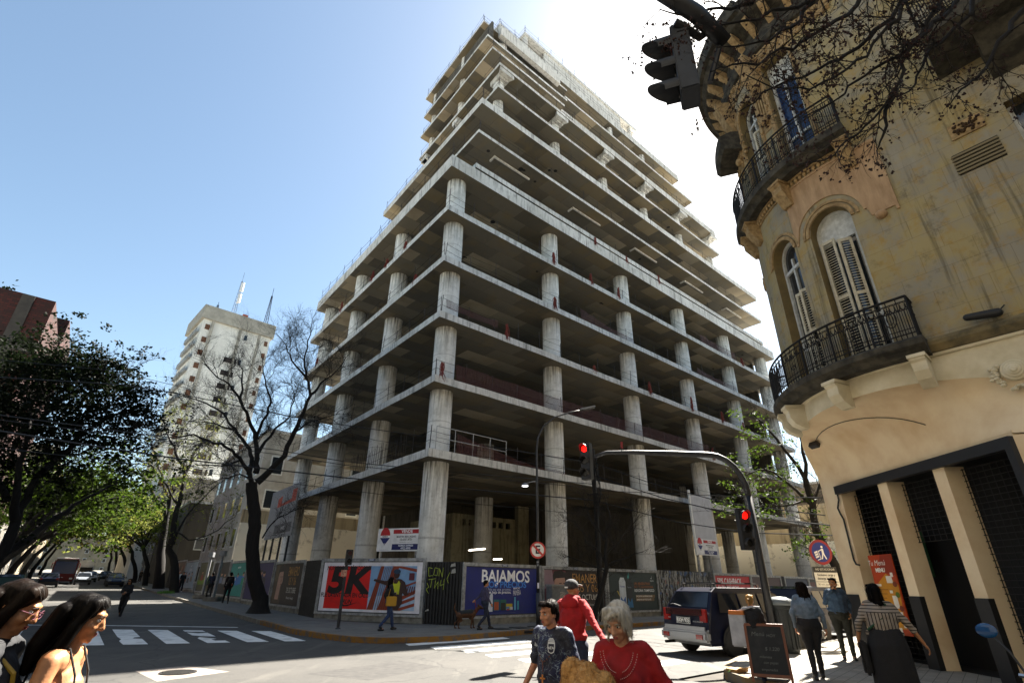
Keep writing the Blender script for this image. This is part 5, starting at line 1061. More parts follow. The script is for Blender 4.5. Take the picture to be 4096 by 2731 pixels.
# white tower block
P1, P2 = at_d(832, 1222, 113.0), at_d(1094, 1304, 116.0); u = (P2 - P1); u.z = 0; Lw = u.length; u.normalize(); H_ = P1.z
wt = empty('tower_block', Vector((P1.x, P1.y, 0)), math.atan2(u.y, u.x), 'tall pale apartment tower with grey parapet, antennas and small square windows', 'building')
STW = mat('white_render', '#dedcd4', .85, c2='#c4c2b9', scale=.6, stretch=(1, 1, .2), lo=.4, hi=.7)
mb = MB(); mb.box2((0, 0, -2), (Lw, 12, H_ - 3.0)); mb.build('wall', STW, wt)
mb = MB(); mb.box2((-.5, -.5, H_ - 3.0), (Lw + .5, 12.5, H_)); mb.build('parapet', mat('grey_render', '#a8a396', .9, c2='#8f8b80', scale=.8), wt)
mb = MB()
for x in (1.6, 7.0, 10.9): mb.box2((x, -.35, 4), (x + .45, 0, H_ - 3))
mb.build('pilaster', mat('grey_render', '#8f8a7d'), wt)
BRW = mat('brown_blind', '#6d4526', .7, c2='#4e3322', scale=6)
for j in range(15):
    z = H_ - 5.2 - j*2.85
    for (x, w_, m_) in ((.55, .9, BRW), (Lw - 1.1, .7, BRW), (8.2, .6, GLASS)):
        if x == 8.2 and j % 2: continue
        mb = MB(); mb.m = 0; mb.box2((x - .12, -.05, z - .1), (x + w_ + .12, .0, z + 1.25)); mb.m = 1; mb.box2((x, -.09, z), (x + w_, -.045, z + 1.15)); mb.build('window', [STW, m_], wt)
    if j > 1: mb = MB(); mb.m = 0; mb.box2((5.4, -.08, z - .2), (8.6, .0, z + 1.1)); mb.m = 1; mb.box2((5.5, -.12, z - .1), (7.9, -.075, z + 1.0)); mb.build('window', [STW, mat('dark_blind', '#2c2420', .8)], wt)
    mb = MB(); mb.box2((-.5, 1.5, z - .4), (0, 11, z - .25)); mb.box2((-.5, 1.5, z - .25), (-.42, 11, z + .6)); mb.build('balcony', mat('balcony_grey', '#8a8d8c', .8), wt)
mb = MB(); mb.box2((7.4, 2, H_), (8.4, 3, H_ + 1.6)); mb.build('chimney', mat('brick_red_box', '#8a3a22', .8), wt)
def mast(x, y, h, label, panels=False):
    o = empty('antenna_mast', wt.location + u*x + Vector((-u.y, u.x, 0))*y + Vector((0, 0, H_)), 0, label, 'antenna', 'antennas on the tower block roof'); mb = MB()
    for k in range(3): a_ = k*2.1; mb.cyl((.5*math.cos(a_), .5*math.sin(a_), 0), (.12*math.cos(a_), .12*math.sin(a_), h*.9), .07, seg=4)
    for i in range(int(h)): r_ = .5 - .38*i/h; mb.tube([(r_*math.cos(k*2.1), r_*math.sin(k*2.1), i + .2*k) for k in range(4)], .045, 3, cap=False)
    mb.cyl((0, 0, h*.8), (0, 0, h*1.15), .05, seg=4); mb.build('lattice', CHROME if panels else IRON, o)
    if panels:
        for z in (h*.45, h*.75): mb = MB(); mb.box((.35, 0, z), (.6, .3, 2.2)); mb.build('panel_antenna', WHITE, o)
mast(5.2, 1, 9.5, 'lattice mast with two white panel antennas on the tower block roof', True); mast(Lw - 1.5, 1, 8.5, 'bare lattice antenna mast at the right corner of the tower block roof'); mast(2.5, 4, 3, 'short thin antenna on the tower block roof')
# buildings up the left street
GB = mat('grey_stained_wall', '#4b463b', .9, c2='#2f2b24', scale=.6, stretch=(1, 1, .15), bump=.2)
building('grey_building', 9.3, 22, 75, 100, 9.5, GB, 'dark streaked concrete wall building beside the pavement up the left street', {'s': 4})
building('white_building', 11, 24, 50, 70, 14.0, mat('offwhite_wall', '#b0aca2', .85, c2='#8f8b80', scale=.8), 'off-white building with dark windows seen between the bare tree and the columns', {'s': 2.6, 'w': 3.2}, wsize=(1.2, 1.7))
building('grey_building', 9.3, 20, 101, 135, 16, mat('grey_plaster', '#6b675f', .9, c2='#504c45', scale=.6), 'grey plaster building farther up the right side of the left street', {'w': 4, 's': 3.5})
building('beige_building', 9.3, 22, 136, 200, 24, mat('beige_plaster', '#8f836d', .9, c2='#776c58', scale=.6), 'beige apartment building closing the right side of the left street', {'w': 5, 's': 3.5})
building('grey_building', -22, -7, 77, 112, 12, mat('grey_plaster', '#77736b'), 'grey plaster building behind the dense trees on the left side', {'e': 5, 's': 4})
building('beige_building', -24, -7, 113, 190, 20, mat('beige_plaster', '#8f836d'), 'beige apartment building far up the left side of the left street', {'e': 6, 's': 5})
building('beige_building', -30, 30, 262, 280, 16, mat('beige_plaster', '#8f836d'), 'hazy beige building at the far end of the left street', {'s': 6})
building('old_building', 62, 100, 18.8, 40, 12, mat('old_plaster', '#7c7264', .9, c2='#5b5348', scale=.8), 'old plaster building past the tower on the right street', {'s': 5})
mb = MB()
roofm = mat('blue_steel', '#2a6fa0', .6); P = at_m(1620, 2066, 49.5)
o = empty('steel_platform', Vector((P.x, P.y, zt_w - 1.0)), R(90) - AZB, 'blue steel roof frame showing above the back wall', 'platform')
for x in range(-3, 8): mb.cyl((x, 0, 0), (x, 0, 1.8), .06, seg=5); mb.cyl((x, 0, 1.2 if x % 2 else 1.8), (x + 1, 0, 1.8 if x % 2 else 1.2), .04, seg=4)
for z in (1.2, 1.8): mb.cyl((-3, 0, z), (8, 0, z), .06, seg=5)
mb.build('frame', roofm, o); mb = MB(); mb.box2((1, .3, .3), (4, 2, 1.3)); mb.build('cabinet', roofm, o)
# ================================================================ STREET FURNITURE
POLE = mat('pole_paint', '#15161a', .5, c2='#24252a', scale=5)
GALV = mat('galvanised_grey', '#85878a', .5, c2='#6d6f72', scale=6)
GLOW = mat('red_signal_light', '#ff1408', .4, emit='#ff0a05', estr=.8)
RLENS = mat('dull_red_lens', '#3a0806', .3); LENS = mat('dark_signal_lens', '#0c0d0c', .2)
def signal_head(parent, loc, rz, lit=0, n_=3, s=1.0, hood=.2):
    """three lamp housings with hoods, facing local -Y"""
    h = empty('signal_head', loc, rz); h.parent = parent
    mb = MB(); mb.box((0, 0, 0), (.32*s, .2*s, .36*n_*s)); mb.build('housing', BLACK if s < 1.01 else mat('weathered_signal_grey', '#23272e', .6, c2='#31363f', scale=4), h, bevel=.015*s)
    for i in range(n_):
        z = (n_ - 1)*.18*s - i*.36*s; mb = MB(); mb.lathe([(.098*s, 0), (.098*s, .012)], seg=20); mb.v = [(x, -.105*s - zz, z + y) for x, y, zz in mb.v]; mb.build('lens', GLOW if i == lit else (RLENS if i == 0 else LENS), h)
        mb = MB(); k_ = 18; vs = []
        for j in range(k_ + 1):
            a_ = R(-30) + R(240)*j/k_; c_, q_ = math.cos(a_), math.sin(a_); ext = hood*s*(.45 + .55*max(0, q_)); vs += [(.135*s*c_, -.1*s, z + .135*s*q_), (.13*s*c_, -.1*s - ext, z + .13*s*q_)]
        mb.add(vs, [(2*j, 2*j + 2, 2*j + 3, 2*j + 1) for j in range(k_)]); o = mb.build('hood', BLACK if s < 1.01 else mat('weathered_signal_grey', '#23272e'), h); sm = o.modifiers.new('solid', 'SOLIDIFY'); sm.thickness = .008*s
    return h
# mast-arm signal at the near right kerb
pb = Vector((6.9, 15.25, .12)); ts = empty('traffic_signal', pb, 0, 'black mast arm traffic signal leaning over the right street with two red lights lit', 'traffic light')
mb = MB(); mb.tube([(0, 0, 0), (0, 0, 3.9)], [.11, .085], 12)
pts = [(0, 0, 3.9)] + [(-.95*(1 - math.cos(a)), 0.02*i, 3.9 + 1.2*math.sin(a)) for i, a in enumerate([R(15*k) for k in range(1, 7)])] + [(-2.0, .12, 5.13), (-3.2, .15, 5.16), (-4.0, .15, 5.14), (-4.35, .15, 5.02)]
mb.tube(pts, [.085]*8 + [.065, .055, .05, .05], 10); mb.build('mast', POLE, ts, smooth=True)
mb = MB(); mb.box((0, 0, .01), (.36, .36, .04)); mb.build('base_plate', POLE, ts, bevel=.01)
signal_head(ts, (-.33, -.08, 2.98), R(12)); signal_head(ts, (-4.62, .1, 4.86), R(-40))
mb = MB(); mb.box((-3.55, .05, 5.35), (.07, .04, .2)); mb.build('red_marker', mat('red_marker_plate', '#7d1812', .5), ts)
mb = MB(); mb.tube([(-3.55, .1, 5.15), (-3.55, .08, 5.4)], .015, 5); mb.build('marker_stem', POLE, ts)
# big signal hanging close overhead, seen from behind
P = at_k(2738, 262, 6.0); hs = empty('hanging_signal', P, R(-35), 'large black traffic signal hanging close overhead from a thick arm, top right of centre', 'traffic light')
h = signal_head(hs, (0, 0, 0), R(-62), lit=-1, s=1.02, hood=.34); h.rotation_euler = (R(0), 0, R(-75))
a = at_k(2600, -60, 6.0) - P; b_ = at_k(2790, 60, 6.0) - P; c_ = at_k(2900, 170, 6.1) - P
inv_ = Matrix.Rotation(R(35), 3, 'Z')
mb = MB(); mb.tube([inv_ @ (at_k(2240, -560, 6.0) - P), inv_ @ a, inv_ @ b_, inv_ @ c_], [.11, .1, .1, .09], 12); mb.build('arm', POLE, hs, smooth=True)
mb = MB(); mb.tube([inv_ @ (at_k(2700, 90, 6.05) - P), inv_ @ (at_k(2800, 150, 6.1) - P), inv_ @ (at_k(2850, 110, 6.1) - P)], .05, 8); mb.tube([inv_ @ (at_k(2840, 330, 6.05) - P), inv_ @ (at_k(2880, 180, 6.1) - P)], .035, 8); mb.build('bracket', POLE, hs)
# pedestrian signal pole in front of the 5K board
pp = empty('pedestrian_signal', (-5.97, 20.51, PV), R(10), 'slim black pedestrian signal pole standing before the red 5K board', 'pedestrian signal')
mb = MB(); mb.cyl((0, 0, 0), (0, 0, 2.35), .055, .05, 12); mb.cyl((0, 0, 0), (0, 0, .05), .11, .08, 12); mb.build('pole', POLE, pp)
h = signal_head(pp, (.05, 0, 2.32), R(20), lit=-1, n_=2, s=.72, hood=.16)
mb = MB(); mb.box((-.05, -.06, 1.78), (.2, .008, .22)); mb.build('sticker', mat('orange_sticker', '#7d3420', .6, c2='#c9a08a', scale=20), pp)
# tall street lamp with no-parking sign
sl = empty('street_lamp', (1.12, 21.94, PV), 0, 'tall slender street lamp with curved arm and round no parking sign at the kerb', 'street lamp')
mb = MB(); r0 = [(0, 0, 0), (0, 0, 1.2)]; mb.tube(r0, [.085, .085], 12); mb.tube([(0, 0, 1.2), (0, 0, 4.2), (0, .0, 6.7), (.06, 0, 7.25), (.3, 0, 7.75), (.8, .0, 8.18), (1.5, 0, 8.42), (2.1, .02, 8.55)], [.065, .055, .045, .04, .035, .033, .03, .03], 10); mb.build('pole', POLE, sl, smooth=True)
mb = MB(); mb.prism([(1.95, -.1), (2.62, -.13), (2.66, .13), (1.95, .12)], 0, .07); mb.v = [(x, y, z + 8.52 + (x - 1.95)*.2) for x, y, z in mb.v]; mb.build('lamp_head', GALV, sl, bevel=.01)
mb = MB(); mb.tube([(0, 0, 5.4), (-.22, 0, 5.38), (-.45, -.02, 5.3)], .018, 6); mb.lathe([(.04, .1), (.14, .03), (.17, 0), (.15, -.02)], c=(-.5, -.02, 5.22)); mb.build('side_lamp', GALV, sl)
mb = MB(); mb.lathe([(.13, -.025), (.1, -.05)], c=(-.5, -.02, 5.225)); mb.build('side_lamp_glass', mat('lamp_glass_lit', '#dfe2e0', .3, emit='#ffffff', estr=1.0), sl)
A_ = Art(-.10); A_.disc('#b9322a', 0, 2.72, .31, seg=36); A_.disc('#d9d4cc', 0, 2.72, .245, seg=36); A_.text('#1d1e22', 'E', 0, 2.72, .42, bold=.012); q = math.sqrt(.5)*.25; t_ = .028
A_.poly('#b9322a', [(-q - t_, 2.72 + q - t_), (-q + t_, 2.72 + q + t_), (q + t_, 2.72 - q + t_), (q - t_, 2.72 - q - t_)]); A_.build('no_parking_sign', sl)
mb = MB(); mb.lathe([(.31, 0), (.31, .01)], seg=36); mb.v = [(x, -.085 - z, 2.72 + y) for x, y, z in mb.v]; mb.build('sign_plate', GALV, sl)
A_ = Art(-.092); A_.rect('#1a1b20', -.05, 2.1, .05, 2.34); A_.text('#d0d0d0', '01', 0, 2.28, .09); A_.text('#d0d0d0', '0', 0, 2.17, .09); A_.rect('#d6d6e0', -.03, 1.35, .04, 1.55); A_.build('pole_label', sl)
# utility pole with its tangle of boxes
up = empty('utility_pole', (4.27, 26.5, PV), 0, 'dark utility pole wrapped in cables and boxes behind the tip of the signal arm', 'utility pole')
mb = MB(); mb.cyl((0, 0, 0), (0, 0, 7.9), .14, .09, 10); mb.build('pole', IRON, up)
mb = MB()
for z, w_ in ((7.4, .5), (6.9, .35), (5.6, .8)): mb.box((0, -.05, z), (w_, .08, .06))
for z in (7.2, 6.2, 5.9): mb.cyl((-.05, -.12, z - .2), (-.05, -.12, z + .25), .09, seg=8)
rg = random.Random(2)
for i in range(14): mb.tube([(rg.uniform(-.15, .15), -.1, 7.4), (rg.uniform(-.3, .3), rg.uniform(-.3, 0), rg.uniform(5.5, 6.8)), (rg.uniform(-.15, .15), -.1, rg.uniform(3.5, 5.5))], .014, 4)
mb.build('cable_boxes', IRON, up)
# loading sign on the near right pavement
P = at_d(3281, 2207, 19.5); ls = empty('loading_sign', (P.x, P.y, .12), R(4), 'round blue and red loading zone sign over a white plate beside the round corner building', 'road sign')
zc = P.z - .12
mb = MB(); mb.cyl((0, .03, 0), (0, .03, zc + .1), .03, seg=8); mb.build('post', GALV, ls)
A_ = Art(-.02); A_.disc('#8c1f2c', 0, zc, .36, seg=36); A_.disc('#1b2f86', 0, zc, .285, seg=36); c = '#e4e6ee'
A_.disc(c, .06, zc + .15, .035); A_.poly(c, [(.03, zc + .1), (.09, zc + .1), (.1, zc - .05), (.16, zc - .2), (.12, zc - .2), (.07, zc - .07), (.02, zc - .2), (-.02, zc - .2), (.03, zc - .05)]); A_.poly(c, [(.03, zc + .09), (-.08, zc + .03), (-.08, zc + .01), (.03, zc + .05)])
for i in range(3): A_.poly(c, [(-.22 + i*.01, zc - .0 - i*.065), (-.11 + i*.01, zc + .04 - i*.065), (-.10 + i*.01, zc - .01 - i*.065), (-.21 + i*.01, zc - .05 - i*.065)])
A_.poly(c, [(-.09, zc + .04), (-.07, zc + .04), (-.03, zc - .2), (-.15, zc - .24), (-.15, zc - .22), (-.05, zc - .18)])
z1 = zc - .5
A_.rect('#26292c', -.37, z1 - .06, .37, z1 + .08); A_.text('#d8dad8', 'NO ESTACIONAR', 0, z1 + .01, .085, sx=.9); A_.rect('#d6d8d6', -.37, z1 - .32, .37, z1 - .075); A_.text('#26292c', 'Exclusivo carga y', 0, z1 - .14, .085, bold=.002, sx=.95); A_.text('#26292c', 'descarga las 24 Hs.', 0, z1 - .24, .085, bold=.002, sx=.9); A_.rect('#d6d8d6', -.37, z1 - .47, .37, z1 - .335); A_.text('#26292c', '30 min. por vehículo', 0, z1 - .4, .08, sx=.95); A_.build('sign_face', ls)
mb = MB(); mb.lathe([(.36, 0), (.36, .012)], seg=36); mb.v = [(x, -.002 - z + .01, zc + y) for x, y, z in mb.v]; mb.box((0, .0, z1 - .195), (.76, .02, .56)); mb.build('sign_plate', GALV, ls)
# two grey lamp posts on concrete blocks, left pavement
for i, (px, py, tx, ty) in enumerate(((805, 2392, 847, 2212), (850, 2399, 890, 2206))):
    B_ = at_n(px, py, 7.9); z0 = gz(B_.x, B_.y) + PV; T_ = at_d(tx, ty, B_.xy.length); H_ = T_.z - z0
    o = empty('post_lamp', (B_.x, B_.y, z0), 0, '%s of two grey posts with cube caps before the olive poster' % ('left' if i == 0 else 'right'), 'lamp post', 'grey posts with cube caps')
    mb = MB(); mb.cyl((0, 0, 0), (0, 0, H_ - .2), .10, .09, 12); mb.build('post', GALV, o); mb = MB(); mb.box((0, 0, H_ - .1), (.34, .34, .34)); mb.build('cap', GALV, o, bevel=.02); mb = MB(); mb.box((0, 0, .12), (1.0, .7, .26)); mb.build('concrete_block', CONC0, o, bevel=.04)
# grey control cabinet in front of the concert poster
a, b = at_m(2185, 2400, 17.9), at_m(2258, 2400, 17.9); cb = empty('control_cabinet', Vector((a.x, a.y, PV)), R(90) - AZB, 'grey battered electrical cabinet with stickers before the dark concert poster', 'cabinet')
mb = MB(); mb.box2((0, -.35, 0), (1.05, 0, 1.42)); mb.build('body', mat('cabinet_grey', '#6f7376', .6, c2='#54575a', scale=4), cb, bevel=.015); mb = MB(); mb.box2((-.04, -.39, 1.42), (1.09, .04, 1.5)); mb.build('lid', GALV, cb, bevel=.01)
mb = MB(); mb.box2((.45, -.358, .6), (.85, -.35, 1.2)); mb.build('stickers', mat('sticker_mix', '#b9b3a8', .7, c2='#3a3a40', scale=25), cb); mb = MB(); mb.box2((.06, -.362, .1), (.5, -.35, 1.34)); mb.build('door', mat('cabinet_grey', '#6f7376'), cb)
# litter bin beside the signal pole
P = at_d(3118, 2400, 17.0); tb_ = empty('litter_bin', (P.x, P.y, .12), 0, 'tall dark ribbed litter bin with domed grey lid beside the signal pole', 'litter bin')
mb = MB(); mb.lathe([(.24, 0), (.27, .05), (.30, 1.0), (.32, 1.02), (.32, 1.1)], seg=24)
for k in range(16): a_ = k*math.pi/8; mb.box((.295*math.cos(a_), .295*math.sin(a_), .55), (.03, .03, .9), Matrix.Rotation(a_, 3, 'Z'))
mb.build('body', mat('bin_green_grey', '#25292a', .6), tb_, smooth='auto'); mb = MB(); mb.lathe([(.33, 1.1), (.33, 1.16), (.28, 1.24), (.15, 1.29), (.01, 1.30)], seg=24); mb.build('lid', mat('bin_lid', '#6d7478', .45), tb_, smooth=True)
# chalk A-board
c0 = at_d(3050, 2493, 12.0); ab = empty('chalk_board', (c0.x, c0.y, .12), R(-22), 'wooden A frame chalkboard standing on the sunlit pavement corner', 'sign board')
WOOD = mat('stained_wood', '#7a3f1c', .5, c2='#5a2c12', scale=4, stretch=(1, 1, .15), bump=.1); CHALK = mat('chalkboard_black', '#131413', .75, c2='#2b2c2a', scale=3, lo=.5, hi=.8)
for sg, nm_ in ((-1, 'front_leaf'), (1, 'back_leaf')):
    lf = empty(nm_, (0, 0, .90), 0); lf.parent = ab; lf.rotation_euler = (sg*R(18), 0, 0)
    if sg > 0: lf.location.y = .04
    mb = MB(); W2 = .34; L2 = -.95; mb.box2((-W2, -.02, L2), (-W2 + .045, .02, 0)); mb.box2((W2 - .045, -.02, L2), (W2, .02, 0)); mb.box2((-W2 + .045, -.018, -.045), (W2 - .045, .018, 0)); mb.box2((-W2 + .045, -.018, L2 + .08), (W2 - .045, .018, L2 + .13)); mb.build('frame', WOOD, lf)
    mb = MB(); mb.box2((-W2 + .04, -.008, L2 + .1), (W2 - .04, .008, -.04)); mb.build('panel', CHALK, lf)
    if sg < 0:
        A_ = Art(-.0095); ck = '#5f615c'
        for i, (t_, x, z, s_) in enumerate([('Menú', -.12, -.18, .1), ('HOY', .1, -.2, .07), ('$ 1.220', .08, -.42, .08), ('milanesa', -.05, -.55, .06), ('con papas', .02, -.64, .06), ('empanadas', -.02, -.75, .06)]): A_.text(ck, t_, x, z, s_, shear=.2)
        A_.build('chalk_writing', lf)
# cardboard and small weed at the kerb
bx_ = empty('cardboard_box', NM(10.75, 5.95, .13), R(30), 'small flattened cardboard box with weeds on the kerb by the chalkboard', 'box')
mb = MB(); mb.box2((0, 0, 0), (.35, .25, .05)); mb.add([(0, 0, .05), (.35, 0, .05), (.38, -.12, .1), (-.03, -.1, .09)], [(0, 1, 2, 3)]); mb.build('carton', mat('carton', '#9a7442', .8), bx_)
mb = MB(); rg = random.Random(8)
for i in range(24): a_ = rg.uniform(0, 6.28); mb.add([(-.12, .1, 0), (-.1, .12, 0), (-.11 + .1*math.cos(a_), .11 + .1*math.sin(a_), rg.uniform(.05, .14))], [(0, 1, 2)])
mb.build('weed', mat('weed_green', '#3c6a14', .7), bx_)
# overhead cables from the left to the utility pole and on to the right
CAB = mat('cable_black', '#0a0a0b', .6)
def cable(pts, r_, label):
    """pts: (px, py, distance) sight lines; the cable hangs in space at those distances"""
    P = [at_d(*p) for p in pts]; Q = []
    for i in range(len(P) - 1):
        for k in range(4): Q.append(P[i].lerp(P[i + 1], k/4))
    Q.append(P[-1]); mb = MB(); o0 = Q[0].copy(); mb.tube([q - o0 for q in Q], r_, 5); o = mb.build('cable', CAB); o.location = o0; tag(o, label, 'cable', 'overhead cables across the street')
cable([(-150, 1700, 20), (354, 1780, 21.5), (719, 1835, 23), (1106, 1879, 24.2), (1371, 1909, 25), (1691, 1939, 25.8), (2370, 2000, 26.7)], .028, 'thickest lowest black cable crossing the left street to the utility pole')
cable([(-150, 1500, 24), (480, 1538, 25), (700, 1572, 25.5), (1210, 1675, 26), (1479, 1714, 26.2), (1712, 1747, 26.4), (2365, 1850, 26.8)], .022, 'upper black cable crossing over the bare tree to the utility pole top')
cable([(-100, 1430, 24), (440, 1481, 25), (640, 1527, 25.5), (1100, 1640, 26), (1500, 1760, 26.4), (2368, 1890, 26.8)], .012, 'thin top cable crossing the sky left of the bare tree')
cable([(-150, 1640, 21), (600, 1740, 23), (1100, 1798, 24.5), (1371, 1844, 25), (1696, 1877, 25.6), (2368, 1935, 26.7)], .018, 'middle cable above the thick one, crossing the first floor columns')
cable([(-150, 1660, 21), (600, 1755, 23), (1100, 1815, 24.5), (1371, 1858, 25), (1696, 1890, 25.6), (2368, 1950, 26.7)], .014, 'thin cable just under the middle one on the first floor columns')
cable([(-100, 1780, 22), (500, 1850, 23), (1100, 1925, 24.5), (1600, 1985, 26), (2372, 2060, 26.8)], .012, 'thin low cable passing the ground floor columns')
cable([(2372, 1850, 26.8), (2600, 1930, 24), (2900, 2010, 21), (3300, 2060, 18)], .016, 'black cable from the utility pole sagging right past the tall blank board')
cable([(2372, 1900, 26.8), (2650, 1990, 24), (2950, 2060, 21), (3320, 2100, 18)], .02, 'lower black cable from the utility pole to the right building')
cable([(2372, 1960, 26.8), (2700, 1975, 24), (2950, 1985, 21), (3300, 1990, 18)], .014, 'straight pale cable from the utility pole across the blank board top')
cable([(2372, 2000, 26.8), (2700, 2085, 24), (3000, 2130, 21), (3330, 2140, 18)], .018, 'lowest black cable from the utility pole behind the green tree')

# ================================================================ VEHICLES
def paint(name, c, c2=None): return mat(name, c, .45, 0, coat=.08, c2=c2, scale=3, spec=.2)
GLS = mat('car_glass', (.008, .01, .014), .08, spec=.45); TAIL = mat('tail_lamp', '#7a0f0a', .25, coat=.5); SILV = mat('silver_trim', '#8d8f92', .35, .3); HUB = mat('wheel_alloy', '#8a8574', .35, .8); PLAS = mat('black_plastic', '#101112', .6); HEADL = mat('head_lamp', '#b9bec2', .15, coat=.8)
def wheel(parent, x, y, r_=.33, w_=.21, hub=HUB):
    wl = empty('wheel', (x, y, r_)); wl.parent = parent; sg = 1 if y > 0 else -1
    def rotl(mb): mb.v = [(a, c*sg, b) for a, b, c in mb.v]; return mb
    mb = MB(); mb.lathe([(r_*.62, -w_/2), (r_*.94, -w_/2), (r_, -w_*.35), (r_, w_*.35), (r_*.94, w_/2), (r_*.62, w_/2)], seg=28); rotl(mb).build('tyre', RUBBER, wl, smooth='auto')
    mb = MB(); mb.lathe([(r_*.64, -w_*.3), (r_*.64, w_*.44), (r_*.58, w_*.46), (r_*.55, w_*.2)], seg=28)
    for k in range(7): a_ = k*2*math.pi/7; mb.box((r_*.32*math.cos(a_), r_*.32*math.sin(a_), w_*.34), (r_*.56, r_*.12, w_*.14), Matrix.Rotation(a_, 3, 'Z'))
    mb.lathe([(r_*.14, w_*.2), (r_*.14, w_*.44), (.01, w_*.46)], seg=12); rotl(mb).build('rim', hub, wl, smooth='auto')
def car_body(parent, prof, W2, mats, zsplit=None, tumble=.16, name='body'):
    """prof: closed side outline as (x, z, half width); mirrored and lofted across"""
    mb = MB(); n_ = len(prof); ys = [-1, -.93, -.6, 0, .6, .93, 1]; vs = []
    for f in ys:
        for x, z, hw in prof: b = .03 if abs(f) == 1 else 0; vs.append((x*(1 - b*.4), f*hw, z - (b*.3 if z > .8 else -b*.2)))
    for j in range(len(ys) - 1):
        for i in range(n_):
            k = (i + 1) % n_; zz = (prof[i][1] + prof[k][1])/2; mb.m = 1 if (zsplit and zz < zsplit) else 0; mb.add([vs[j*n_ + i], vs[j*n_ + k], vs[(j + 1)*n_ + k], vs[(j + 1)*n_ + i]], [(0, 1, 2, 3)])
    # sides as triangle fans split at zsplit
    for f in (0, len(ys) - 1):
        lo_ = [i for i in range(n_)]; ring = [vs[f*n_ + i] for i in lo_]; mb.m = 0; mb.add(ring, [tuple(range(n_)) if f else tuple(range(n_))[::-1]])
    o = mb.build(name, mats, parent); b = bmesh.new(); b.from_mesh(o.data); bmesh.ops.remove_doubles(b, verts=b.verts, dist=.002); bmesh.ops.recalc_face_normals(b, faces=b.faces); b.to_mesh(o.data); b.free(); return o
def side_pane(parent, pts, y, name='side_window', m_=None):
    mb = MB(); k = len(pts); vs = [(x, y(z), z) for x, z in pts]; mb.add(vs, [tuple(range(k))]); mb.build(name, m_ or GLS, parent)
def car(root_loc, head_az, label, col, kind='hatch', group=None, name='parked_car', glass=None, trim=None, plate=True):
    """local +X is forward"""
    c = empty(name, root_loc, R(90) - head_az, label, 'car' if kind != 'van' else 'van', group); G_ = glass or GLS
    if kind == 'van': L_, W2, H_, hb = 4.5, .85, 1.62, .98
    elif kind == 'suv': L_, W2, H_, hb = 4.3, .86, 1.68, 1.0
    else: L_, W2, H_, hb = 4.1, .83, 1.46, .9
    x0, x1 = -.85, L_ - .85; rb = x0
    if kind == 'van': prof = [(rb + .03, .32, .80), (rb, .62, .84), (rb + .05, .95, .85), (rb + .14, 1.1, .83), (rb + .42, H_ - .1, .70), (rb + .6, H_, .66), (rb + 2.4, H_, .66), (rb + 2.75, H_ - .07, .68), (rb + 3.45, hb + .05, .80), (rb + 4.25, .86, .80), (x1, .7, .76), (x1, .4, .76), (x1 - .1, .27, .78), (rb + .1, .25, .78)]
    elif kind == 'suv': prof = [(rb + .03, .32, .80), (rb, .62, .85), (rb + .04, 1.0, .86), (rb + .22, H_ - .1, .72), (rb + .4, H_, .68), (rb + 2.1, H_, .68), (rb + 2.4, H_ - .07, .70), (rb + 3.0, hb + .05, .82), (rb + 4.0, .95, .82), (x1, .78, .78), (x1, .4, .78), (x1 - .1, .28, .8), (rb + .1, .27, .8)]
    else: prof = [(rb + .03, .3, .78), (rb, .6, .82), (rb + .05, .88, .83), (rb + .2, .98, .80), (rb + .55, H_ - .06, .66), (rb + .75, H_, .62), (rb + 2.0, H_, .62), (rb + 2.25, H_ - .06, .64), (rb + 3.0, hb, .78), (rb + 3.85, .78, .78), (x1, .62, .74), (x1, .38, .74), (x1 - .1, .24, .76), (rb + .1, .22, .76)]
    body = car_body(c, prof, W2, [col, trim or col], .6 if trim else None)
    def hw(z): return (W2 + .012) - max(0, z - 1.0)*(.27 if kind != 'hatch' else .36)
    # rear window and windscreen as sheets just proud of the body
    def glasspatch(i, j, name, inset=.1, g=.0):
        (xa, za, wa), (xb, zb_, wb_) = prof[i], prof[j]; nx, nz = -(zb_ - za), (xb - xa); l_ = math.hypot(nx, nz); nx, nz = nx/l_*.012, nz/l_*.012
        mb = MB(); A0, A1 = (.08, .93); xa2, za2, xb2, zb2 = xa + (xb - xa)*A0, za + (zb_ - za)*A0, xa + (xb - xa)*A1, za + (zb_ - za)*A1
        mb.add([(xa2 + nx, -wa + inset, za2 + nz), (xb2 + nx, -wb_ + inset*.8, zb2 + nz), (xb2 + nx, wb_ - inset*.8, zb2 + nz), (xa2 + nx, wa - inset, za2 + nz)], [(0, 1, 2, 3)]); mb.build(name, G_, c)
    glasspatch(3, 4, 'rear_window'); glasspatch(8 if kind != 'hatch' else 8, 7, 'windscreen') if False else None
    (xa, za, wa), (xb, zb_, wb_) = prof[7], prof[8]; mb = MB(); e = .013
    mb.add([(xa + .06, -wa + .07, za - .05 + e), (xb - .04, -wb_ + .08, zb_ + .05 + e), (xb - .04, wb_ - .08, zb_ + .05 + e), (xa + .06, wa - .07, za - .05 + e)], [(0, 1, 2, 3)]); mb.v = [(x + .012, y, z + .012) for x, y, z in mb.v]; mb.build('windscreen', G_, c)
    zt, zb2 = prof[5][1] - .14, (1.02 if kind != 'hatch' else .93); xr = rb + (.42 if kind != 'hatch' else .62); xf = prof[7][0] + .0
    cuts = [xr, xr + .85, xr + 1.62, xf + .5] if kind != 'hatch' else [xr + .15, xr + .85, xf + .55]
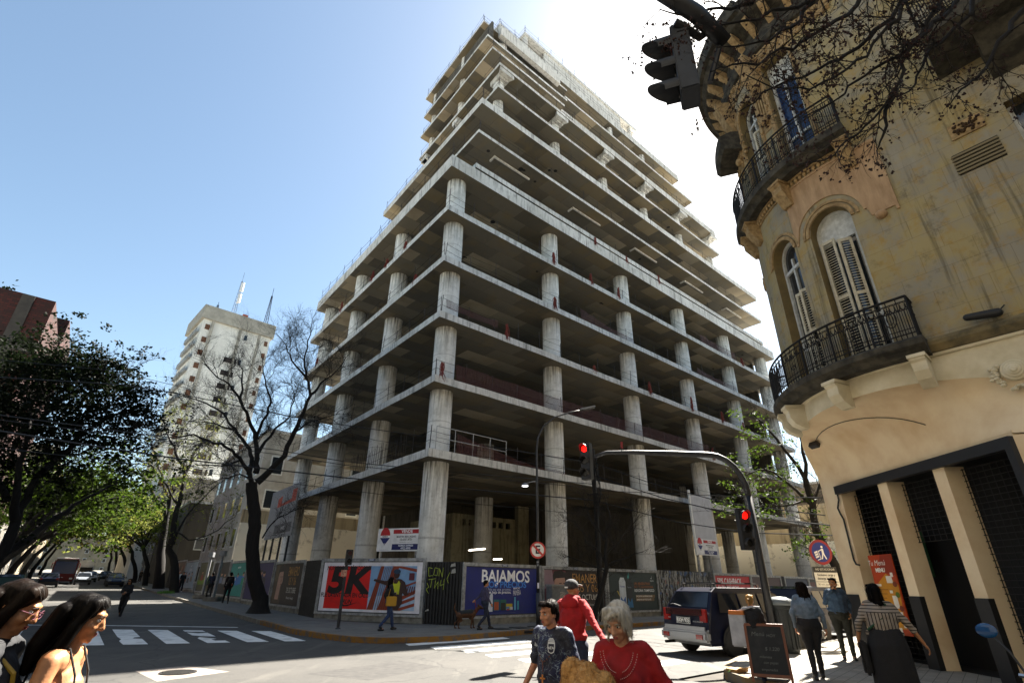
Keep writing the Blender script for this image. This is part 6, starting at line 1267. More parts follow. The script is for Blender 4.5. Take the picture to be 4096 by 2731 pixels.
    for sg in (1, -1):
        for a, b in zip(cuts, cuts[1:]):
            last = b == cuts[-1]; pts = [(a + .04, zb2), (b - .04, zb2), ((b - .45) if last else b - .04, zt), (a + .04 + (.12 if a == cuts[0] else 0), zt)]; side_pane(c, pts, lambda z, sg=sg: sg*(hw(z) - .0), m_=G_)
        for wx in (0, L_ - 1.85):
            wheel(c, wx, sg*(W2 - .09))
            mb = MB(); k_ = 16; vs = []
            for j in range(k_ + 1): a_ = math.pi*j/k_; vs += [(wx + .40*math.cos(a_), sg*(W2 + .004), .33 + .40*math.sin(a_)), (wx + .355*math.cos(a_), sg*(W2 + .006), .33 + .355*math.sin(a_))]
            mb.add(vs, [(2*j, 2*j + 1, 2*j + 3, 2*j + 2) for j in range(k_)]); mb.add([(wx + .355*math.cos(math.pi*j/k_), sg*(W2 + .003), .33 + .355*math.sin(math.pi*j/k_)) for j in range(k_ + 1)] + [(wx + .34, sg*(W2 + .003), .2), (wx - .34, sg*(W2 + .003), .2)], [tuple(range(k_ + 1)) + (k_ + 2, k_ + 1) if False else tuple(range(k_ + 1))]); mb.build('wheel_arch', PLAS, c)
        mb = MB(); mb.ell((xf + .42, sg*(W2 + .1), zb2 + .05), (.07, .1, .07)); mb.build('mirror', PLAS, c)
        mb = MB(); mb.box((rb + .02, sg*(W2 - .16), .84 if kind == 'hatch' else .95), (.06, .24, .2 if kind == 'hatch' else .3)); mb.build('tail_light', TAIL, c, bevel=.01)
        mb = MB(); mb.box((x1 - .03, sg*(W2 - .2), .66), (.1, .28, .15)); mb.build('headlight', HEADL, c, bevel=.02)
    mb = MB(); mb.box((rb - .03, 0, .47), (.2, 2*W2 + .02, .24)); mb.build('rear_bumper', trim or PLAS, c, bevel=.05); mb = MB(); mb.box((x1 + .0, 0, .42), (.18, 2*W2 - .02, .22)); mb.build('front_bumper', trim or PLAS, c, bevel=.05)
    return c, rb, x1, W2, prof
DB = paint('dark_blue_paint', '#0a0e20', '#10152b')
vd = Vector((.9, .436, 0)).normalized()
van, rb, x1, W2, prof = car(Vector((5.54, 16.15, 0)), math.atan2(vd.x, vd.y), 'two tone dark blue and silver people carrier with roof rack, parked askew', DB, 'van', trim=SILV, name='parked_van')
mb = MB(); mb.box((rb - .005, 0, 1.02), (.05, 1.36, .16)); mb.build('tail_band', mat('tail_band_red', '#2b0707', .2, coat=.6), van, bevel=.01)
mb = MB(); mb.box((rb - .03, 0, .63), (.04, 1.5, .12)); mb.build('silver_band', SILV, van, bevel=.008)
for y in (-.62, .62): mb = MB(); mb.box((rb - .135, y, .46), (.03, .24, .11)); mb.build('bumper_lamp', TAIL, van, bevel=.008)
for y in (-.56, .56):
    mb = MB(); mb.tube([(rb + .55, y, 1.62), (rb + .6, y, 1.72), (rb + 2.3, y, 1.72), (rb + 2.35, y, 1.62)], .018, 6); mb.build('roof_rail', PLAS, van)
for x in (.75, 1.9): mb = MB(); mb.box((rb + x, 0, 1.735), (.05, 1.5, .03)); mb.build('roof_bar', PLAS, van)
mb = MB(); mb.tube([(rb + .02, .1, 1.15), (rb + .02, .35, 1.2), (rb + .03, .5, 1.19)], .012, 5); mb.build('rear_wiper', PLAS, van)
def back_art(parent, x, fn, name):
    e_ = Art(-.0); fn(e_); mb = e_.mb; mb.v = [(x + y, -X, z) for X, y, z in mb.v]; return e_.build(name, parent)
back_art(van, rb - .045, lambda A_: (A_.rect('#c9cbc8', -.26, .74, .26, .89), A_.rect('#1a1b1a', -.25, .75, .25, .88), A_.text('#dcdcd8', 'BXH·935', 0, .815, .14, bold=.002, sx=.9)), 'number_plate')
back_art(van, rb - .012, lambda A_: (A_.text('#9a9a98', 'SPACE WAGON', .5, .8, .05), A_.text('#9a9a98', 'GLXi', -.55, .86, .05)), 'badge')
mb = MB(); mb.cyl((rb - .25, .55, .28), (rb + .1, .55, .28), .035, seg=8); mb.build('exhaust', IRON, van)
c2, *_ = car(NM(20.7, 8.75, 0), AZB, 'dark blue estate car with pale roof rails parked beyond the people carrier', paint('navy_paint', '#141a30'), 'suv')
car(NM(26.6, 8.8, 0), AZB, 'small black hatchback, last parked car beside the round corner building', paint('black_car_paint', '#08080a'), 'hatch')
car(NM(-1.9, 26.5, gz(*NM(-1.9, 26.5).xy)), AZA, 'dark green estate car parked at the left kerb behind the two women', paint('dark_green_paint', '#0b2a24'), 'suv', group='cars parked along the left kerb')
car(NM(-2.3, 33.5, gz(*NM(-2.3, 33.5).xy)), AZA, 'glossy black hatchback parked just beyond the dark green estate car', paint('black_car_paint', '#08080a'), 'hatch', group='cars parked along the left kerb')
far = [(-1.5, 78, 'dark blue car in the left lane just in front of the bus', '#10172c', 0), (1.6, 92, 'light grey car driving nearest in the middle lane up the street', '#6b7078', 1), (4.6, 84, 'blue hatchback parked at the right kerb up the left street', '#17345c', 1), (4.8, 92, 'dark grey car parked behind the blue hatchback up the street', '#23262b', 1), (2.6, 108, 'white car far up the left street', '#9a9c9e', 1), (-.5, 122, 'red car far up the left street beside the bus', '#5c1512', 0), (4.9, 118, 'black car parked far up the right kerb', '#0c0d10', 1)]
for n_, m_, lb, cc, fl_ in far: P = NM(n_, m_); car(Vector((P.x, P.y, gz(P.x, P.y))), AZA + (math.pi if fl_ else 0), lb, paint('paint_' + cc[1:], cc), 'hatch', name='distant_car', group='cars up the left street')
P = NM(-.6, 92); bus = empty('city_bus', (P.x, P.y, gz(P.x, P.y)), R(90) - AZA - math.pi*0 + math.pi, 'dark red and black city bus coming down the left street under the trees', 'bus')
RED = paint('bus_red', '#4a0d10'); mb = MB(); mb.box2((-10.5, -1.25, .35), (0, 1.25, 2.95)); mb.build('body', RED, bus, bevel=.15)
mb = MB(); mb.box2((0.0, -1.1, 1.25), (.03, 1.1, 2.7)); mb.build('windscreen', mat('bus_glass', '#16284a', .1, spec=1), bus); mb = MB(); mb.box2((-.01, -1.0, 2.7), (.045, 1.0, 2.92)); mb.build('destination_board', BLACK, bus)
mb = MB(); mb.box2((-10.3, -1.2, 2.95), (-.3, 1.2, 3.15)); mb.build('roof_pod', WHITE, bus, bevel=.06)
for sg in (1, -1):
    for i in range(7): mb = MB(); mb.box2((-9.9 + i*1.35, sg*1.26 - .01, 1.35), (-8.7 + i*1.35, sg*1.26 + .01, 2.4)); mb.build('side_window', GLS, bus)
    for x in (-8, -2.2): wheel(bus, x, sg*1.1, .48, .28, SILV)
    mb = MB(); mb.box((.03, sg*.9, .7), (.05, .3, .18)); mb.build('headlight', HEADL, bus); mb = MB(); mb.tube([(0, sg*1.15, 2.5), (.25, sg*1.4, 2.45), (.25, sg*1.4, 1.95)], .05, 5); mb.build('mirror', RED, bus)
P = NM(2.2, 128); lr = empty('delivery_lorry', (P.x, P.y, gz(P.x, P.y)), R(90) - AZA + math.pi, 'white box lorry beyond the bus up the left street', 'lorry')
mb = MB(); mb.box2((-6, -1.1, .9), (-1.6, 1.1, 3.2)); mb.build('box', WHITE, lr, bevel=.05); mb = MB(); mb.box2((-1.5, -1.0, .5), (0, 1.0, 2.2)); mb.build('cab', WHITE, lr, bevel=.12); mb = MB(); mb.box2((0, -.9, 1.3), (.03, .9, 2.0)); mb.build('windscreen', GLS, lr)
for sg in (1, -1):
    for x in (-4.8, -.8): wheel(lr, x, sg*.9, .42, .25, SILV)
# motorcycle at the right edge of the pavement
P = at_d(4030, 2560, 5.6); mc = empty('motorcycle', (P.x + .35, P.y - .2, .12), R(200), 'red and black motorcycle with blue round mirror at the right picture edge', 'motorcycle')
for x, nm_ in ((0, 1), (1.25, -1)): 
    wl = empty('wheel', (x, 0, .3)); wl.parent = mc; mb = MB(); mb.lathe([(.2, -.05), (.3, -.04), (.3, .04), (.2, .05)], seg=24); mb.v = [(a, c, b) for a, b, c in mb.v]; mb.build('tyre', RUBBER, wl, smooth='auto'); mb = MB()
    for k in range(8): mb.cyl((0, 0, 0), (.2*math.cos(k*.785), 0, .2*math.sin(k*.785)), .008, seg=4)
    mb.build('spokes', CHROME, wl)
mb = MB(); mb.cap((.35, 0, .75), (.75, 0, .72), .13, .1); mb.build('fuel_tank', paint('moto_red', '#6b0f12'), mc, smooth=True); mb = MB(); mb.cap((.85, 0, .72), (1.35, 0, .78), .09, .08); mb.build('seat', BLACK, mc, smooth=True)
mb = MB(); mb.ell((.62, 0, .42), (.2, .13, .17)); mb.cyl((.62, 0, .3), (1.25, 0, .3), .03, seg=6); mb.build('engine', IRON, mc); mb = MB(); mb.cyl((0, 0, .3), (.25, 0, .95), .03, seg=6); mb.cyl((.22, -.33, .98), (.22, .33, .98), .015, seg=6); mb.build('fork', CHROME, mc); mb = MB(); mb.ell((.12, 0, .85), (.1, .1, .1)); mb.build('headlamp', HEADL, mc)
for sg in (1, -1):
    mb = MB(); mb.tube([(.22, sg*.28, .98), (.22, sg*.34, 1.12), (.2, sg*.42, 1.2)], .009, 5); mb.build('mirror_stem', BLACK, mc); mb = MB(); mb.ell((.2, sg*.46, 1.25), (.015, .075, .05)); mb.build('mirror', mat('blue_mirror', '#1c4a7c', .15), mc)
# ================================================================ TREES
def bark(name, c1, c2): return mat(name, c1, .95, c2=c2, scale=5, stretch=(2, 2, .4), bump=.6)
BARK = bark('dark_bark', '#1c1916', '#0e0c0b'); TWIG = mat('twig_bark', '#1a1614', .9)
def leafmat(name, c1, c2, tr):
    m_, t, b = nodes_of(name, .6); v = mapped(t); c = mix(t, c1, c2, ramp(t, noi(t, v, 1.1, 4), [(.4, 0.), (.62, 1.)])); t.links.new(c, b.inputs['Base Color']); b.inputs['Specular IOR Level'].default_value = .08
    tl = N(t, 'BsdfTranslucent'); tl.inputs[0].default_value = (*hexc(tr), 1); ms = t.nodes.new('ShaderNodeMixShader'); ms.inputs[0].default_value = .45
    out = t.nodes['Material Output']; t.links.new(b.outputs[0], ms.inputs[1]); t.links.new(tl.outputs[0], ms.inputs[2]); t.links.new(ms.outputs[0], out.inputs[0]); return m_
LG = leafmat('green_leaves', '#222e0e', '#344213', '#3c4e17'); LD = leafmat('dark_leaves', '#0c1108', '#141c0a', '#10180a'); LY = leafmat('spring_leaves', '#56602a', '#687032', '#7f8642'); LB = leafmat('brownish_leaves', '#4a4020', '#3a3a18', '#6a6228')
class Tree:
    def __init__(s, base, seed): s.base = Vector(base); s.rg = random.Random(seed); s.tr = MB(); s.tw = MB(); s.lv = []; s.tips = []
    def limb(s, pts, r0, r1, fine=1, twigs=True, smooth=3, wob=.04):
        """pts absolute; refined and jittered"""
        P = [Vector(p) for p in pts]
        Q = []
        for i in range(len(P) - 1):
            a, b = P[i], P[i + 1]; pa = P[i - 1] if i else a - (b - a); pb = P[i + 2] if i + 2 < len(P) else b + (b - a)
            for k in range(smooth):
                t = k/smooth; Q.append(.5*((2*a) + (b - pa)*t + (2*pa - 5*a + 4*b - pb)*t*t + (-pa + 3*a - 3*b + pb)*t**3))
        Q.append(P[-1]); rg = s.rg
        for i in range(1, len(Q) - 1): w_ = wob*(Q[i + 1] - Q[i - 1]).length; Q[i] = Q[i] + Vector((rg.gauss(0, w_), rg.gauss(0, w_), rg.gauss(0, w_)))
        n_ = len(Q); rr = [r0 + (r1 - r0)*(i/(n_ - 1))**.8 for i in range(n_)]; s.tr.tube([q - s.base for q in Q], rr, 10 if r0 > .12 else 6, cap=False); return list(zip(Q, rr))
    def twig(s, p, d, L_, r_, depth, curve=.25, up=.15, spread=.7):
        rg = s.rg; k_ = 4 if L_ > .5 else 3; pts = [p]; dd = d.normalized()
        for i in range(k_):
            dd = (dd + Vector((rg.gauss(0, curve), rg.gauss(0, curve), rg.gauss(0, curve) + up*.4))).normalized(); pts.append(pts[-1] + dd*L_/k_)
        (s.tw if r_ < .03 else s.tr).tube([q - s.base for q in pts], [r_*(1 - .7*i/k_) for i in range(k_ + 1)], 4 if r_ > .012 else 3, cap=False)
        s.tips.append((pts[-1], depth)); 
        if depth > 0:
            for i in range(1, k_ + 1):
                for _ in range(2 if rg.random() < .6 else 1):
                    a_ = Vector((rg.gauss(0, 1), rg.gauss(0, 1), rg.gauss(0, 1))); a_ = (a_ - a_.dot(dd)*dd).normalized(); s.twig(pts[i], dd + a_*spread*rg.uniform(.6, 1.3) + Vector((0, 0, up)), L_*rg.uniform(.45, .75), r_*.55, depth - 1, curve, up, spread)
        return pts
    def sprout(s, Q, start, step, L_, r_, depth, up=.2, **k):
        acc = 0; prev = Q[0][0]
        tot = sum((Q[i + 1][0] - Q[i][0]).length for i in range(len(Q) - 1)); run = 0; nxt = start*tot
        for i in range(len(Q) - 1):
            a, b = Q[i][0], Q[i + 1][0]; seg = (b - a).length
            while run + seg > nxt:
                f = (nxt - run)/seg; p = a.lerp(b, f); d = (b - a).normalized(); rg = s.rg; o_ = Vector((rg.gauss(0, 1), rg.gauss(0, 1), rg.gauss(0, 1))); o_ = (o_ - o_.dot(d)*d).normalized()
                s.twig(p, d*.6 + o_ + Vector((0, 0, up)), L_*rg.uniform(.6, 1.3), min(r_, Q[i][1]*.6), depth, up=up, **k); nxt += step*rg.uniform(.6, 1.4)
            run += seg
    def leaves(s, per, size, rad, depths=(0, 1), maxz=None):
        rg = s.rg
        for p, d in s.tips:
            if d not in depths: continue
            for _ in range(per if per >= 1 else (1 if rg.random() < per else 0)):
                c = p + Vector((rg.gauss(0, rad), rg.gauss(0, rad), rg.gauss(0, rad*.7))) - s.base; a_ = Vector((rg.gauss(0, 1), rg.gauss(0, 1), rg.gauss(0, .6))).normalized(); b_ = a_.cross(Vector((rg.gauss(0, 1), rg.gauss(0, 1), rg.gauss(0, 1)))).normalized(); z_ = size*rg.uniform(.6, 1.4)
                s.lv.append((c - a_*z_, c + b_*z_*.55, c + a_*z_, c - b_*z_*.55))
    def clump(s, c, rad, n_, size):
        rg = s.rg
        subs = [Vector((rg.gauss(0, 1), rg.gauss(0, 1), rg.gauss(0, .8)))*rad*.5 for _ in range(max(3, n_//16))]
        for _ in range(n_):
            q = rg.choice(subs) + Vector((rg.gauss(0, 1), rg.gauss(0, 1), rg.gauss(0, .45)))*max(.16, size*2.2) + Vector(c) - s.base; a_ = Vector((rg.gauss(0, 1), rg.gauss(0, 1), rg.gauss(0, .6))).normalized(); b_ = a_.cross(Vector((rg.gauss(0, 1), rg.gauss(0, 1), rg.gauss(0, 1)))).normalized(); z_ = size*rg.uniform(.6, 1.4)
            s.lv.append((q - a_*z_, q + b_*z_*.55, q + a_*z_, q - b_*z_*.55))
    def finish(s, label, lmat=None, name='street_tree', group=None, cat='tree'):
        r_ = empty(name, s.base, 0, label, cat, group); s.tr.build('trunk', BARK, r_, smooth=True)
        if s.tw.v: s.tw.build('twigs', TWIG, r_)
        if s.lv:
            mb = MB(); 
            for q in s.lv: mb.add(q, [(0, 1, 2, 3)])
            mb.build('crown', lmat, r_)
        return r_
def D2(px, py): return px*1.7415, py*1.7415
def C1c(x, y): return x/1.809, 1100 + y/1.809
# --- the big bare tree in front of the left hoarding
base = Vector((-12.0, 27.8, .22)); T = Tree(base, 21); dB = base.xy.length
def bp(x, y, dd=0): return at_d(*C1c(x, y), dB + dd)
trunk = T.limb([base - Vector((0, 0, .1)), base + Vector((.02, 0, .5)), at_d(1020, 2330, dB), at_d(1008, 2200, dB), at_d(1020, 2080, dB), at_d(1010, 1990, dB), bp(1820, 1500)], .36, .27, smooth=4, wob=.02)
T.tr.tube([base - base + Vector((0, 0, z)) for z in (-.1, .1, .35, .8)], [.7, .52, .40, .31], 12, cap=False)
limbs = [([(1820, 1500, 0), (1800, 1440, -.2), (1740, 1340, -.5), (1640, 1250, -1.0), (1500, 1195, -1.6), (1330, 1160, -2.2), (1180, 1150, -2.8)], .17, .03),
 ([(1800, 1440, 0), (1830, 1330, .3), (1780, 1230, .6), (1700, 1120, 1.0), (1640, 1040, 1.3), (1520, 935, 1.6), (1400, 900, 2.0), (1280, 850, 2.4)], .17, .02),
 ([(1850, 1430, 0), (1855, 1330, .1), (1850, 1180, .2), (1800, 1050, 0), (1740, 920, -.4), (1680, 820, -.8), (1570, 730, -1.2), (1480, 640, -1.6)], .21, .02),
 ([(1850, 1180, .2), (1900, 1060, -.3), (1960, 920, -.7), (1930, 800, -1.0), (1900, 660, -1.3), (1880, 540, -1.6)], .13, .015),
 ([(1860, 1300, .1), (1940, 1160, .6), (2050, 1050, 1.0), (2130, 900, 1.4), (2110, 760, 1.8)], .13, .015),
 ([(1860, 1500, 0), (1960, 1400, -.2), (2060, 1300, -.5), (2120, 1140, -.8), (2190, 1000, -1.1), (2240, 870, -1.4), (2215, 740, -1.7), (2200, 620, -1.9), (2240, 480, -2.1), (2260, 330, -2.3)], .24, .02),
 ([(2240, 870, -1.4), (2330, 790, -1.2), (2440, 690, -1.0), (2540, 560, -.8)], .12, .015), ([(2120, 1140, -.8), (2260, 1060, -.2), (2420, 1000, .4), (2560, 930, .8)], .09, .012),
 ([(1740, 1340, -.5), (1620, 1380, -1.0), (1460, 1370, -1.6), (1300, 1400, -2.0)], .08, .012), ([(1740, 920, -.4), (1760, 780, .2), (1740, 640, .6), (1700, 500, 1.0)], .10, .012), ([(1700, 1120, 1.0), (1560, 1080, 1.4), (1400, 1060, 1.8), (1250, 1020, 2.0)], .08, .012),
 ([(2215, 740, -1.7), (2110, 620, -2.2), (2060, 500, -2.5), (2000, 420, -2.8)], .08, .012), ([(1900, 1900, 0), (1980, 1780, .3), (2120, 1700, .6), (2300, 1640, .9)], .06, .01), ([(1810, 1480, 0), (1700, 1440, .6), (1560, 1500, 1.2), (1420, 1560, 1.6)], .07, .01)]
for pts, r0, r1 in limbs:
    Q = T.limb([bp(*p) for p in pts], r0*.76, r1*.8, smooth=3, wob=.07); T.sprout(Q, .22, .34, 1.2, .020, 3, up=.12, spread=.75)
T.finish('big bare black tree with spreading twigs before the purple and brown posters')
# --- leafing pair farther up the left pavement
def leaf_tree(base, paths, label, lmat, seed, per=3, size=.07, rad=.25, rt=.3, step=.45, L_=1.3, depth=2, clumps=None, dens=1.0, name='street_tree', group=None, cs=.09, up=.15):
    T = Tree(base, seed)
    for pts, r0, r1 in paths:
        Q = T.limb(pts, r0, r1, wob=.05)
        if r1 < .12: T.sprout(Q, .3, step, L_, .022, depth, up=up)
    if per: T.leaves(per, size, rad)
    for c, r_, n_ in (clumps or []): T.clump(c, r_, int(n_*dens), cs)
    return T.finish(label, lmat, name, group)
b1 = at_n(697, 2375, 7.9); d1 = b1.xy.length; b1.z = gz(b1.x, b1.y) + PV; q = lambda x, y, dd=0: at_d(*D2(x, y), d1 + dd)
leaf_tree(b1, [([b1 - Vector((0, 0, .2)), q(398, 1300), q(392, 1230), q(412, 1150), q(425, 1095), q(440, 1050, 1)], .42, .10), ([q(398, 1250), q(430, 1180, 1), q(480, 1130, 2), (q(540, 1090, 3))], .12, .03), ([q(425, 1090), q(405, 1040, -1), q(385, 1000, -2), q(370, 960, -2)], .16, .03), ([q(440, 1050), q(470, 1010, 1), q(500, 980, 2), q(520, 960, 2)], .14, .03), ([q(410, 1160), q(370, 1100, -1), q(330, 1060, -2), q(290, 1040, -2)], .11, .03), ([q(400, 1220), q(450, 1240, -1), q(520, 1200, -2), q(560, 1160, -3)], .08, .02)],
          'leafing tree with twin trunk, the nearer of the pair, yellow green young leaves', LY, 31, per=1, size=.10, rad=.4, step=.8, L_=1.7, depth=2)
b2 = at_n(633, 2358, 7.9); d2 = b2.xy.length; b2.z = gz(b2.x, b2.y) + PV; q = lambda x, y, dd=0: at_d(*D2(x, y), d2 + dd)
leaf_tree(b2, [([b2 - Vector((0, 0, .2)), q(366, 1290), q(376, 1220), q(388, 1160), q(400, 1090)], .6, .14), ([q(380, 1190), q(350, 1120, -1), q(310, 1080, -2), q(260, 1070, -3)], .2, .04), ([q(388, 1160), q(370, 1090, 1), q(355, 1040, 2), q(340, 1000, 2)], .18, .04), ([q(390, 1140), q(430, 1080, 1), (q(455, 1040, 1)), q(460, 1000, 2)], .16, .03)],
          'thick dark trunked tree just behind the twin trunked leafing tree', LB, 32, per=1, size=.10, rad=.5, step=1.0, L_=1.9, depth=2)
# --- rows of trees up the street
rg0 = random.Random(77)
def street_tree(n_, m_, h, lean, label, lmat, seed, cl, crow, group):
    P = NM(n_, m_); P.z = gz(P.x, P.y) + PV; tn = NV.to_3d()*lean; rg = random.Random(seed); top = P + Vector((0, 0, h*.42)) + tn*h*.18
    paths = [([P - Vector((0, 0, .2)), P + Vector((0, 0, h*.2)) + tn*h*.05, top], .34, .2)]; cl_ = []
    for i in range(6):
        a_ = i*1.05 + rg.uniform(-.3, .3); d = Vector((math.cos(a_), math.sin(a_), 0)); e = top + d*h*rg.uniform(.25, .42) + tn*h*.22 + Vector((0, 0, h*rg.uniform(.22, .5))); mid = top.lerp(e, .5) + Vector((0, 0, h*.06)); paths.append(([top, mid, e], .14, .03)); cl_.append((e, crow, 1)); cl_.append((mid + Vector((0, 0, h*.08)), crow*.8, 1))
    leaf_tree(P, paths, label, lmat, seed, per=0, clumps=[(c, r_, int(cl)) for c, r_, _ in cl_], step=1.2, L_=h*.16, depth=2, cs=.13 if m_ < 60 else .2, group=group)
GL = 'trees along the left kerb'; GR = 'trees along the right kerb'
street_tree(-4.7, 44, 8.4, 1.2, 'bright green leaning tree, second along the left kerb', LG, 1, 650, 2.7, GL)
street_tree(-4.8, 57, 9, 1.2, 'green leaning tree, third along the left kerb behind the parked cars', LG, 2, 600, 2.9, GL)
street_tree(-4.9, 74, 10, .9, 'green tree, fourth along the left kerb beside the bus', LG, 3, 500, 3.3, GL)
street_tree(-4.9, 94, 11.5, .9, 'brownish green tree, fifth along the left kerb', LB, 4, 420, 3.8, GL)
street_tree(-4.9, 120, 13, .8, 'distant green tree, sixth along the left kerb', LG, 5, 400, 4.4, GL)
street_tree(-4.9, 155, 15, .6, 'farthest tree along the left kerb', LB, 6, 380, 6.0, GL)
street_tree(7.7, 82, 10, -.7, 'sparse leafing tree before the streaked wall on the right kerb', LY, 7, 200, 3.6, GR)
street_tree(7.7, 98, 11.5, -.9, 'brownish leafing tree, farther along the right kerb', LB, 8, 330, 4.2, GR)
street_tree(7.7, 116, 13, -.9, 'dark green tree far along the right kerb', LG, 9, 400, 4.8, GR)
street_tree(7.6, 140, 17, -.8, 'brown green tree, last but one along the right kerb', LB, 10, 400, 5.5, GR)
street_tree(7.6, 170, 20, -.5, 'last tree along the right kerb where the street closes', LG, 11, 420, 6.5, GR)
# --- the dark dense tree on the left edge
b3 = NM(-4.5, 33.5); b3.z = gz(b3.x, b3.y) + PV; d3 = b3.xy.length; q = lambda x, y, dd=0: at_d(*D2(x, y), d3 + dd); T = Tree(b3, 41)
pa = [([b3 - Vector((0, 0, .2)), q(-10, 1290), q(35, 1200), q(70, 1120), q(130, 1040, 1)], .34, .10), ([q(5, 1270), q(80, 1225, 1), q(150, 1175, 2), q(205, 1140, 3), (q(270, 1110, 4))], .2, .04), ([q(35, 1200), q(40, 1100, -1), q(60, 1000, -1), q(80, 900, 0)], .2, .04), ([q(100, 1080), q(190, 1000, 1), q(270, 950, 2), q(330, 930, 2)], .14, .03), ([q(60, 1000), q(130, 930, 0), q(210, 870, 1), q(280, 880, 1)], .13, .03), ([q(20, 1150), q(-60, 1000, -1), q(-90, 900, -1)], .15, .04)]
for pts, r0, r1 in pa:
    Q = T.limb(pts, r0, r1, wob=.05)
    T.sprout(Q, .3, .55, 1.5, .022, 2)
rg = random.Random(5)
for (x, y, r_, n_) in [(60, 870, 3.2, 1500), (150, 850, 2.6, 1300), (210, 880, 2.4, 1000), (280, 910, 2.2, 800), (320, 950, 1.6, 450), (20, 960, 3.2, 1500), (110, 950, 3.0, 1300), (200, 970, 2.4, 700), (290, 990, 1.8, 350), (40, 1060, 3.0, 1000), (130, 1050, 2.4, 500), (-60, 900, 3.5, 900), (-50, 1080, 3.5, 700), (90, 840, 1.6, 500), (230, 850, 1.3, 300)]:
    T.clump(at_d(*D2(x, y), d3 + rg.uniform(-1.5, 2.5)), r_*.95, int(n_*2.5), .095)
T.finish('dense dark leafy tree filling the left edge below the red brick block', LD, 'street_tree', GL)
# --- leafy tree on the right behind the signal mast
b4 = NM(24.5, 7.9); b4.z = .12; d4 = b4.xy.length; q = lambda x, y, dd=0: at_d(*D2(x, y), d4 + dd); T = Tree(b4, 51)
pa = [([b4, q(1885, 1250), q(1870, 1180), q(1850, 1100)], .2, .12), ([q(1865, 1160), q(1810, 1110, -.5), q(1760, 1080, -1), q(1710, 1090, -1.4)], .08, .02), ([q(1850, 1100), q(1800, 1030, -.5), q(1760, 980, -1), q(1730, 950, -1.2)], .09, .02), ([q(1850, 1100), q(1840, 1010, 0), q(1800, 940, 0)], .09, .02), ([q(1880, 1230), q(1860, 1260, -1), q(1840, 1250, -1.6)], .05, .02), ([q(1862, 1150), q(1800, 1160, -1), q(1730, 1165, -1.5), q(1670, 1170, -2)], .06, .015), ([q(1868, 1180), q(1890, 1080, .5), q(1900, 1020, 1)], .07, .02)]
for pts, r0, r1 in pa:
    Q = T.limb(pts, r0, r1, wob=.05); T.sprout(Q, .2, .28, .9, .014, 2)
for (x, y, r_, n_) in [(1740, 1000, 1.0, 170), (1715, 960, .7, 90), (1770, 1010, 1.0, 150), (1740, 1060, 1.1, 220), (1790, 1080, 1.1, 200), (1730, 1110, 1.0, 200), (1700, 1150, .9, 150), (1770, 1140, 1.1, 200), (1820, 1130, 1.1, 130), (1750, 1180, .8, 120), (1680, 1170, .5, 60), (1720, 1190, .6, 80), (1860, 1240, .7, 160), (1835, 1260, .6, 110), (1875, 1270, .5, 90), (1880, 1215, .4, 50), (1800, 1190, .5, 50), (1715, 1050, .6, 80)]:
    T.clump(at_d(*D2(x, y), d4 - .8 + rg.uniform(-1, 1)), r_, n_, .062)
T.finish('young bright green tree behind the signal mast beside the round building', LG)
# --- small bare tree beside the utility pole
b5 = Vector((3.75, 25.6, PV)); d5 = b5.xy.length; q = lambda x, y, dd=0: at_d(*D2(x, y), d5 + dd); T = Tree(b5, 61)
for pts, r0, r1 in [([b5, q(1385, 1350), q(1392, 1280), q(1388, 1230)], .14, .07), ([q(1390, 1290), q(1350, 1240, -.3), q(1320, 1200, -.6), q(1300, 1190, -.8)], .05, .012), ([q(1390, 1260), q(1400, 1200, .2), q(1390, 1140, .4)], .05, .012), ([q(1390, 1280), q(1430, 1230, .4), q(1470, 1180, .8)], .05, .012), ([q(1388, 1240), q(1350, 1180, .2), (q(1340, 1130, .4))], .04, .01), ([q(1392, 1300), q(1440, 1280, -.4), q(1490, 1260, -.8)], .04, .01), ([q(1390, 1310), q(1340, 1290, .3), q(1290, 1270, .5)], .04, .01)]:
    Q = T.limb(pts, r0, r1, wob=.06); T.sprout(Q, .2, .22, .8, .011, 2, up=.2)
T.finish('small bare sapling with thin dark twigs by the utility pole before the concert poster', name='bare_sapling')
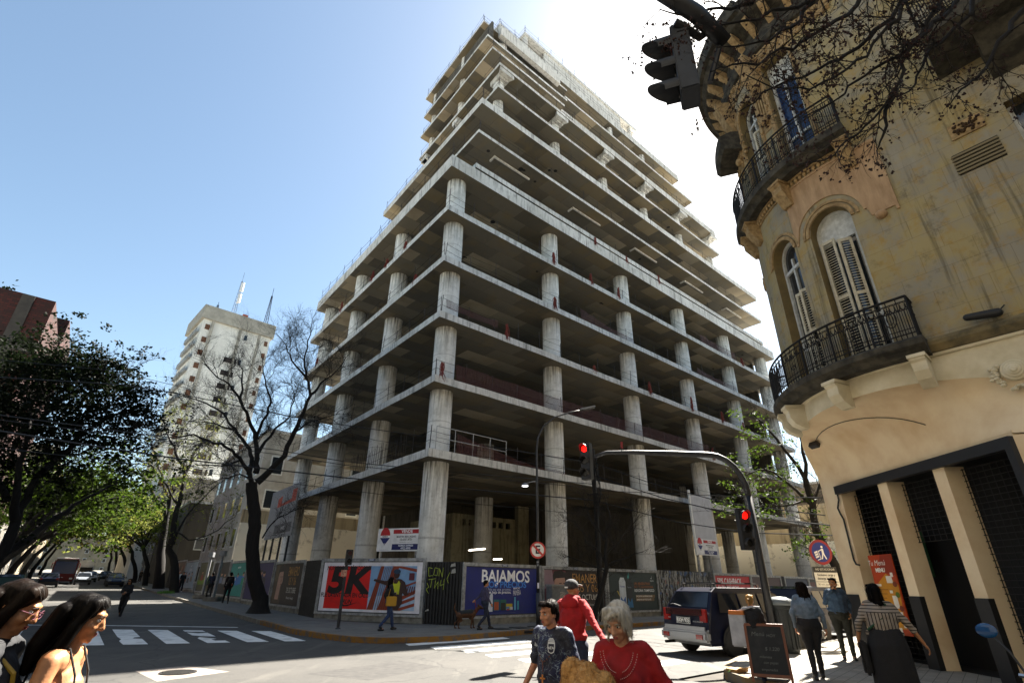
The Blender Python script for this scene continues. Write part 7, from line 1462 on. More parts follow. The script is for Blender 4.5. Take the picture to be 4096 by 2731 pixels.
# --- plane tree whose budding branches hang into the picture at top right
b6 = Vector((9.6, 1.6, .1)); T = Tree(b6, 71); k6 = 6.3
def w6(x, y, k=k6): return at_k(2600 + x/1.5682, y/1.5682, k)
T.limb([b6, Vector((9.4, 1.7, 3)), Vector((9.2, 2.2, 6)), Vector((8.8, 2.8, 9)), Vector((8.4, 3.4, 12))], .3, .12, wob=.02)
ends = [[(1900, -700, 7), (1700, -250, 6.6), (1590, 60, 6.4), (1450, 220, 6.3), (1310, 380, 6.2), (1090, 520, 6.1), (860, 560, 6.0), (600, 470, 5.9)], [(2100, -500, 7), (1900, 30, 6.6), (1720, 190, 6.4), (1600, 400, 6.3), (1540, 560, 6.2), (1400, 750, 6.1), (1240, 880, 6.0), (1100, 1000, 5.9), (860, 1040, 5.8)],
 [(1500, -600, 6.8), (1290, 0, 6.5), (1100, 170, 6.3), (900, 290, 6.2), (680, 380, 6.1), (470, 420, 6.0), (380, 450, 5.9)], [(1300, -500, 6.6), (1060, -60, 6.4), (850, 70, 6.2), (600, 130, 6.1), (400, 160, 6.0), (170, 200, 5.9)], [(1700, -400, 6.9), (1500, 100, 6.6), (1300, 300, 6.5), (1130, 400, 6.4), (960, 480, 6.3), (700, 600, 6.1), (560, 700, 6.0)],
 [(2000, -300, 6.8), (1760, 130, 6.5), (1560, 350, 6.4), (1330, 480, 6.3), (1150, 640, 6.2), (960, 740, 6.1)], [(2200, -400, 7), (1980, 100, 6.7), (1820, 260, 6.6), (1700, 420, 6.5), (1640, 560, 6.4), (1480, 640, 6.3)], [(900, -400, 6.4), (640, 0, 6.2), (440, 50, 6.1), (240, 90, 6.0), (60, 60, 5.9)], [(2346, 60, 6.5), (2200, 260, 6.4), (2050, 480, 6.3), (1960, 560, 6.2), (1880, 660, 6.2)],
 [(1200, -300, 6.5), (1000, 60, 6.3), (820, 200, 6.2), (600, 280, 6.1), (420, 300, 6.0)], [(1540, 560, 6.2), (1480, 700, 6.2), (1460, 850, 6.1), (1420, 950, 6.1)], [(700, 780, 6), (560, 760, 6), (480, 700, 6)][::-1]]
buds = MB()
for e in ends[:-1]:
    r0 = .035; Q = T.limb([w6(*p) for p in e], r0, .006, wob=.05, smooth=3); T.sprout(Q, .22, .27, .42, .0125, 2, up=-.05, spread=.8, curve=.3)
rg = random.Random(9)
for p, d in T.tips:
    if rg.random() < .5 and p.z > 2:
        c = p - b6
        for _ in range(rg.choice((1, 2, 4))): buds.ell(c + Vector((rg.gauss(0, .012), rg.gauss(0, .012), rg.gauss(0, .012))), (rg.uniform(.007, .016),)*3, u=5, v=3)
pt = T.finish('overhanging bare plane tree branches with round brown buds, top right', name='plane_tree')
buds.build('buds', mat('bud_brown', '#2c140a', .8), pt)
# trees behind the white tower foot: hazy twigs are part of the rows above; small weeds on the pavement
mb = MB(); rg = random.Random(4)
for cx, cy in ((6.9, 57), (7.0, 56.2)):
    P = NM(cx, cy); z = gz(P.x, P.y) + PV
    for _ in range(120): a_ = rg.uniform(0, 6.28); r_ = rg.uniform(0, .6); p = Vector((P.x + r_*math.cos(a_), P.y + r_*math.sin(a_), z)); mb.add([p, p + Vector((.06, .02, 0)), p + Vector((rg.uniform(-.1, .1), rg.uniform(-.1, .1), rg.uniform(.08, .25)))], [(0, 1, 2)])
o = mb.build('weeds', mat('weed_green', '#3c6a14', .7)); tag(o, kind='stuff', label='tufts of green weeds on the pavement edge under the leafing trees', cat='weeds')
# ================================================================ PEOPLE AND THE DOG
def skinm(name, c, c2): return mat(name, c, .5, c2=c2, scale=14, bump=.08, bscale=60, spec=.4)
SK1 = skinm('skin_light', '#b98262', '#a86f52'); SK2 = skinm('skin_tan', '#b07c56', '#9c6a46'); SK3 = skinm('skin_pale', '#b98a6e', '#a5755c')
EYEW = mat('eye_white', '#cfc8c0', .3); EYEB = mat('eye_iris', '#120c08', .15); LIP = mat('lip_red', '#8a4038', .5)
def hairm(name, c, c2): return mat(name, c, .5, c2=c2, scale=26, stretch=(1, 1, .08), bump=.15, bscale=60, spec=.06)
HB = hairm('black_hair', '#070504', '#0e0a08'); HBR = hairm('brown_hair', '#0f0a07', '#1c130d'); HW = hairm('white_hair', '#c9c4b8', '#9d978c'); HBL = hairm('blond_hair', '#a8824c', '#6d5030')
def cloth(name, c, c2=None, bump=.25, scale=30, **k): return mat(name, c, .85, c2=c2, scale=scale, bump=bump, **k)
V = Vector
def strands(root, ho, m_, n_, ln, k, h, w_=.0011):
    """loose hair strands lying over the hair mass"""
    rg = random.Random(n_ + int(ln*1000)); vs = [(v.co.copy(), v.normal.copy()) for v in ho.data.vertices]; mb = MB(); crown = h(0, -.03, .13)
    for _ in range(n_):
        p, nn = rg.choice(vs); g = (p - crown); g.z = min(g.z, 0) - .06; t_ = (g - g.dot(nn)*nn)
        if t_.length < 1e-5: continue
        t_.normalize(); t_ = (t_ + V((rg.gauss(0, .07), rg.gauss(0, .07), rg.gauss(0, .07)))).normalized(); s_ = nn.cross(t_).normalized()*w_*rg.uniform(.5, 1.3); L_ = ln*rg.uniform(.4, 1.2); lift = rg.uniform(.0005, .0025)
        pts = [p + nn*.0005, p + t_*L_*.35 + nn*lift, p + t_*L_*.7 + nn*lift*1.1 + V((0, 0, -.12*L_)), p + t_*L_ + nn*lift*rg.uniform(-1.5, 1.0) + V((0, 0, -.3*L_))]
        b = len(mb.v); q = [];
        for i, c in enumerate(pts): f = (1, .9, .6, .1)[i]; q += [c - s_*f, c + s_*f]
        mb.add(q, [(0, 1, 3, 2), (2, 3, 5, 4), (4, 5, 7, 6)])
    mb.build('hair_strands', m_, root)
def figure(name_loc, face, label, H_=1.7, skin=SK1, pose=None, hair=HB, hairkind='short', top=None, bottom=None, shoes=None, vox=.012, sleeve='long', fem=False, bulk=1.0, head_turn=0.0, head_tilt=0.0, neck_scoop=.0, group=None, skirt=False, topfn=None, open_jacket=None, hands=True, jacket_len=0.0, detail=True, beard=False, lean=0.0):
    """standing figure in local metres, facing +Y before the turn; pose overrides joints. face = azimuth faced"""
    k = H_/1.7; P = dict(pel=(0, 0, .95), hl=(-.095, 0, .90), hr=(.095, 0, .90), kl=(-.10, .02, .49), kr=(.10, .02, .49), al=(-.10, -.02, .085), ar=(.10, -.02, .085), tl=(-.11, .13, .03), tr=(.11, .13, .03),
             ch=(0, -.01, 1.26), sl=(-.168, -.01, 1.40), sr=(.168, -.01, 1.40), el=(-.235, -.03, 1.13), er=(.235, -.03, 1.13), wl=(-.24, .05, .88), wr=(.24, .05, .88), nk=(0, -.01, 1.45), hd=(0, .02, 1.585))
    P.update(pose or {}); J = {a: V(b)*k for a, b in P.items()}; b_ = bulk; 
    if fem: J['sl'].x *= .9; J['sr'].x *= .9
    root = empty('person', name_loc, -face, label, 'person', group)
    mb = MB(); q = lambda a, b, r1, r2: mb.cap(J[a], J[b], r1*k, r2*k)
    # torso, neck, limbs
    mb.ell(J['pel'] + V((0, 0, .0)), (.155*k*b_, .11*k*b_, .13*k)); mb.cap(J['pel'] + V((0, 0, .05*k)), J['ch'], .125*k*b_, .135*k*b_); mb.ell(J['ch'] + V((0, 0, 0)), (.16*k*b_, .11*k*b_, .17*k)); mb.cap(J['sl'].lerp(J['sr'], .1), J['sl'].lerp(J['sr'], .9), .062*k, .062*k)
    mb.cap(J['nk'] - V((0, 0, .04*k)), J['hd'] - V((0, .015*k, .03*k)), .055*k, .052*k)
    for s_ in 'lr':
        q('h' + s_, 'k' + s_, .085*b_, .055); q('k' + s_, 'a' + s_, .055, .036); q('a' + s_, 't' + s_, .035, .03)
        q('s' + s_, 'e' + s_, .05*(.5 + b_*.5), .037); q('e' + s_, 'w' + s_, .038, .024)
    # hands: palm, four fingers, thumb
    for s_ in 'lr':
        w_ = J['w' + s_]; d = (w_ - J['e' + s_]).normalized(); sg = -1 if s_ == 'l' else 1; pn = V((sg, 0, 0)); side = d.cross(pn)
        if side.length < .2: side = V((0, 1, 0))
        side.normalize(); pn = side.cross(d).normalized()*1.0
        inw = pn if pn.x*sg < 0 else -pn
        mb.ell(w_ + d*.048*k, (.02*k, .02*k, .02*k)); Mx = Matrix((side, inw, d)).transposed(); mb.ell(w_ + d*.05*k, V((.042, .017, .052))*k, Mx)
        if hands:
            for i, ln in enumerate((.068, .078, .072, .056)):
                o_ = side*(.031 - .0205*i)*k*(1 if side.y > 0 else -1) if True else 0; a0 = w_ + d*.088*k + o_; a1 = a0 + (d*.8 + inw*.35).normalized()*ln*.55*k; a2 = a1 + (d*.45 + inw*.8).normalized()*ln*.5*k
                mb.cap(a0, a1, .0088*k, .0082*k, seg=8); mb.cap(a1, a2, .0082*k, .007*k, seg=8)
            t0 = w_ + d*.03*k + side*.035*k*(1 if side.y > 0 else -1); t1 = t0 + (d*.7 + side*(.6 if side.y > 0 else -.6) + inw*.3).normalized()*.035*k; mb.cap(t0, t1, .011*k, .0095*k, seg=8); mb.cap(t1, t1 + (d + inw*.4).normalized()*.028*k, .0095*k, .008*k, seg=8)
    # head
    hm = Matrix.Rotation(head_turn, 3, 'Z') @ Matrix.Rotation(-head_tilt, 3, 'X'); hc = J['hd']; hk = k*(1.0 if H_ > 1.4 else 1.1)
    def h(x, y, z): return hc + hm @ (V((x, y, z))*hk)
    def hell(c, r): mb.ell(h(*c), V(r)*hk, hm)
    hell((0, -.01, .035), (.074, .092, .083)); hell((0, .022, -.012), (.062, .072, .085)); hell((0, .048, -.062), (.042, .040, .036)); hell((0, .074, -.085), (.018, .016, .015))
    if detail:
        mb.cap(h(0, .090, .022), h(0, .108, -.022), .0085*hk, .013*hk, 8); hell((.011, .1, -.026), (.009, .01, .008)); hell((-.011, .1, -.026), (.009, .01, .008))
        hell((0, .083, .038), (.05, .013, .011)); hell((.037, .062, -.02), (.024, .024, .022)); hell((-.037, .062, -.02), (.024, .024, .022)); hell((0, .086, -.051), (.022, .012, .007)); hell((0, .085, -.062), (.019, .012, .008))
    for sg in (-1, 1): hell((sg*.073, -.008, -.005), (.010, .02, .031))
    body = mb.build('body', skin, root, remesh=vox, sm_iter=3 if vox < .01 else 2)
    if detail:
        for sg in (-1, 1):
            m2 = MB(); m2.m = 0; m2.ell(h(sg*.031, .0795, .012), V((.0135, .010, .0085))*hk, hm, 12, 8); m2.m = 1; m2.ell(h(sg*.031, .0868, .011), V((.0062, .0045, .0066))*hk, hm, 10, 6); m2.build('eye', [EYEW, EYEB], root, smooth=True)
            m2 = MB(); m2.tube([h(sg*.014, .096, .030), h(sg*.032, .0955, .0375), h(sg*.052, .083, .031)], [.0022*hk, .0032*hk, .0015*hk], 6); m2.build('eyebrow', hair if hair is not HBL else HBR, root)
            m2 = MB(); m2.tube([h(sg*.019, .0885, .0165), h(sg*.031, .0925, .0215), h(sg*.045, .083, .0165)], [.0013*hk]*3, 5); m2.build('eyelash', EYEB, root)
        m2 = MB(); m2.ell(h(0, .0935, -.0505), V((.021, .0065, .0042))*hk, hm, 12, 6); m2.ell(h(0, .0925, -.0585), V((.018, .0065, .0052))*hk, hm, 12, 6); m2.build('lips', LIP, root, smooth=True)
    # hair
    hb = MB()
    def hh(c, r): hb.ell(h(*c), V(r)*hk, hm)
    if hairkind != 'none':
        hh((0, -.028, .052), (.083, .09, .083)); hh((0, -.065, .0), (.072, .045, .085)); hh((.035, .04, .098), (.05, .035, .025)); hh((-.035, .04, .098), (.05, .035, .025))
        for sg in (-1, 1): hh((sg*.072, -.015, .04), (.013, .045, .045))
    if hairkind == 'bob':
        for sg in (-1, 1): hb.cap(h(sg*.07, .01, .06), h(sg*.078, .02, -.06), .028*hk, .02*hk); hb.cap(h(sg*.066, .045, .085), h(sg*.075, .05, .0), .02*hk, .012*hk)
        hb.cap(h(0, -.08, .02), h(0, -.085, -.07), .06*hk, .05*hk); hb.cap(h(-.05, .075, .10), h(.04, .088, .07), .02*hk, .016*hk); hb.cap(h(-.06, .07, .09), h(-.066, .068, .02), .016*hk, .010*hk)
    if hairkind == 'long':
        for sg in (-1, 1): hb.cap(h(sg*.066, -.0, .05), h(sg*.078, -.03, -.12), .03*hk, .03*hk); hb.cap(h(sg*.078, -.03, -.12), h(sg*.07, -.06, -.26), .032*hk, .018*hk)
        hb.cap(h(0, -.08, .03), h(0, -.10, -.16), .068*hk, .06*hk); hb.cap(h(0, -.10, -.16), h(0, -.10, -.33), .075*hk, .035*hk); hb.cap(h(.03, -.1, -.16), h(.05, -.09, -.30), .05*hk, .02*hk); hb.cap(h(-.03, -.1, -.16), h(-.05, -.09, -.28), .05*hk, .02*hk)
        for sg in (-1, 1): hb.cap(h(sg*.03, .06, .1), h(sg*.07, .02, .03), .018*hk, .014*hk)
    if hairkind == 'tail':
        hb.cap(h(0, -.09, .05), h(0, -.13, .02), .03*hk, .035*hk); hb.cap(h(0, -.13, .02), h(0.01, -.13, -.12), .035*hk, .014*hk)
    if hairkind == 'short':
        hb.cap(h(-.04, .07, .095), h(.045, .072, .09), .017*hk, .015*hk)
    if hb.v:
        rg = random.Random(int(H_*1000)); 
        f = lambda c: .0018*math.sin(c.x*260 + c.y*140 + 3*noise.noise(c*9)) + .004*noise.noise(c*28)
        ho = hb.build('hair', hair, root, remesh=max(vox, .007), sm_iter=1, disp=f if vox < .02 else None)
        if vox < .0085: strands(root, ho, hair, 2600, {'short': .022, 'bob': .038}.get(hairkind, .08), hk, h)
    if beard: m2 = MB(); m2.ell(h(0, .055, -.072), V((.05, .042, .035))*hk, hm); m2.build('beard', hair, root, smooth=True)
    fold = lambda amp: (lambda c: amp*(noise.noise(V((c.x*7 + c.z*4, c.y*7, c.z*13 - c.x*5))) + .45*noise.noise(c*24) - .25))
    # trousers / skirt
    if bottom is not None:
        m2 = MB(); m2.ell(J['pel'] + V((0, -.01*k, -.02*k)), (.172*k*b_, .13*k*b_, .13*k)); m2.cap(J['pel'] + V((0, 0, .02*k)), J['pel'] + V((0, 0, .13*k)), .146*k*b_, .142*k*b_)
        for s_ in 'lr': m2.cap(J['h' + s_], J['k' + s_], .10*k*b_, .068*k); m2.cap(J['k' + s_], J['a' + s_] + V((0, 0, .03*k)), .068*k, .052*k)
        m2.build('trousers', bottom, root, remesh=max(vox, .012), sm_iter=2, disp=fold(.010))
    if top is not None:
        m2 = MB(); z0 = J['pel'].z + (.03 - jacket_len)*k
        m2.cap(V((J['pel'].x, J['pel'].y, z0 + .02)), J['ch'], .148*k*b_, .155*k*b_); m2.ell(V((J['pel'].x, J['pel'].y, z0 + .05*k)), (.178*k*b_, .135*k*b_, .09*k)); m2.ell(J['ch'], (.18*k*b_, .13*k*b_, .18*k)); m2.cap(J['sl'].lerp(J['sr'], .04), J['sl'].lerp(J['sr'], .96), .078*k, .078*k)
        if fem: 
            for sg in (-1, 1): m2.ell(J['ch'] + V((sg*.075, .095, -.03))*k, V((.07, .06, .07))*k*b_)
        if sleeve != 'none':
            for s_ in 'lr':
                e_ = J['e' + s_]; m2.cap(J['s' + s_], J['s' + s_].lerp(e_, .9 if sleeve == 'short' else 1.0), .070*k, (.058 if sleeve == 'short' else .052)*k)
                if sleeve == 'long': m2.cap(e_, e_.lerp(J['w' + s_], .96), .052*k, .036*k)
                if sleeve == 'elbow': m2.cap(e_, e_.lerp(J['w' + s_], .35), .052*k, .046*k)
        if neck_scoop == 0: m2.cap(J['nk'] - V((0, 0, .05*k)), J['nk'] + V((0, 0, .0)), .066*k, .062*k)
        m2.build('shirt' if sleeve == 'short' else 'top', top, root, remesh=max(vox, .009), sm_iter=2, disp=fold(.013))
    if shoes is not None:
        for s_ in 'lr':
            m2 = MB(); a_, t_ = J['a' + s_], J['t' + s_]; hl = a_ - (t_ - a_)*.25; hl.z = t_.z; m2.cap(hl, t_, .042*k, .036*k); m2.cap(a_, a_.lerp(t_, .5), .045*k, .036*k); m2.build('shoe', shoes, root, smooth=True)
    root['_'] = 0; del root['_']
    return root, J, h, k, hm
def loc_of(root, p): return root.matrix_world @ p
BLKC = cloth('black_cloth', '#0c0c0e', '#16161a'); JEAN = cloth('dark_denim', '#11182b', '#1b2540'); NAVY = cloth('navy_cloth', '#0f1526', '#1a2238'); SHO = mat('black_shoe', '#0d0d0e', .5); SHW = mat('white_sneaker', '#b8b8b8', .6); OLV = cloth('dark_olive_trousers', '#171811', '#22231a')
# --- foreground group: man in patterned football shirt
def jersey_mat():
    m_, t, b = nodes_of('marbled_football_shirt', .7); v = mapped(t); dn = N(t, 'TexNoise', Scale=9, Detail=5); ad = N(t, 'VectorMath', operation='MULTIPLY_ADD'); t.links.new(v, dn.inputs['Vector']); t.links.new(dn.outputs[1], ad.inputs[0]); ad.inputs[1].default_value = (.25, .25, .25); t.links.new(v, ad.inputs[2])
    w1 = N(t, 'TexVoronoi', feature='DISTANCE_TO_EDGE', Scale=15); t.links.new(ad.outputs[0], w1.inputs['Vector']); n1 = noi(t, v, 7, 6)
    mk = N(t, 'Math', operation='MULTIPLY'); t.links.new(ramp(t, w1.outputs[0], [(.0, 1.), (.035, 0.)]), mk.inputs[0]); t.links.new(ramp(t, n1, [(.42, 0.1), (.55, 1.)]), mk.inputs[1])
    c = mix(t, '#0d1022', '#1b2246', ramp(t, n1, [(.4, 0.), (.6, 1.)])); c = mix(t, c, '#9fb0b8', mk.outputs[0]); t.links.new(c, b.inputs['Base Color']); return m_
def ground_under(p, z=0.0): return Vector((p.x, p.y, z))
P = at_k(2216, 2470, 4.6); f1 = R(180 + 32)
r1, J, h, k, hm = figure(Vector((P.x - .02, P.y, 0)), R(-140), 'man in navy marbled football shirt with rosary and white crest, front left of the trio', 1.52, SK1, dict(el=(-.25, -.05, 1.12), wl=(-.30, .12, .90), er=(.26, -.06, 1.13), wr=(.27, .12, .93), kl=(-.1, .1, .5), hd=(0, .045, 1.575)), HBR, 'short', jersey_mat(), BLKC, SHO, vox=.0065, sleeve='short', bulk=1.0, head_turn=R(-14), head_tilt=R(8))
A_ = Art(0)
def chest_art(root, J, k, x, z, fn, name, y=.128, bulk=1.12, curve=True):
    """small flat print set on the chest, local +Y is forward"""
    A_ = Art(0); fn(A_); mb = A_.mb; c = J['ch'] + V((0, 0, z))*k
    vs = []
    for X, y_, Z in mb.v:
        xx = c.x + (X + x)*k; zz = c.z + Z*k; q_ = 1 - ((xx - J['ch'].x)/(.18*k*bulk))**2 - ((zz - J['ch'].z)/(.20*k))**2*.5; yy = J['ch'].y + .135*k*bulk*math.sqrt(max(.05, q_)) + .012 - y_; vs.append((-xx if False else xx, yy, zz))
    mb.v = vs; mb.f = [f[::-1] for f in mb.f]; return A_.build(name, root)
def crest(A_):
    c = '#d4d8dc'; A_.poly(c, [(-.032, .045), (.032, .045), (.036, .0), (.026, -.04), (0, -.052), (-.026, -.04), (-.036, 0)]); A_.poly('#141a30', [(-.026, .03), (.026, .03), (.028, -.0), (.02, -.034), (0, -.043), (-.02, -.034), (-.028, 0)]); A_.text(c, 'AFA', 0, -.004, .032, bold=.001, sx=-1); A_.rect(c, -.03, .05, .03, .058); A_.rect(c, -.024, .062, .024, .068); A_.rect(c, -.018, .072, .018, .078)
chest_art(r1, J, k, -.085, .04, crest, 'crest')
chest_art(r1, J, k, .10, .05, lambda A_: [A_.poly('#c8ccd0', [(-.02 + i*.016, -.012 + .0), (-.008 + i*.016, -.012), (-.014 + i*.016 + .0, .004 + i*.009), (-.02 + i*.016 - .004, .0 + i*.008)]) for i in range(3)], 'shirt_emblem')
mb = MB(); n0 = J['nk']; c0 = J['ch']; pts = []
for i in range(25):
    a_ = math.pi*2*i/24; x = .075*math.sin(a_); f = (1 - math.cos(a_))/2
    pts.append(V((x*k*(1 + .15*math.sin(math.pi*f)), n0.y + (-.07 + .24*f**.8)*k, n0.z + (.03 - .30*f)*k)))
for p in pts: mb.ell(p, .0068, u=7, v=5)
for i in range(6): mb.ell(V((0, c0.y + .172*k, n0.z - (.28 + i*.014)*k)), .006, u=7, v=5)
mb.build('rosary_beads', mat('rosary_wood', '#5c2c14', .4), r1)
mb = MB(); cz = n0.z - .42*k; y_ = c0.y + .178*k; mb.box((0, y_, cz), (.011, .008, .085)); mb.box((0, y_, cz + .014), (.05, .008, .011)); mb.build('wooden_cross', mat('cross_wood', '#c0752c', .4), r1)
mb = MB(); 
for i in range(12): mb.ell(J['wl'] + V((.03 + .012*math.sin(i), .06, -.06 - i*.016)), .004, u=5, v=4)
mb.build('keychain', CHROME, r1)
# man in red hoodie, seen from behind
P = at_k(2284, 2420, 7.0); REDC = cloth('red_hoodie_cloth', '#a80d14', '#7c080e', scale=6, bump=.15)
r2, J, h, k, hm = figure(Vector((P.x + .02, P.y, 0)), R(30), 'man in red hoodie and grey cap seen from behind, reaching his arm to the right', 1.70, SK2, dict(er=(.36, -.16, 1.20), wr=(.56, -.34, 1.02), el=(-.27, .0, 1.12)), HBR, 'none', REDC, JEAN, SHO, vox=.009, bulk=1.15, head_turn=R(-22))
mb = MB(); mb.ell(J['nk'] + V((0, -.09, -.02))*k, V((.13, .07, .085))*k); mb.cap(J['nk'] + V((-.08, .0, .02))*k, J['nk'] + V((0, -.1, .03))*k, .05*k, .055*k); mb.cap(J['nk'] + V((.08, .0, .02))*k, J['nk'] + V((0, -.1, .03))*k, .05*k, .055*k); mb.build('hood', REDC, r2, remesh=.01, sm_iter=2, disp=lambda c: .006*noise.noise(c*14))
CAPM = mat('grey_cap_cloth', '#2a2a2c', .9, c2='#454548', scale=40, bump=.3)
mb = MB(); mb.ell(h(0, -.018, .058), V((.089, .105, .08))*k, hm); mb.build('cap_crown', CAPM, r2, smooth=True)
mb = MB(); mb.ell(h(0, .115, .058), V((.07, .06, .012))*k, hm @ Matrix.Rotation(R(-12), 3, 'X')); mb.build('cap_peak', mat('pale_peak', '#8d8a84', .8), r2, smooth=True)
mb = MB(); mb.box(h(0, -.118, .03), (.06, .006, .018), hm); mb.build('cap_strap', WHITE, r2)
# older woman with white hair carrying a plush coat
P = at_k(2455, 2490, 3.3); REDT = cloth('red_sweater', '#980a12', '#6e070c', scale=5, bump=.12)
r3, J, h, k, hm = figure(Vector((P.x + .05, P.y, 0)), R(-152), 'white haired older woman in red sweater carrying a tan plush bundle', 1.56, SK3, dict(er=(.27, -.02, 1.12), wr=(.17, .25, 1.02), el=(-.28, -.06, 1.16), wl=(-.40, -.02, .92), hd=(0, .07, 1.565), nk=(0, .01, 1.44), sl=(-.16, -.0, 1.385), sr=(.16, 0, 1.385)), HW, 'bob', REDT, BLKC, SHO, vox=.006, bulk=1.12, neck_scoop=1, head_turn=R(-8), head_tilt=R(24), fem=True)
mb = MB(); c0 = J['ch']
for i in range(64):
    a_ = math.pi*(.06 + .88*(i % 32)/31); r_ = (.105 if i < 32 else .13); x = r_*math.cos(a_)*k; z = J['nk'].z - .02*k - r_*1.35*math.sin(a_)*k; yy = c0.y + .17*1.16*k*math.sqrt(max(.1, 1 - (x/(.24*k))**2 - ((z - c0.z)/(.24*k))**2*.35)) - .028
    mb.ell((x, yy, z), .0032, u=5, v=4)
mb.build('sequins', mat('sequin', '#c9a0a0', .2, .6), r3)
# plush bundle held in her right arm
PLM = mat('tan_plush', '#c89a5e', .95, c2='#966a36', scale=22, bump=1.0, bscale=45)
pl = empty('plush_bundle', r3.location + Vector((.03, 0, .09)), r3.rotation_euler.z, 'tan shaggy plush coat bundle held under the arm of the white haired woman', 'coat')
mb = MB(); mb.ell(V((.19, .26, 1.02)), (.115, .09, .12)); mb.ell(V((.10, .24, 1.02)), (.08, .07, .09)); mb.cap(V((.20, .28, .98)), V((.25, .30, .68)), .105, .10); mb.cap(V((.12, .29, 1.0)), V((.10, .31, .62)), .08, .05); mb.cap(V((.28, .24, 1.08)), V((.31, .26, .74)), .08, .06)
fur = mb.build('fleece', PLM, pl, remesh=.009, sm_iter=1, disp=lambda c: .022*noise.noise(c*11) + .008*noise.noise(c*45))
rg = random.Random(3); mb = MB(); vsn = [(v.co.copy(), v.normal.copy()) for v in fur.data.vertices]
for _ in range(5200):
    p, n_ = rg.choice(vsn); d = (n_ + V((rg.gauss(0, .3), rg.gauss(0, .3), rg.gauss(-.6, .3)))).normalized()*rg.uniform(.008, .018); t_ = n_.orthogonal().normalized()*.0018; mb.add([p - t_, p + t_, p + d], [(0, 1, 2)])
mb.build('fur_strands', PLM, pl)
# --- two young women at the left edge
P = at_k(375, 2450, 2.57); TOPB = cloth('black_strap_top', '#0b0b0c', bump=.1)
r4, J, h, k, hm = figure(Vector((P.x - .05, P.y - .02, 0)), R(72), 'young woman with straight dark hair and bare shoulders in profile, right of the left pair', 1.575, SK2, dict(), HB, 'none', None, JEAN, SHO, vox=.006, fem=True, bulk=.92, head_turn=R(4), head_tilt=R(14), hands=True)
mb = MB(); mb.ell(J['ch'] + V((0, .0, -.06))*k, V((.165, .125, .14))*k); mb.cap(J['pel'], J['ch'] - V((0, 0, .06)), .125*k, .13*k); mb.build('top', TOPB, r4, remesh=.009, sm_iter=2)
for sg in (-1, 1):
    mb = MB(); mb.tube([J['ch'] + V((sg*.08, .115, .0))*k, J['ch'] + V((sg*.085, .10, .08))*k, J['nk'] + V((sg*.09, .045, .005))*k, J['nk'] + V((sg*.09, -.015, .012))*k, J['ch'] + V((sg*.08, -.10, .10))*k, J['ch'] + V((sg*.07, -.12, .0))*k], .005, 6); mb.build('strap', TOPB, r4)
def long_hair(root, h, k, m_, back=.30, flare=.05, seed=1, wave=0, r_side=1.0):
    """sleek hair: scalp cap plus a fall of hair to the shoulders, both displaced into strands"""
    hb = MB(); hk = k; hb.ell(h(0, -.02, .043), V((.083, .097, .085))*hk, hm); hb.ell(h(0, -.065, .0), V((.074, .048, .088))*hk, hm); hb.ell(h(0, .03, .085), V((.062, .055, .04))*hk, hm)
    for sg in (-1, 1): hb.cap(h(sg*.06, .03, .08), h(sg*.082, .0, -.03), .03*hk, .03*hk); hb.cap(h(sg*.082, .0, -.03), h(sg*(.088 + flare*.3), -.01, -.03 - back*.55), .034*hk*r_side, .03*hk*r_side)
    for x in (-.06, -.03, 0, .03, .06): hb.cap(h(x, -.085, .02), h(x*1.35, -.105, -back*.55), .045*hk, .045*hk); hb.cap(h(x*1.35, -.105, -back*.55), h(x*1.5, -.10 + flare*.3, -back), .045*hk, .022*hk)
    ho = hb.build('hair', m_, root, remesh=.007, sm_iter=2, disp=lambda c: .0015*math.sin(c.x*240 + c.y*200 + 3*noise.noise(c*4 + V((seed, 0, 0)))) + wave*.010*noise.noise(c*14))
    strands(root, ho, m_, 700, .06, k, h, .0007)
long_hair(r4, h, k, HB, back=.25, flare=.03, seed=2)
P = at_k(95, 2420, 2.4)
r5, J, h, k, hm = figure(Vector((P.x - .06, P.y, 0)), R(70), 'young woman with glasses, wavy dark hair and black jacket at the left edge', 1.63, SK2, dict(), HB, 'none', cloth('dark_jacket', '#131417', '#1f2024'), BLKC, SHO, vox=.0065, fem=True, bulk=1.0, head_turn=R(2), head_tilt=R(20))
long_hair(r5, h, k, HBR, back=.36, flare=.08, seed=5, wave=1)
mb = MB()
for sg in (-1, 1):
    mb.tube([h(sg*.032 + .024*math.cos(a), .108, .008 + .019*math.sin(a)) for a in [i*math.pi/8 for i in range(17)]], .001, 5); mb.tube([h(sg*.056, .106, .012), h(sg*.078, .0, .012)], .001, 4)
mb.tube([h(-.008, .112, .01), h(.008, .112, .01)], .0018, 4); mb.build('glasses', mat('pink_glass_frame', '#8a5a6a', .3), r5)
mb = MB(); mb.tube([J['nk'] + V((.07, .02, -.02))*k, J['ch'] + V((.06, .14, .06))*k, J['ch'] + V((.02, .16, -.12))*k], .010, 6); mb.build('yellow_strap', mat('yellow_strap', '#a8872c', .6), r5)
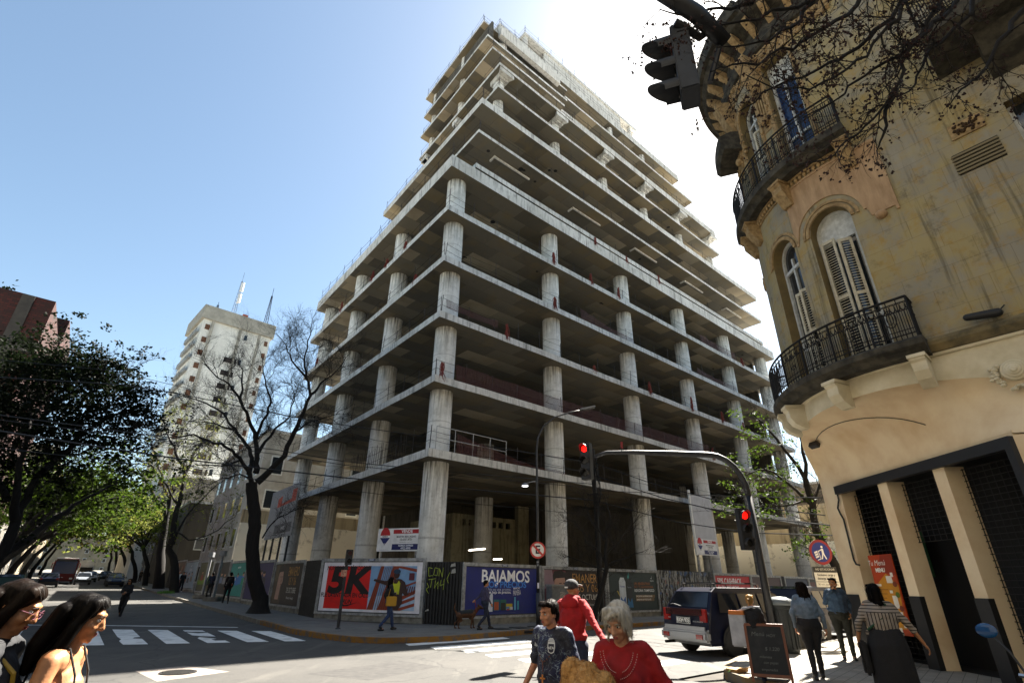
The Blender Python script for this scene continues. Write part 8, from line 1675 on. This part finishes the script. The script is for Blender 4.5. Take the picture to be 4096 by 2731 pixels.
# --- people farther away
def ped(px, py, z, dist_z, face, label, H_=1.68, **kw):
    if isinstance(dist_z, tuple): P = at_n(px, py, dist_z[1]) if dist_z[0] == 'n' else at_m(px, py, dist_z[1]); zz = gz(P.x, P.y) + z
    else: P = at_z(px, py, z); zz = z
    return figure(Vector((P.x, P.y, zz)), face, label, H_, **kw)
walk = dict(kl=(-.09, .16, .52), al=(-.09, .24, .10), tl=(-.1, .37, .06), kr=(.09, .02, .48), ar=(.09, -.26, .13), tr=(.1, -.14, .04), el=(-.23, -.1, 1.12), wl=(-.23, .0, .88), er=(.23, .02, 1.12), wr=(.23, .16, .9))
BCK = dict(vox=.014, detail=True)
rr, J, h, k, hm = ped(475, 2476, 0, 0, R(165), 'woman in black with sunglasses and pale blue shoes walking on the shaded left road', 1.66, skin=SK2, pose=dict(walk, er=(.2, .05, 1.13), wr=(.05, .2, 1.12), el=(-.2, .05, 1.13), wl=(-.04, .2, 1.08)), hair=HBR, hairkind='long', top=BLKC, bottom=BLKC, shoes=mat('pale_blue_shoe', '#5c7a9a', .6), fem=True, **BCK)
mb = MB(); mb.box(h(0, .1, .012), (.11, .012, .034), hm); mb.build('sunglasses', BLACK, rr); mb = MB(); mb.box(V((0, .24, 1.1))*k, (.16, .02, .11), Matrix.Rotation(R(30), 3, 'Y')); mb.build('held_phone', mat('grey_folder', '#39404c', .5), rr)
ped(830, 2394, PV, ('n', 8.1), AZA, 'man in dark blue jacket walking away between the two grey lamp posts', 1.72, pose=walk, skin=SK2, hairkind='short', top=NAVY, bottom=BLKC, shoes=SHO, **BCK)
rr, J, h, k, hm = ped(899, 2414, PV, ('n', 8.0), AZA, 'man in dark red black jacket with backpack walking before the black and teal posters', 1.74, pose=walk, skin=SK2, hairkind='short', top=cloth('dark_maroon', '#1c0d0e', '#120a0b'), bottom=BLKC, shoes=SHO, **BCK)
mb = MB(); mb.ell(V((0, -.2, 1.22))*k, V((.15, .1, .2))*k); mb.build('backpack', BLKC, rr, smooth=True)
ped(704, 2350, PV, ('n', 8.5), AZA + math.pi, 'man in white T-shirt walking toward the viewer beside the leafing tree trunk', 1.72, pose=walk, skin=SK1, hair=HW, hairkind='short', top=WHITE, bottom=BLKC, shoes=SHO, sleeve='short', **BCK)
ped(716, 2374, PV, ('n', 8.3), AZA + math.pi, 'youth in black T-shirt with white print walking ahead of the white shirted man', 1.68, pose=walk, skin=SK1, hairkind='short', top=BLKC, bottom=BLKC, shoes=SHW, sleeve='short', **BCK)
ped(553, 2334, PV, ('n', 8.3), AZA + math.pi, 'distant pedestrian in dark clothes with tan bag by the streaked wall', 1.68, pose=walk, skin=SK2, hairkind='short', top=cloth('tan_cloth', '#4c3f26', '#2a2418'), bottom=BLKC, shoes=SHW, **BCK)
ped(580, 2334, PV, ('n', 8.3), AZA + math.pi, 'distant pedestrian in dark blue beside the one with the tan bag', 1.65, pose=walk, skin=SK2, hairkind='long', top=NAVY, bottom=JEAN, shoes=SHW, fem=True, **BCK)
ped(462, 2318, PV, ('n', 8.0), AZA, 'distant seated looking figure in black by the tree at the right kerb', 1.6, skin=SK2, hairkind='short', top=BLKC, bottom=BLKC, shoes=SHO, **BCK)
# woman with yellow bag in front of the 5K board
rr, J, h, k, hm = ped(1544, 2521, PV, 0, R(62), 'woman in black top and jeans with yellow shoulder bag before the 5K board', 1.66, pose=dict(walk, er=(.2, .08, 1.14), wr=(.04, .2, 1.18)), skin=SK1, hairkind='long', top=BLKC, bottom=cloth('blue_jeans', '#1d2c4c', '#2c3f66'), shoes=SHO, fem=True, head_turn=R(30), **BCK)
mb = MB(); mb.box(V((.22, .02, .93))*k, (.1, .36, .3)); mb.build('yellow_bag', mat('yellow_bag', '#a87e10', .6), rr, bevel=.02); mb = MB(); mb.tube([V((.2, -.1, 1.05))*k, V((.19, -.02, 1.42))*k, V((.2, .12, 1.05))*k], .012, 5); mb.build('bag_strap', mat('yellow_bag', '#a87e10'), rr); mb = MB(); mb.ell(V((.0, -.02, 1.43))*k, V((.14, .1, .05))*k); mb.build('pale_collar', mat('pale_scarf', '#8c98a8', .8), rr, smooth=True)
# dog walker and dog
rr, J, h, k, hm = ped(1937, 2517, PV, 0, R(70), 'person in speckled purple jumper and dark trousers walking a dog before the blue poster', 1.60, pose=dict(walk, el=(-.24, -.14, 1.14), wl=(-.22, -.34, 1.0)), skin=SK2, hairkind='short', top=cloth('speckled_jumper', '#4a4560', '#23203a', scale=45), bottom=NAVY, shoes=SHO, bulk=1.1, **BCK)
hand = rr.location + Matrix.Rotation(rr.rotation_euler.z, 3, 'Z') @ (J['wl'])
P = at_z(1862, 2512, PV); dog = empty('dog', (P.x, P.y, PV), R(90) - R(70), 'brown dog with dark back and raised tail walking on a red lead', 'dog')
FURD = mat('brown_dog_fur', '#5a3820', .9, c2='#3c2614', scale=12, bump=.5); DCO = mat('dark_dog_coat', '#14181a', .8)
mb = MB(); mb.cap((-.28, 0, .44), (.25, 0, .47), .105, .135); mb.ell((.2, 0, .42), (.13, .1, .14)); mb.cap((.32, 0, .52), (.46, 0, .66), .085, .07); mb.ell((.52, 0, .69), (.1, .065, .07)); mb.cap((.56, 0, .67), (.68, 0, .645), .045, .028)
for sg in (-1, 1):
    mb.cap((.25, sg*.07, .4), (.25 + sg*.05, sg*.07, .22), .055, .03); mb.cap((.25 + sg*.05, sg*.07, .22), (.25 + sg*.07, sg*.07, .03), .028, .022); mb.cap((.25 + sg*.07, sg*.07, .03), (.30 + sg*.07, sg*.07, .02), .026, .02)
    mb.cap((-.28, sg*.07, .42), (-.22 - sg*.03, sg*.08, .27), .085, .045); mb.cap((-.22 - sg*.03, sg*.08, .27), (-.36 - sg*.04, sg*.08, .17), .04, .024); mb.cap((-.36 - sg*.04, sg*.08, .17), (-.34 - sg*.05, sg*.08, .03), .023, .02); mb.cap((-.34 - sg*.05, sg*.08, .03), (-.29 - sg*.05, sg*.08, .02), .026, .02)
    mb.cap((.47, sg*.045, .74), (.44, sg*.07, .80), .025, .010)
mb.cap((-.37, 0, .5), (-.46, 0, .64), .032, .026); mb.cap((-.46, 0, .64), (-.44, 0, .82), .026, .014); mb.build('body', FURD, dog, remesh=.012, sm_iter=2)
mb = MB(); mb.cap((-.2, 0, .485), (.2, 0, .505), .105, .128); mb.build('back_coat', DCO, dog, smooth=True); mb = MB(); mb.tube([(.36 + .0*math.cos(a), .085*math.cos(a), .57 + .085*math.sin(a)) for a in [i*math.pi/6 for i in range(13)]], .012, 5); mb.build('collar', mat('red_strap', '#8a1018', .6), dog)
mb = MB(); cl_ = dog.location + Matrix.Rotation(dog.rotation_euler.z, 3, 'Z') @ V((.38, 0, .62)); mb.tube([V((0, 0, 0)), (hand - cl_)*.5 - V((0, 0, .08)), hand - cl_], .010, 5); o = mb.build('dog_lead', mat('red_strap', '#8a1018')); o.location = cl_; tag(o, 'red lead running from the dog to the walker in the speckled jumper', 'lead')
# woman with white bag by the van
P = at_k(2985, 2385, 10.0)
rr, J, h, k, hm = figure(Vector((P.x + .05, P.y, 0)), R(35), 'blond woman with ponytail, black top and big white shoulder bag beside the van', 1.50, SK1, dict(walk, er=(.22, .06, 1.14), wr=(.12, .16, 1.38)), HBL, 'tail', BLKC, JEAN, SHO, vox=.01, fem=True)
mb = MB(); mb.prism([(-.42, -.12), (-.12, -.16), (-.10, -.06), (-.40, -.02)], .62, 1.18); mb.build('white_bag', mat('white_canvas', '#b4b6bc', .8, c2='#9a9ca2', scale=6, bump=.2), rr, bevel=.02); mb = MB(); mb.prism([(-.40, -.13), (-.12, -.165), (-.11, -.10), (-.39, -.06)], 1.16, 1.23); mb.build('bag_flap', mat('orange_flap', '#b86a2c', .7), rr)
mb = MB(); mb.tube([V((-.3, -.1, 1.2)), V((.02, -.11, 1.30)), V((.15, .0, 1.3)), V((.1, .1, 1.2))], .02, 6); mb.build('bag_strap', mat('white_canvas', '#b4b6bc'), rr)
# woman in denim jacket, back view
DEN = cloth('pale_denim', '#6f7f90', '#53626f', scale=9, bump=.3)
rr, J, h, k, hm = figure((5.75, 11.15, .12), R(18), 'woman in pale denim jacket and black leggings with long curly hair, back view', 1.62, SK1, dict(kl=(-.07, .0, .5), kr=(.07, .06, .5), al=(-.08, -.1, .09), ar=(.08, .12, .09), tl=(-.09, .05, .03), tr=(.09, .26, .05), el=(-.27, -.04, 1.13), wl=(-.25, .04, .88), er=(.27, -.04, 1.13), wr=(.29, .02, .88)), HBR, 'long', DEN, BLKC, SHO, vox=.008, fem=True, bulk=1.38, jacket_len=-.08, head_turn=R(6))
mb = MB(); rg = random.Random(2)
for i in range(46):
    a_ = rg.uniform(-1.2, 1.2); x0 = .07*math.sin(a_); p0 = h(x0, -.09, rg.uniform(-.05, .09)); pts = [p0]
    for j in range(7): pts.append(pts[-1] + V((rg.gauss(0, .012) + x0*.05, rg.gauss(-.003, .01), -.042)))
    mb.tube(pts, [.011, .013, .013, .012, .011, .010, .007, .003], 5)
mb.build('curls', HBR, rr)
# man in denim jacket facing the viewer, hand at his mouth
DEN2 = cloth('blue_denim', '#3c5268', '#2a3c50', scale=8, bump=.3)
rr, J, h, k, hm = figure((8.05, 14.05, .12), R(205), 'bearded man in blue denim jacket standing with his hand to his mouth', 1.74, SK2, dict(er=(.26, .06, 1.16), wr=(.06, .16, 1.46), el=(-.26, -.06, 1.14), wl=(-.22, .05, .95)), HB, 'short', DEN2, OLV, SHO, vox=.009, bulk=1.42, head_turn=R(-25), beard=True)
mb = MB(); mb.box(J['ch'] + V((0, .155, -.12))*k, (.13, .03, .46)); mb.build('dark_jumper', NAVY, rr, bevel=.012)
# woman in striped blouse, back view, close on the right
def stripe_mat():
    m_, t, b = nodes_of('striped_blouse', .8); v = mapped(t); sx = N(t, 'SeparateXYZ'); t.links.new(v, sx.inputs[0])
    def bands(src, f): ml = N(t, 'Math', operation='MULTIPLY'); ml.inputs[1].default_value = f; t.links.new(src, ml.inputs[0]); s_ = N(t, 'Math', operation='SINE'); t.links.new(ml.outputs[0], s_.inputs[0]); return ramp(t, s_.outputs[0], [(.55, 0.), (.7, 1.)])
    hz, vt = bands(sx.outputs[2], 150), bands(sx.outputs[0], 150); gt = N(t, 'Math', operation='LESS_THAN'); gt.inputs[1].default_value = 1.22; t.links.new(sx.outputs[2], gt.inputs[0]); ab_ = N(t, 'Math', operation='ABSOLUTE'); t.links.new(sx.outputs[0], ab_.inputs[0]); lt = N(t, 'Math', operation='LESS_THAN'); lt.inputs[1].default_value = .19; t.links.new(ab_.outputs[0], lt.inputs[0]); an = N(t, 'Math', operation='MULTIPLY'); t.links.new(gt.outputs[0], an.inputs[0]); t.links.new(lt.outputs[0], an.inputs[1])
    c = mix(t, '#8f8478', '#1c1816', mix(t, hz, vt, an.outputs[0])); t.links.new(c, b.inputs['Base Color']); return m_
P = at_k(3500, 2440, 7.3)
rr, J, h, k, hm = figure((P.x + .05, P.y, .12), R(28), 'long haired woman in striped blouse with green strap and black skirt, back view', 1.58, SK2, dict(el=(-.31, -.06, 1.16), wl=(-.36, .0, .92), er=(.33, -.02, 1.16), wr=(.46, .02, .92)), HB, 'long', stripe_mat(), BLKC, SHO, vox=.008, sleeve='elbow', fem=True, bulk=1.42, head_turn=R(8))
mb = MB(); mb.lathe([(.20, 1.02), (.25, .82), (.265, .5), (.27, .2)], seg=24); mb.build('skirt', cloth('black_skirt', '#08080a', '#101014'), rr, smooth=True, remesh=.02, sm_iter=2, disp=lambda c: .02*noise.noise(V((math.atan2(c.x, c.y)*2.5, c.z*.6, 0))))
mb = MB(); mb.tube([J['sr'] + V((-.05, -.07, .03)), J['ch'] + V((0, -.185, -.02)), J['pel'] + V((-.20, -.14, .12))], .016, 6); mb.build('green_strap', mat('green_strap', '#123a20', .7), rr)
mb = MB(); mb.box(V((-.30, -.02, .66)), (.10, .26, .42)); mb.build('black_bag', BLKC, rr, bevel=.03)
# bag with printed pattern on the pavement behind her
bg_ = empty('patterned_bag', sf(2.0, .5, .12), 0, 'dark bag with pale leaf pattern on the pavement by the shopfront', 'bag'); mb = MB(); mb.box((0, 0, .25), (.3, .45, .5)); mb.build('bag', mat('leaf_pattern', '#1a1a1a', .8, c2='#7d8078', scale=14, lo=.5, hi=.56), bg_, bevel=.03)
mb = MB(); mb.tube([(0, -.12, .5), (0, -.08, .68), (0, .08, .68), (0, .12, .5)], .012, 5); mb.build('handle', BLKC, bg_)
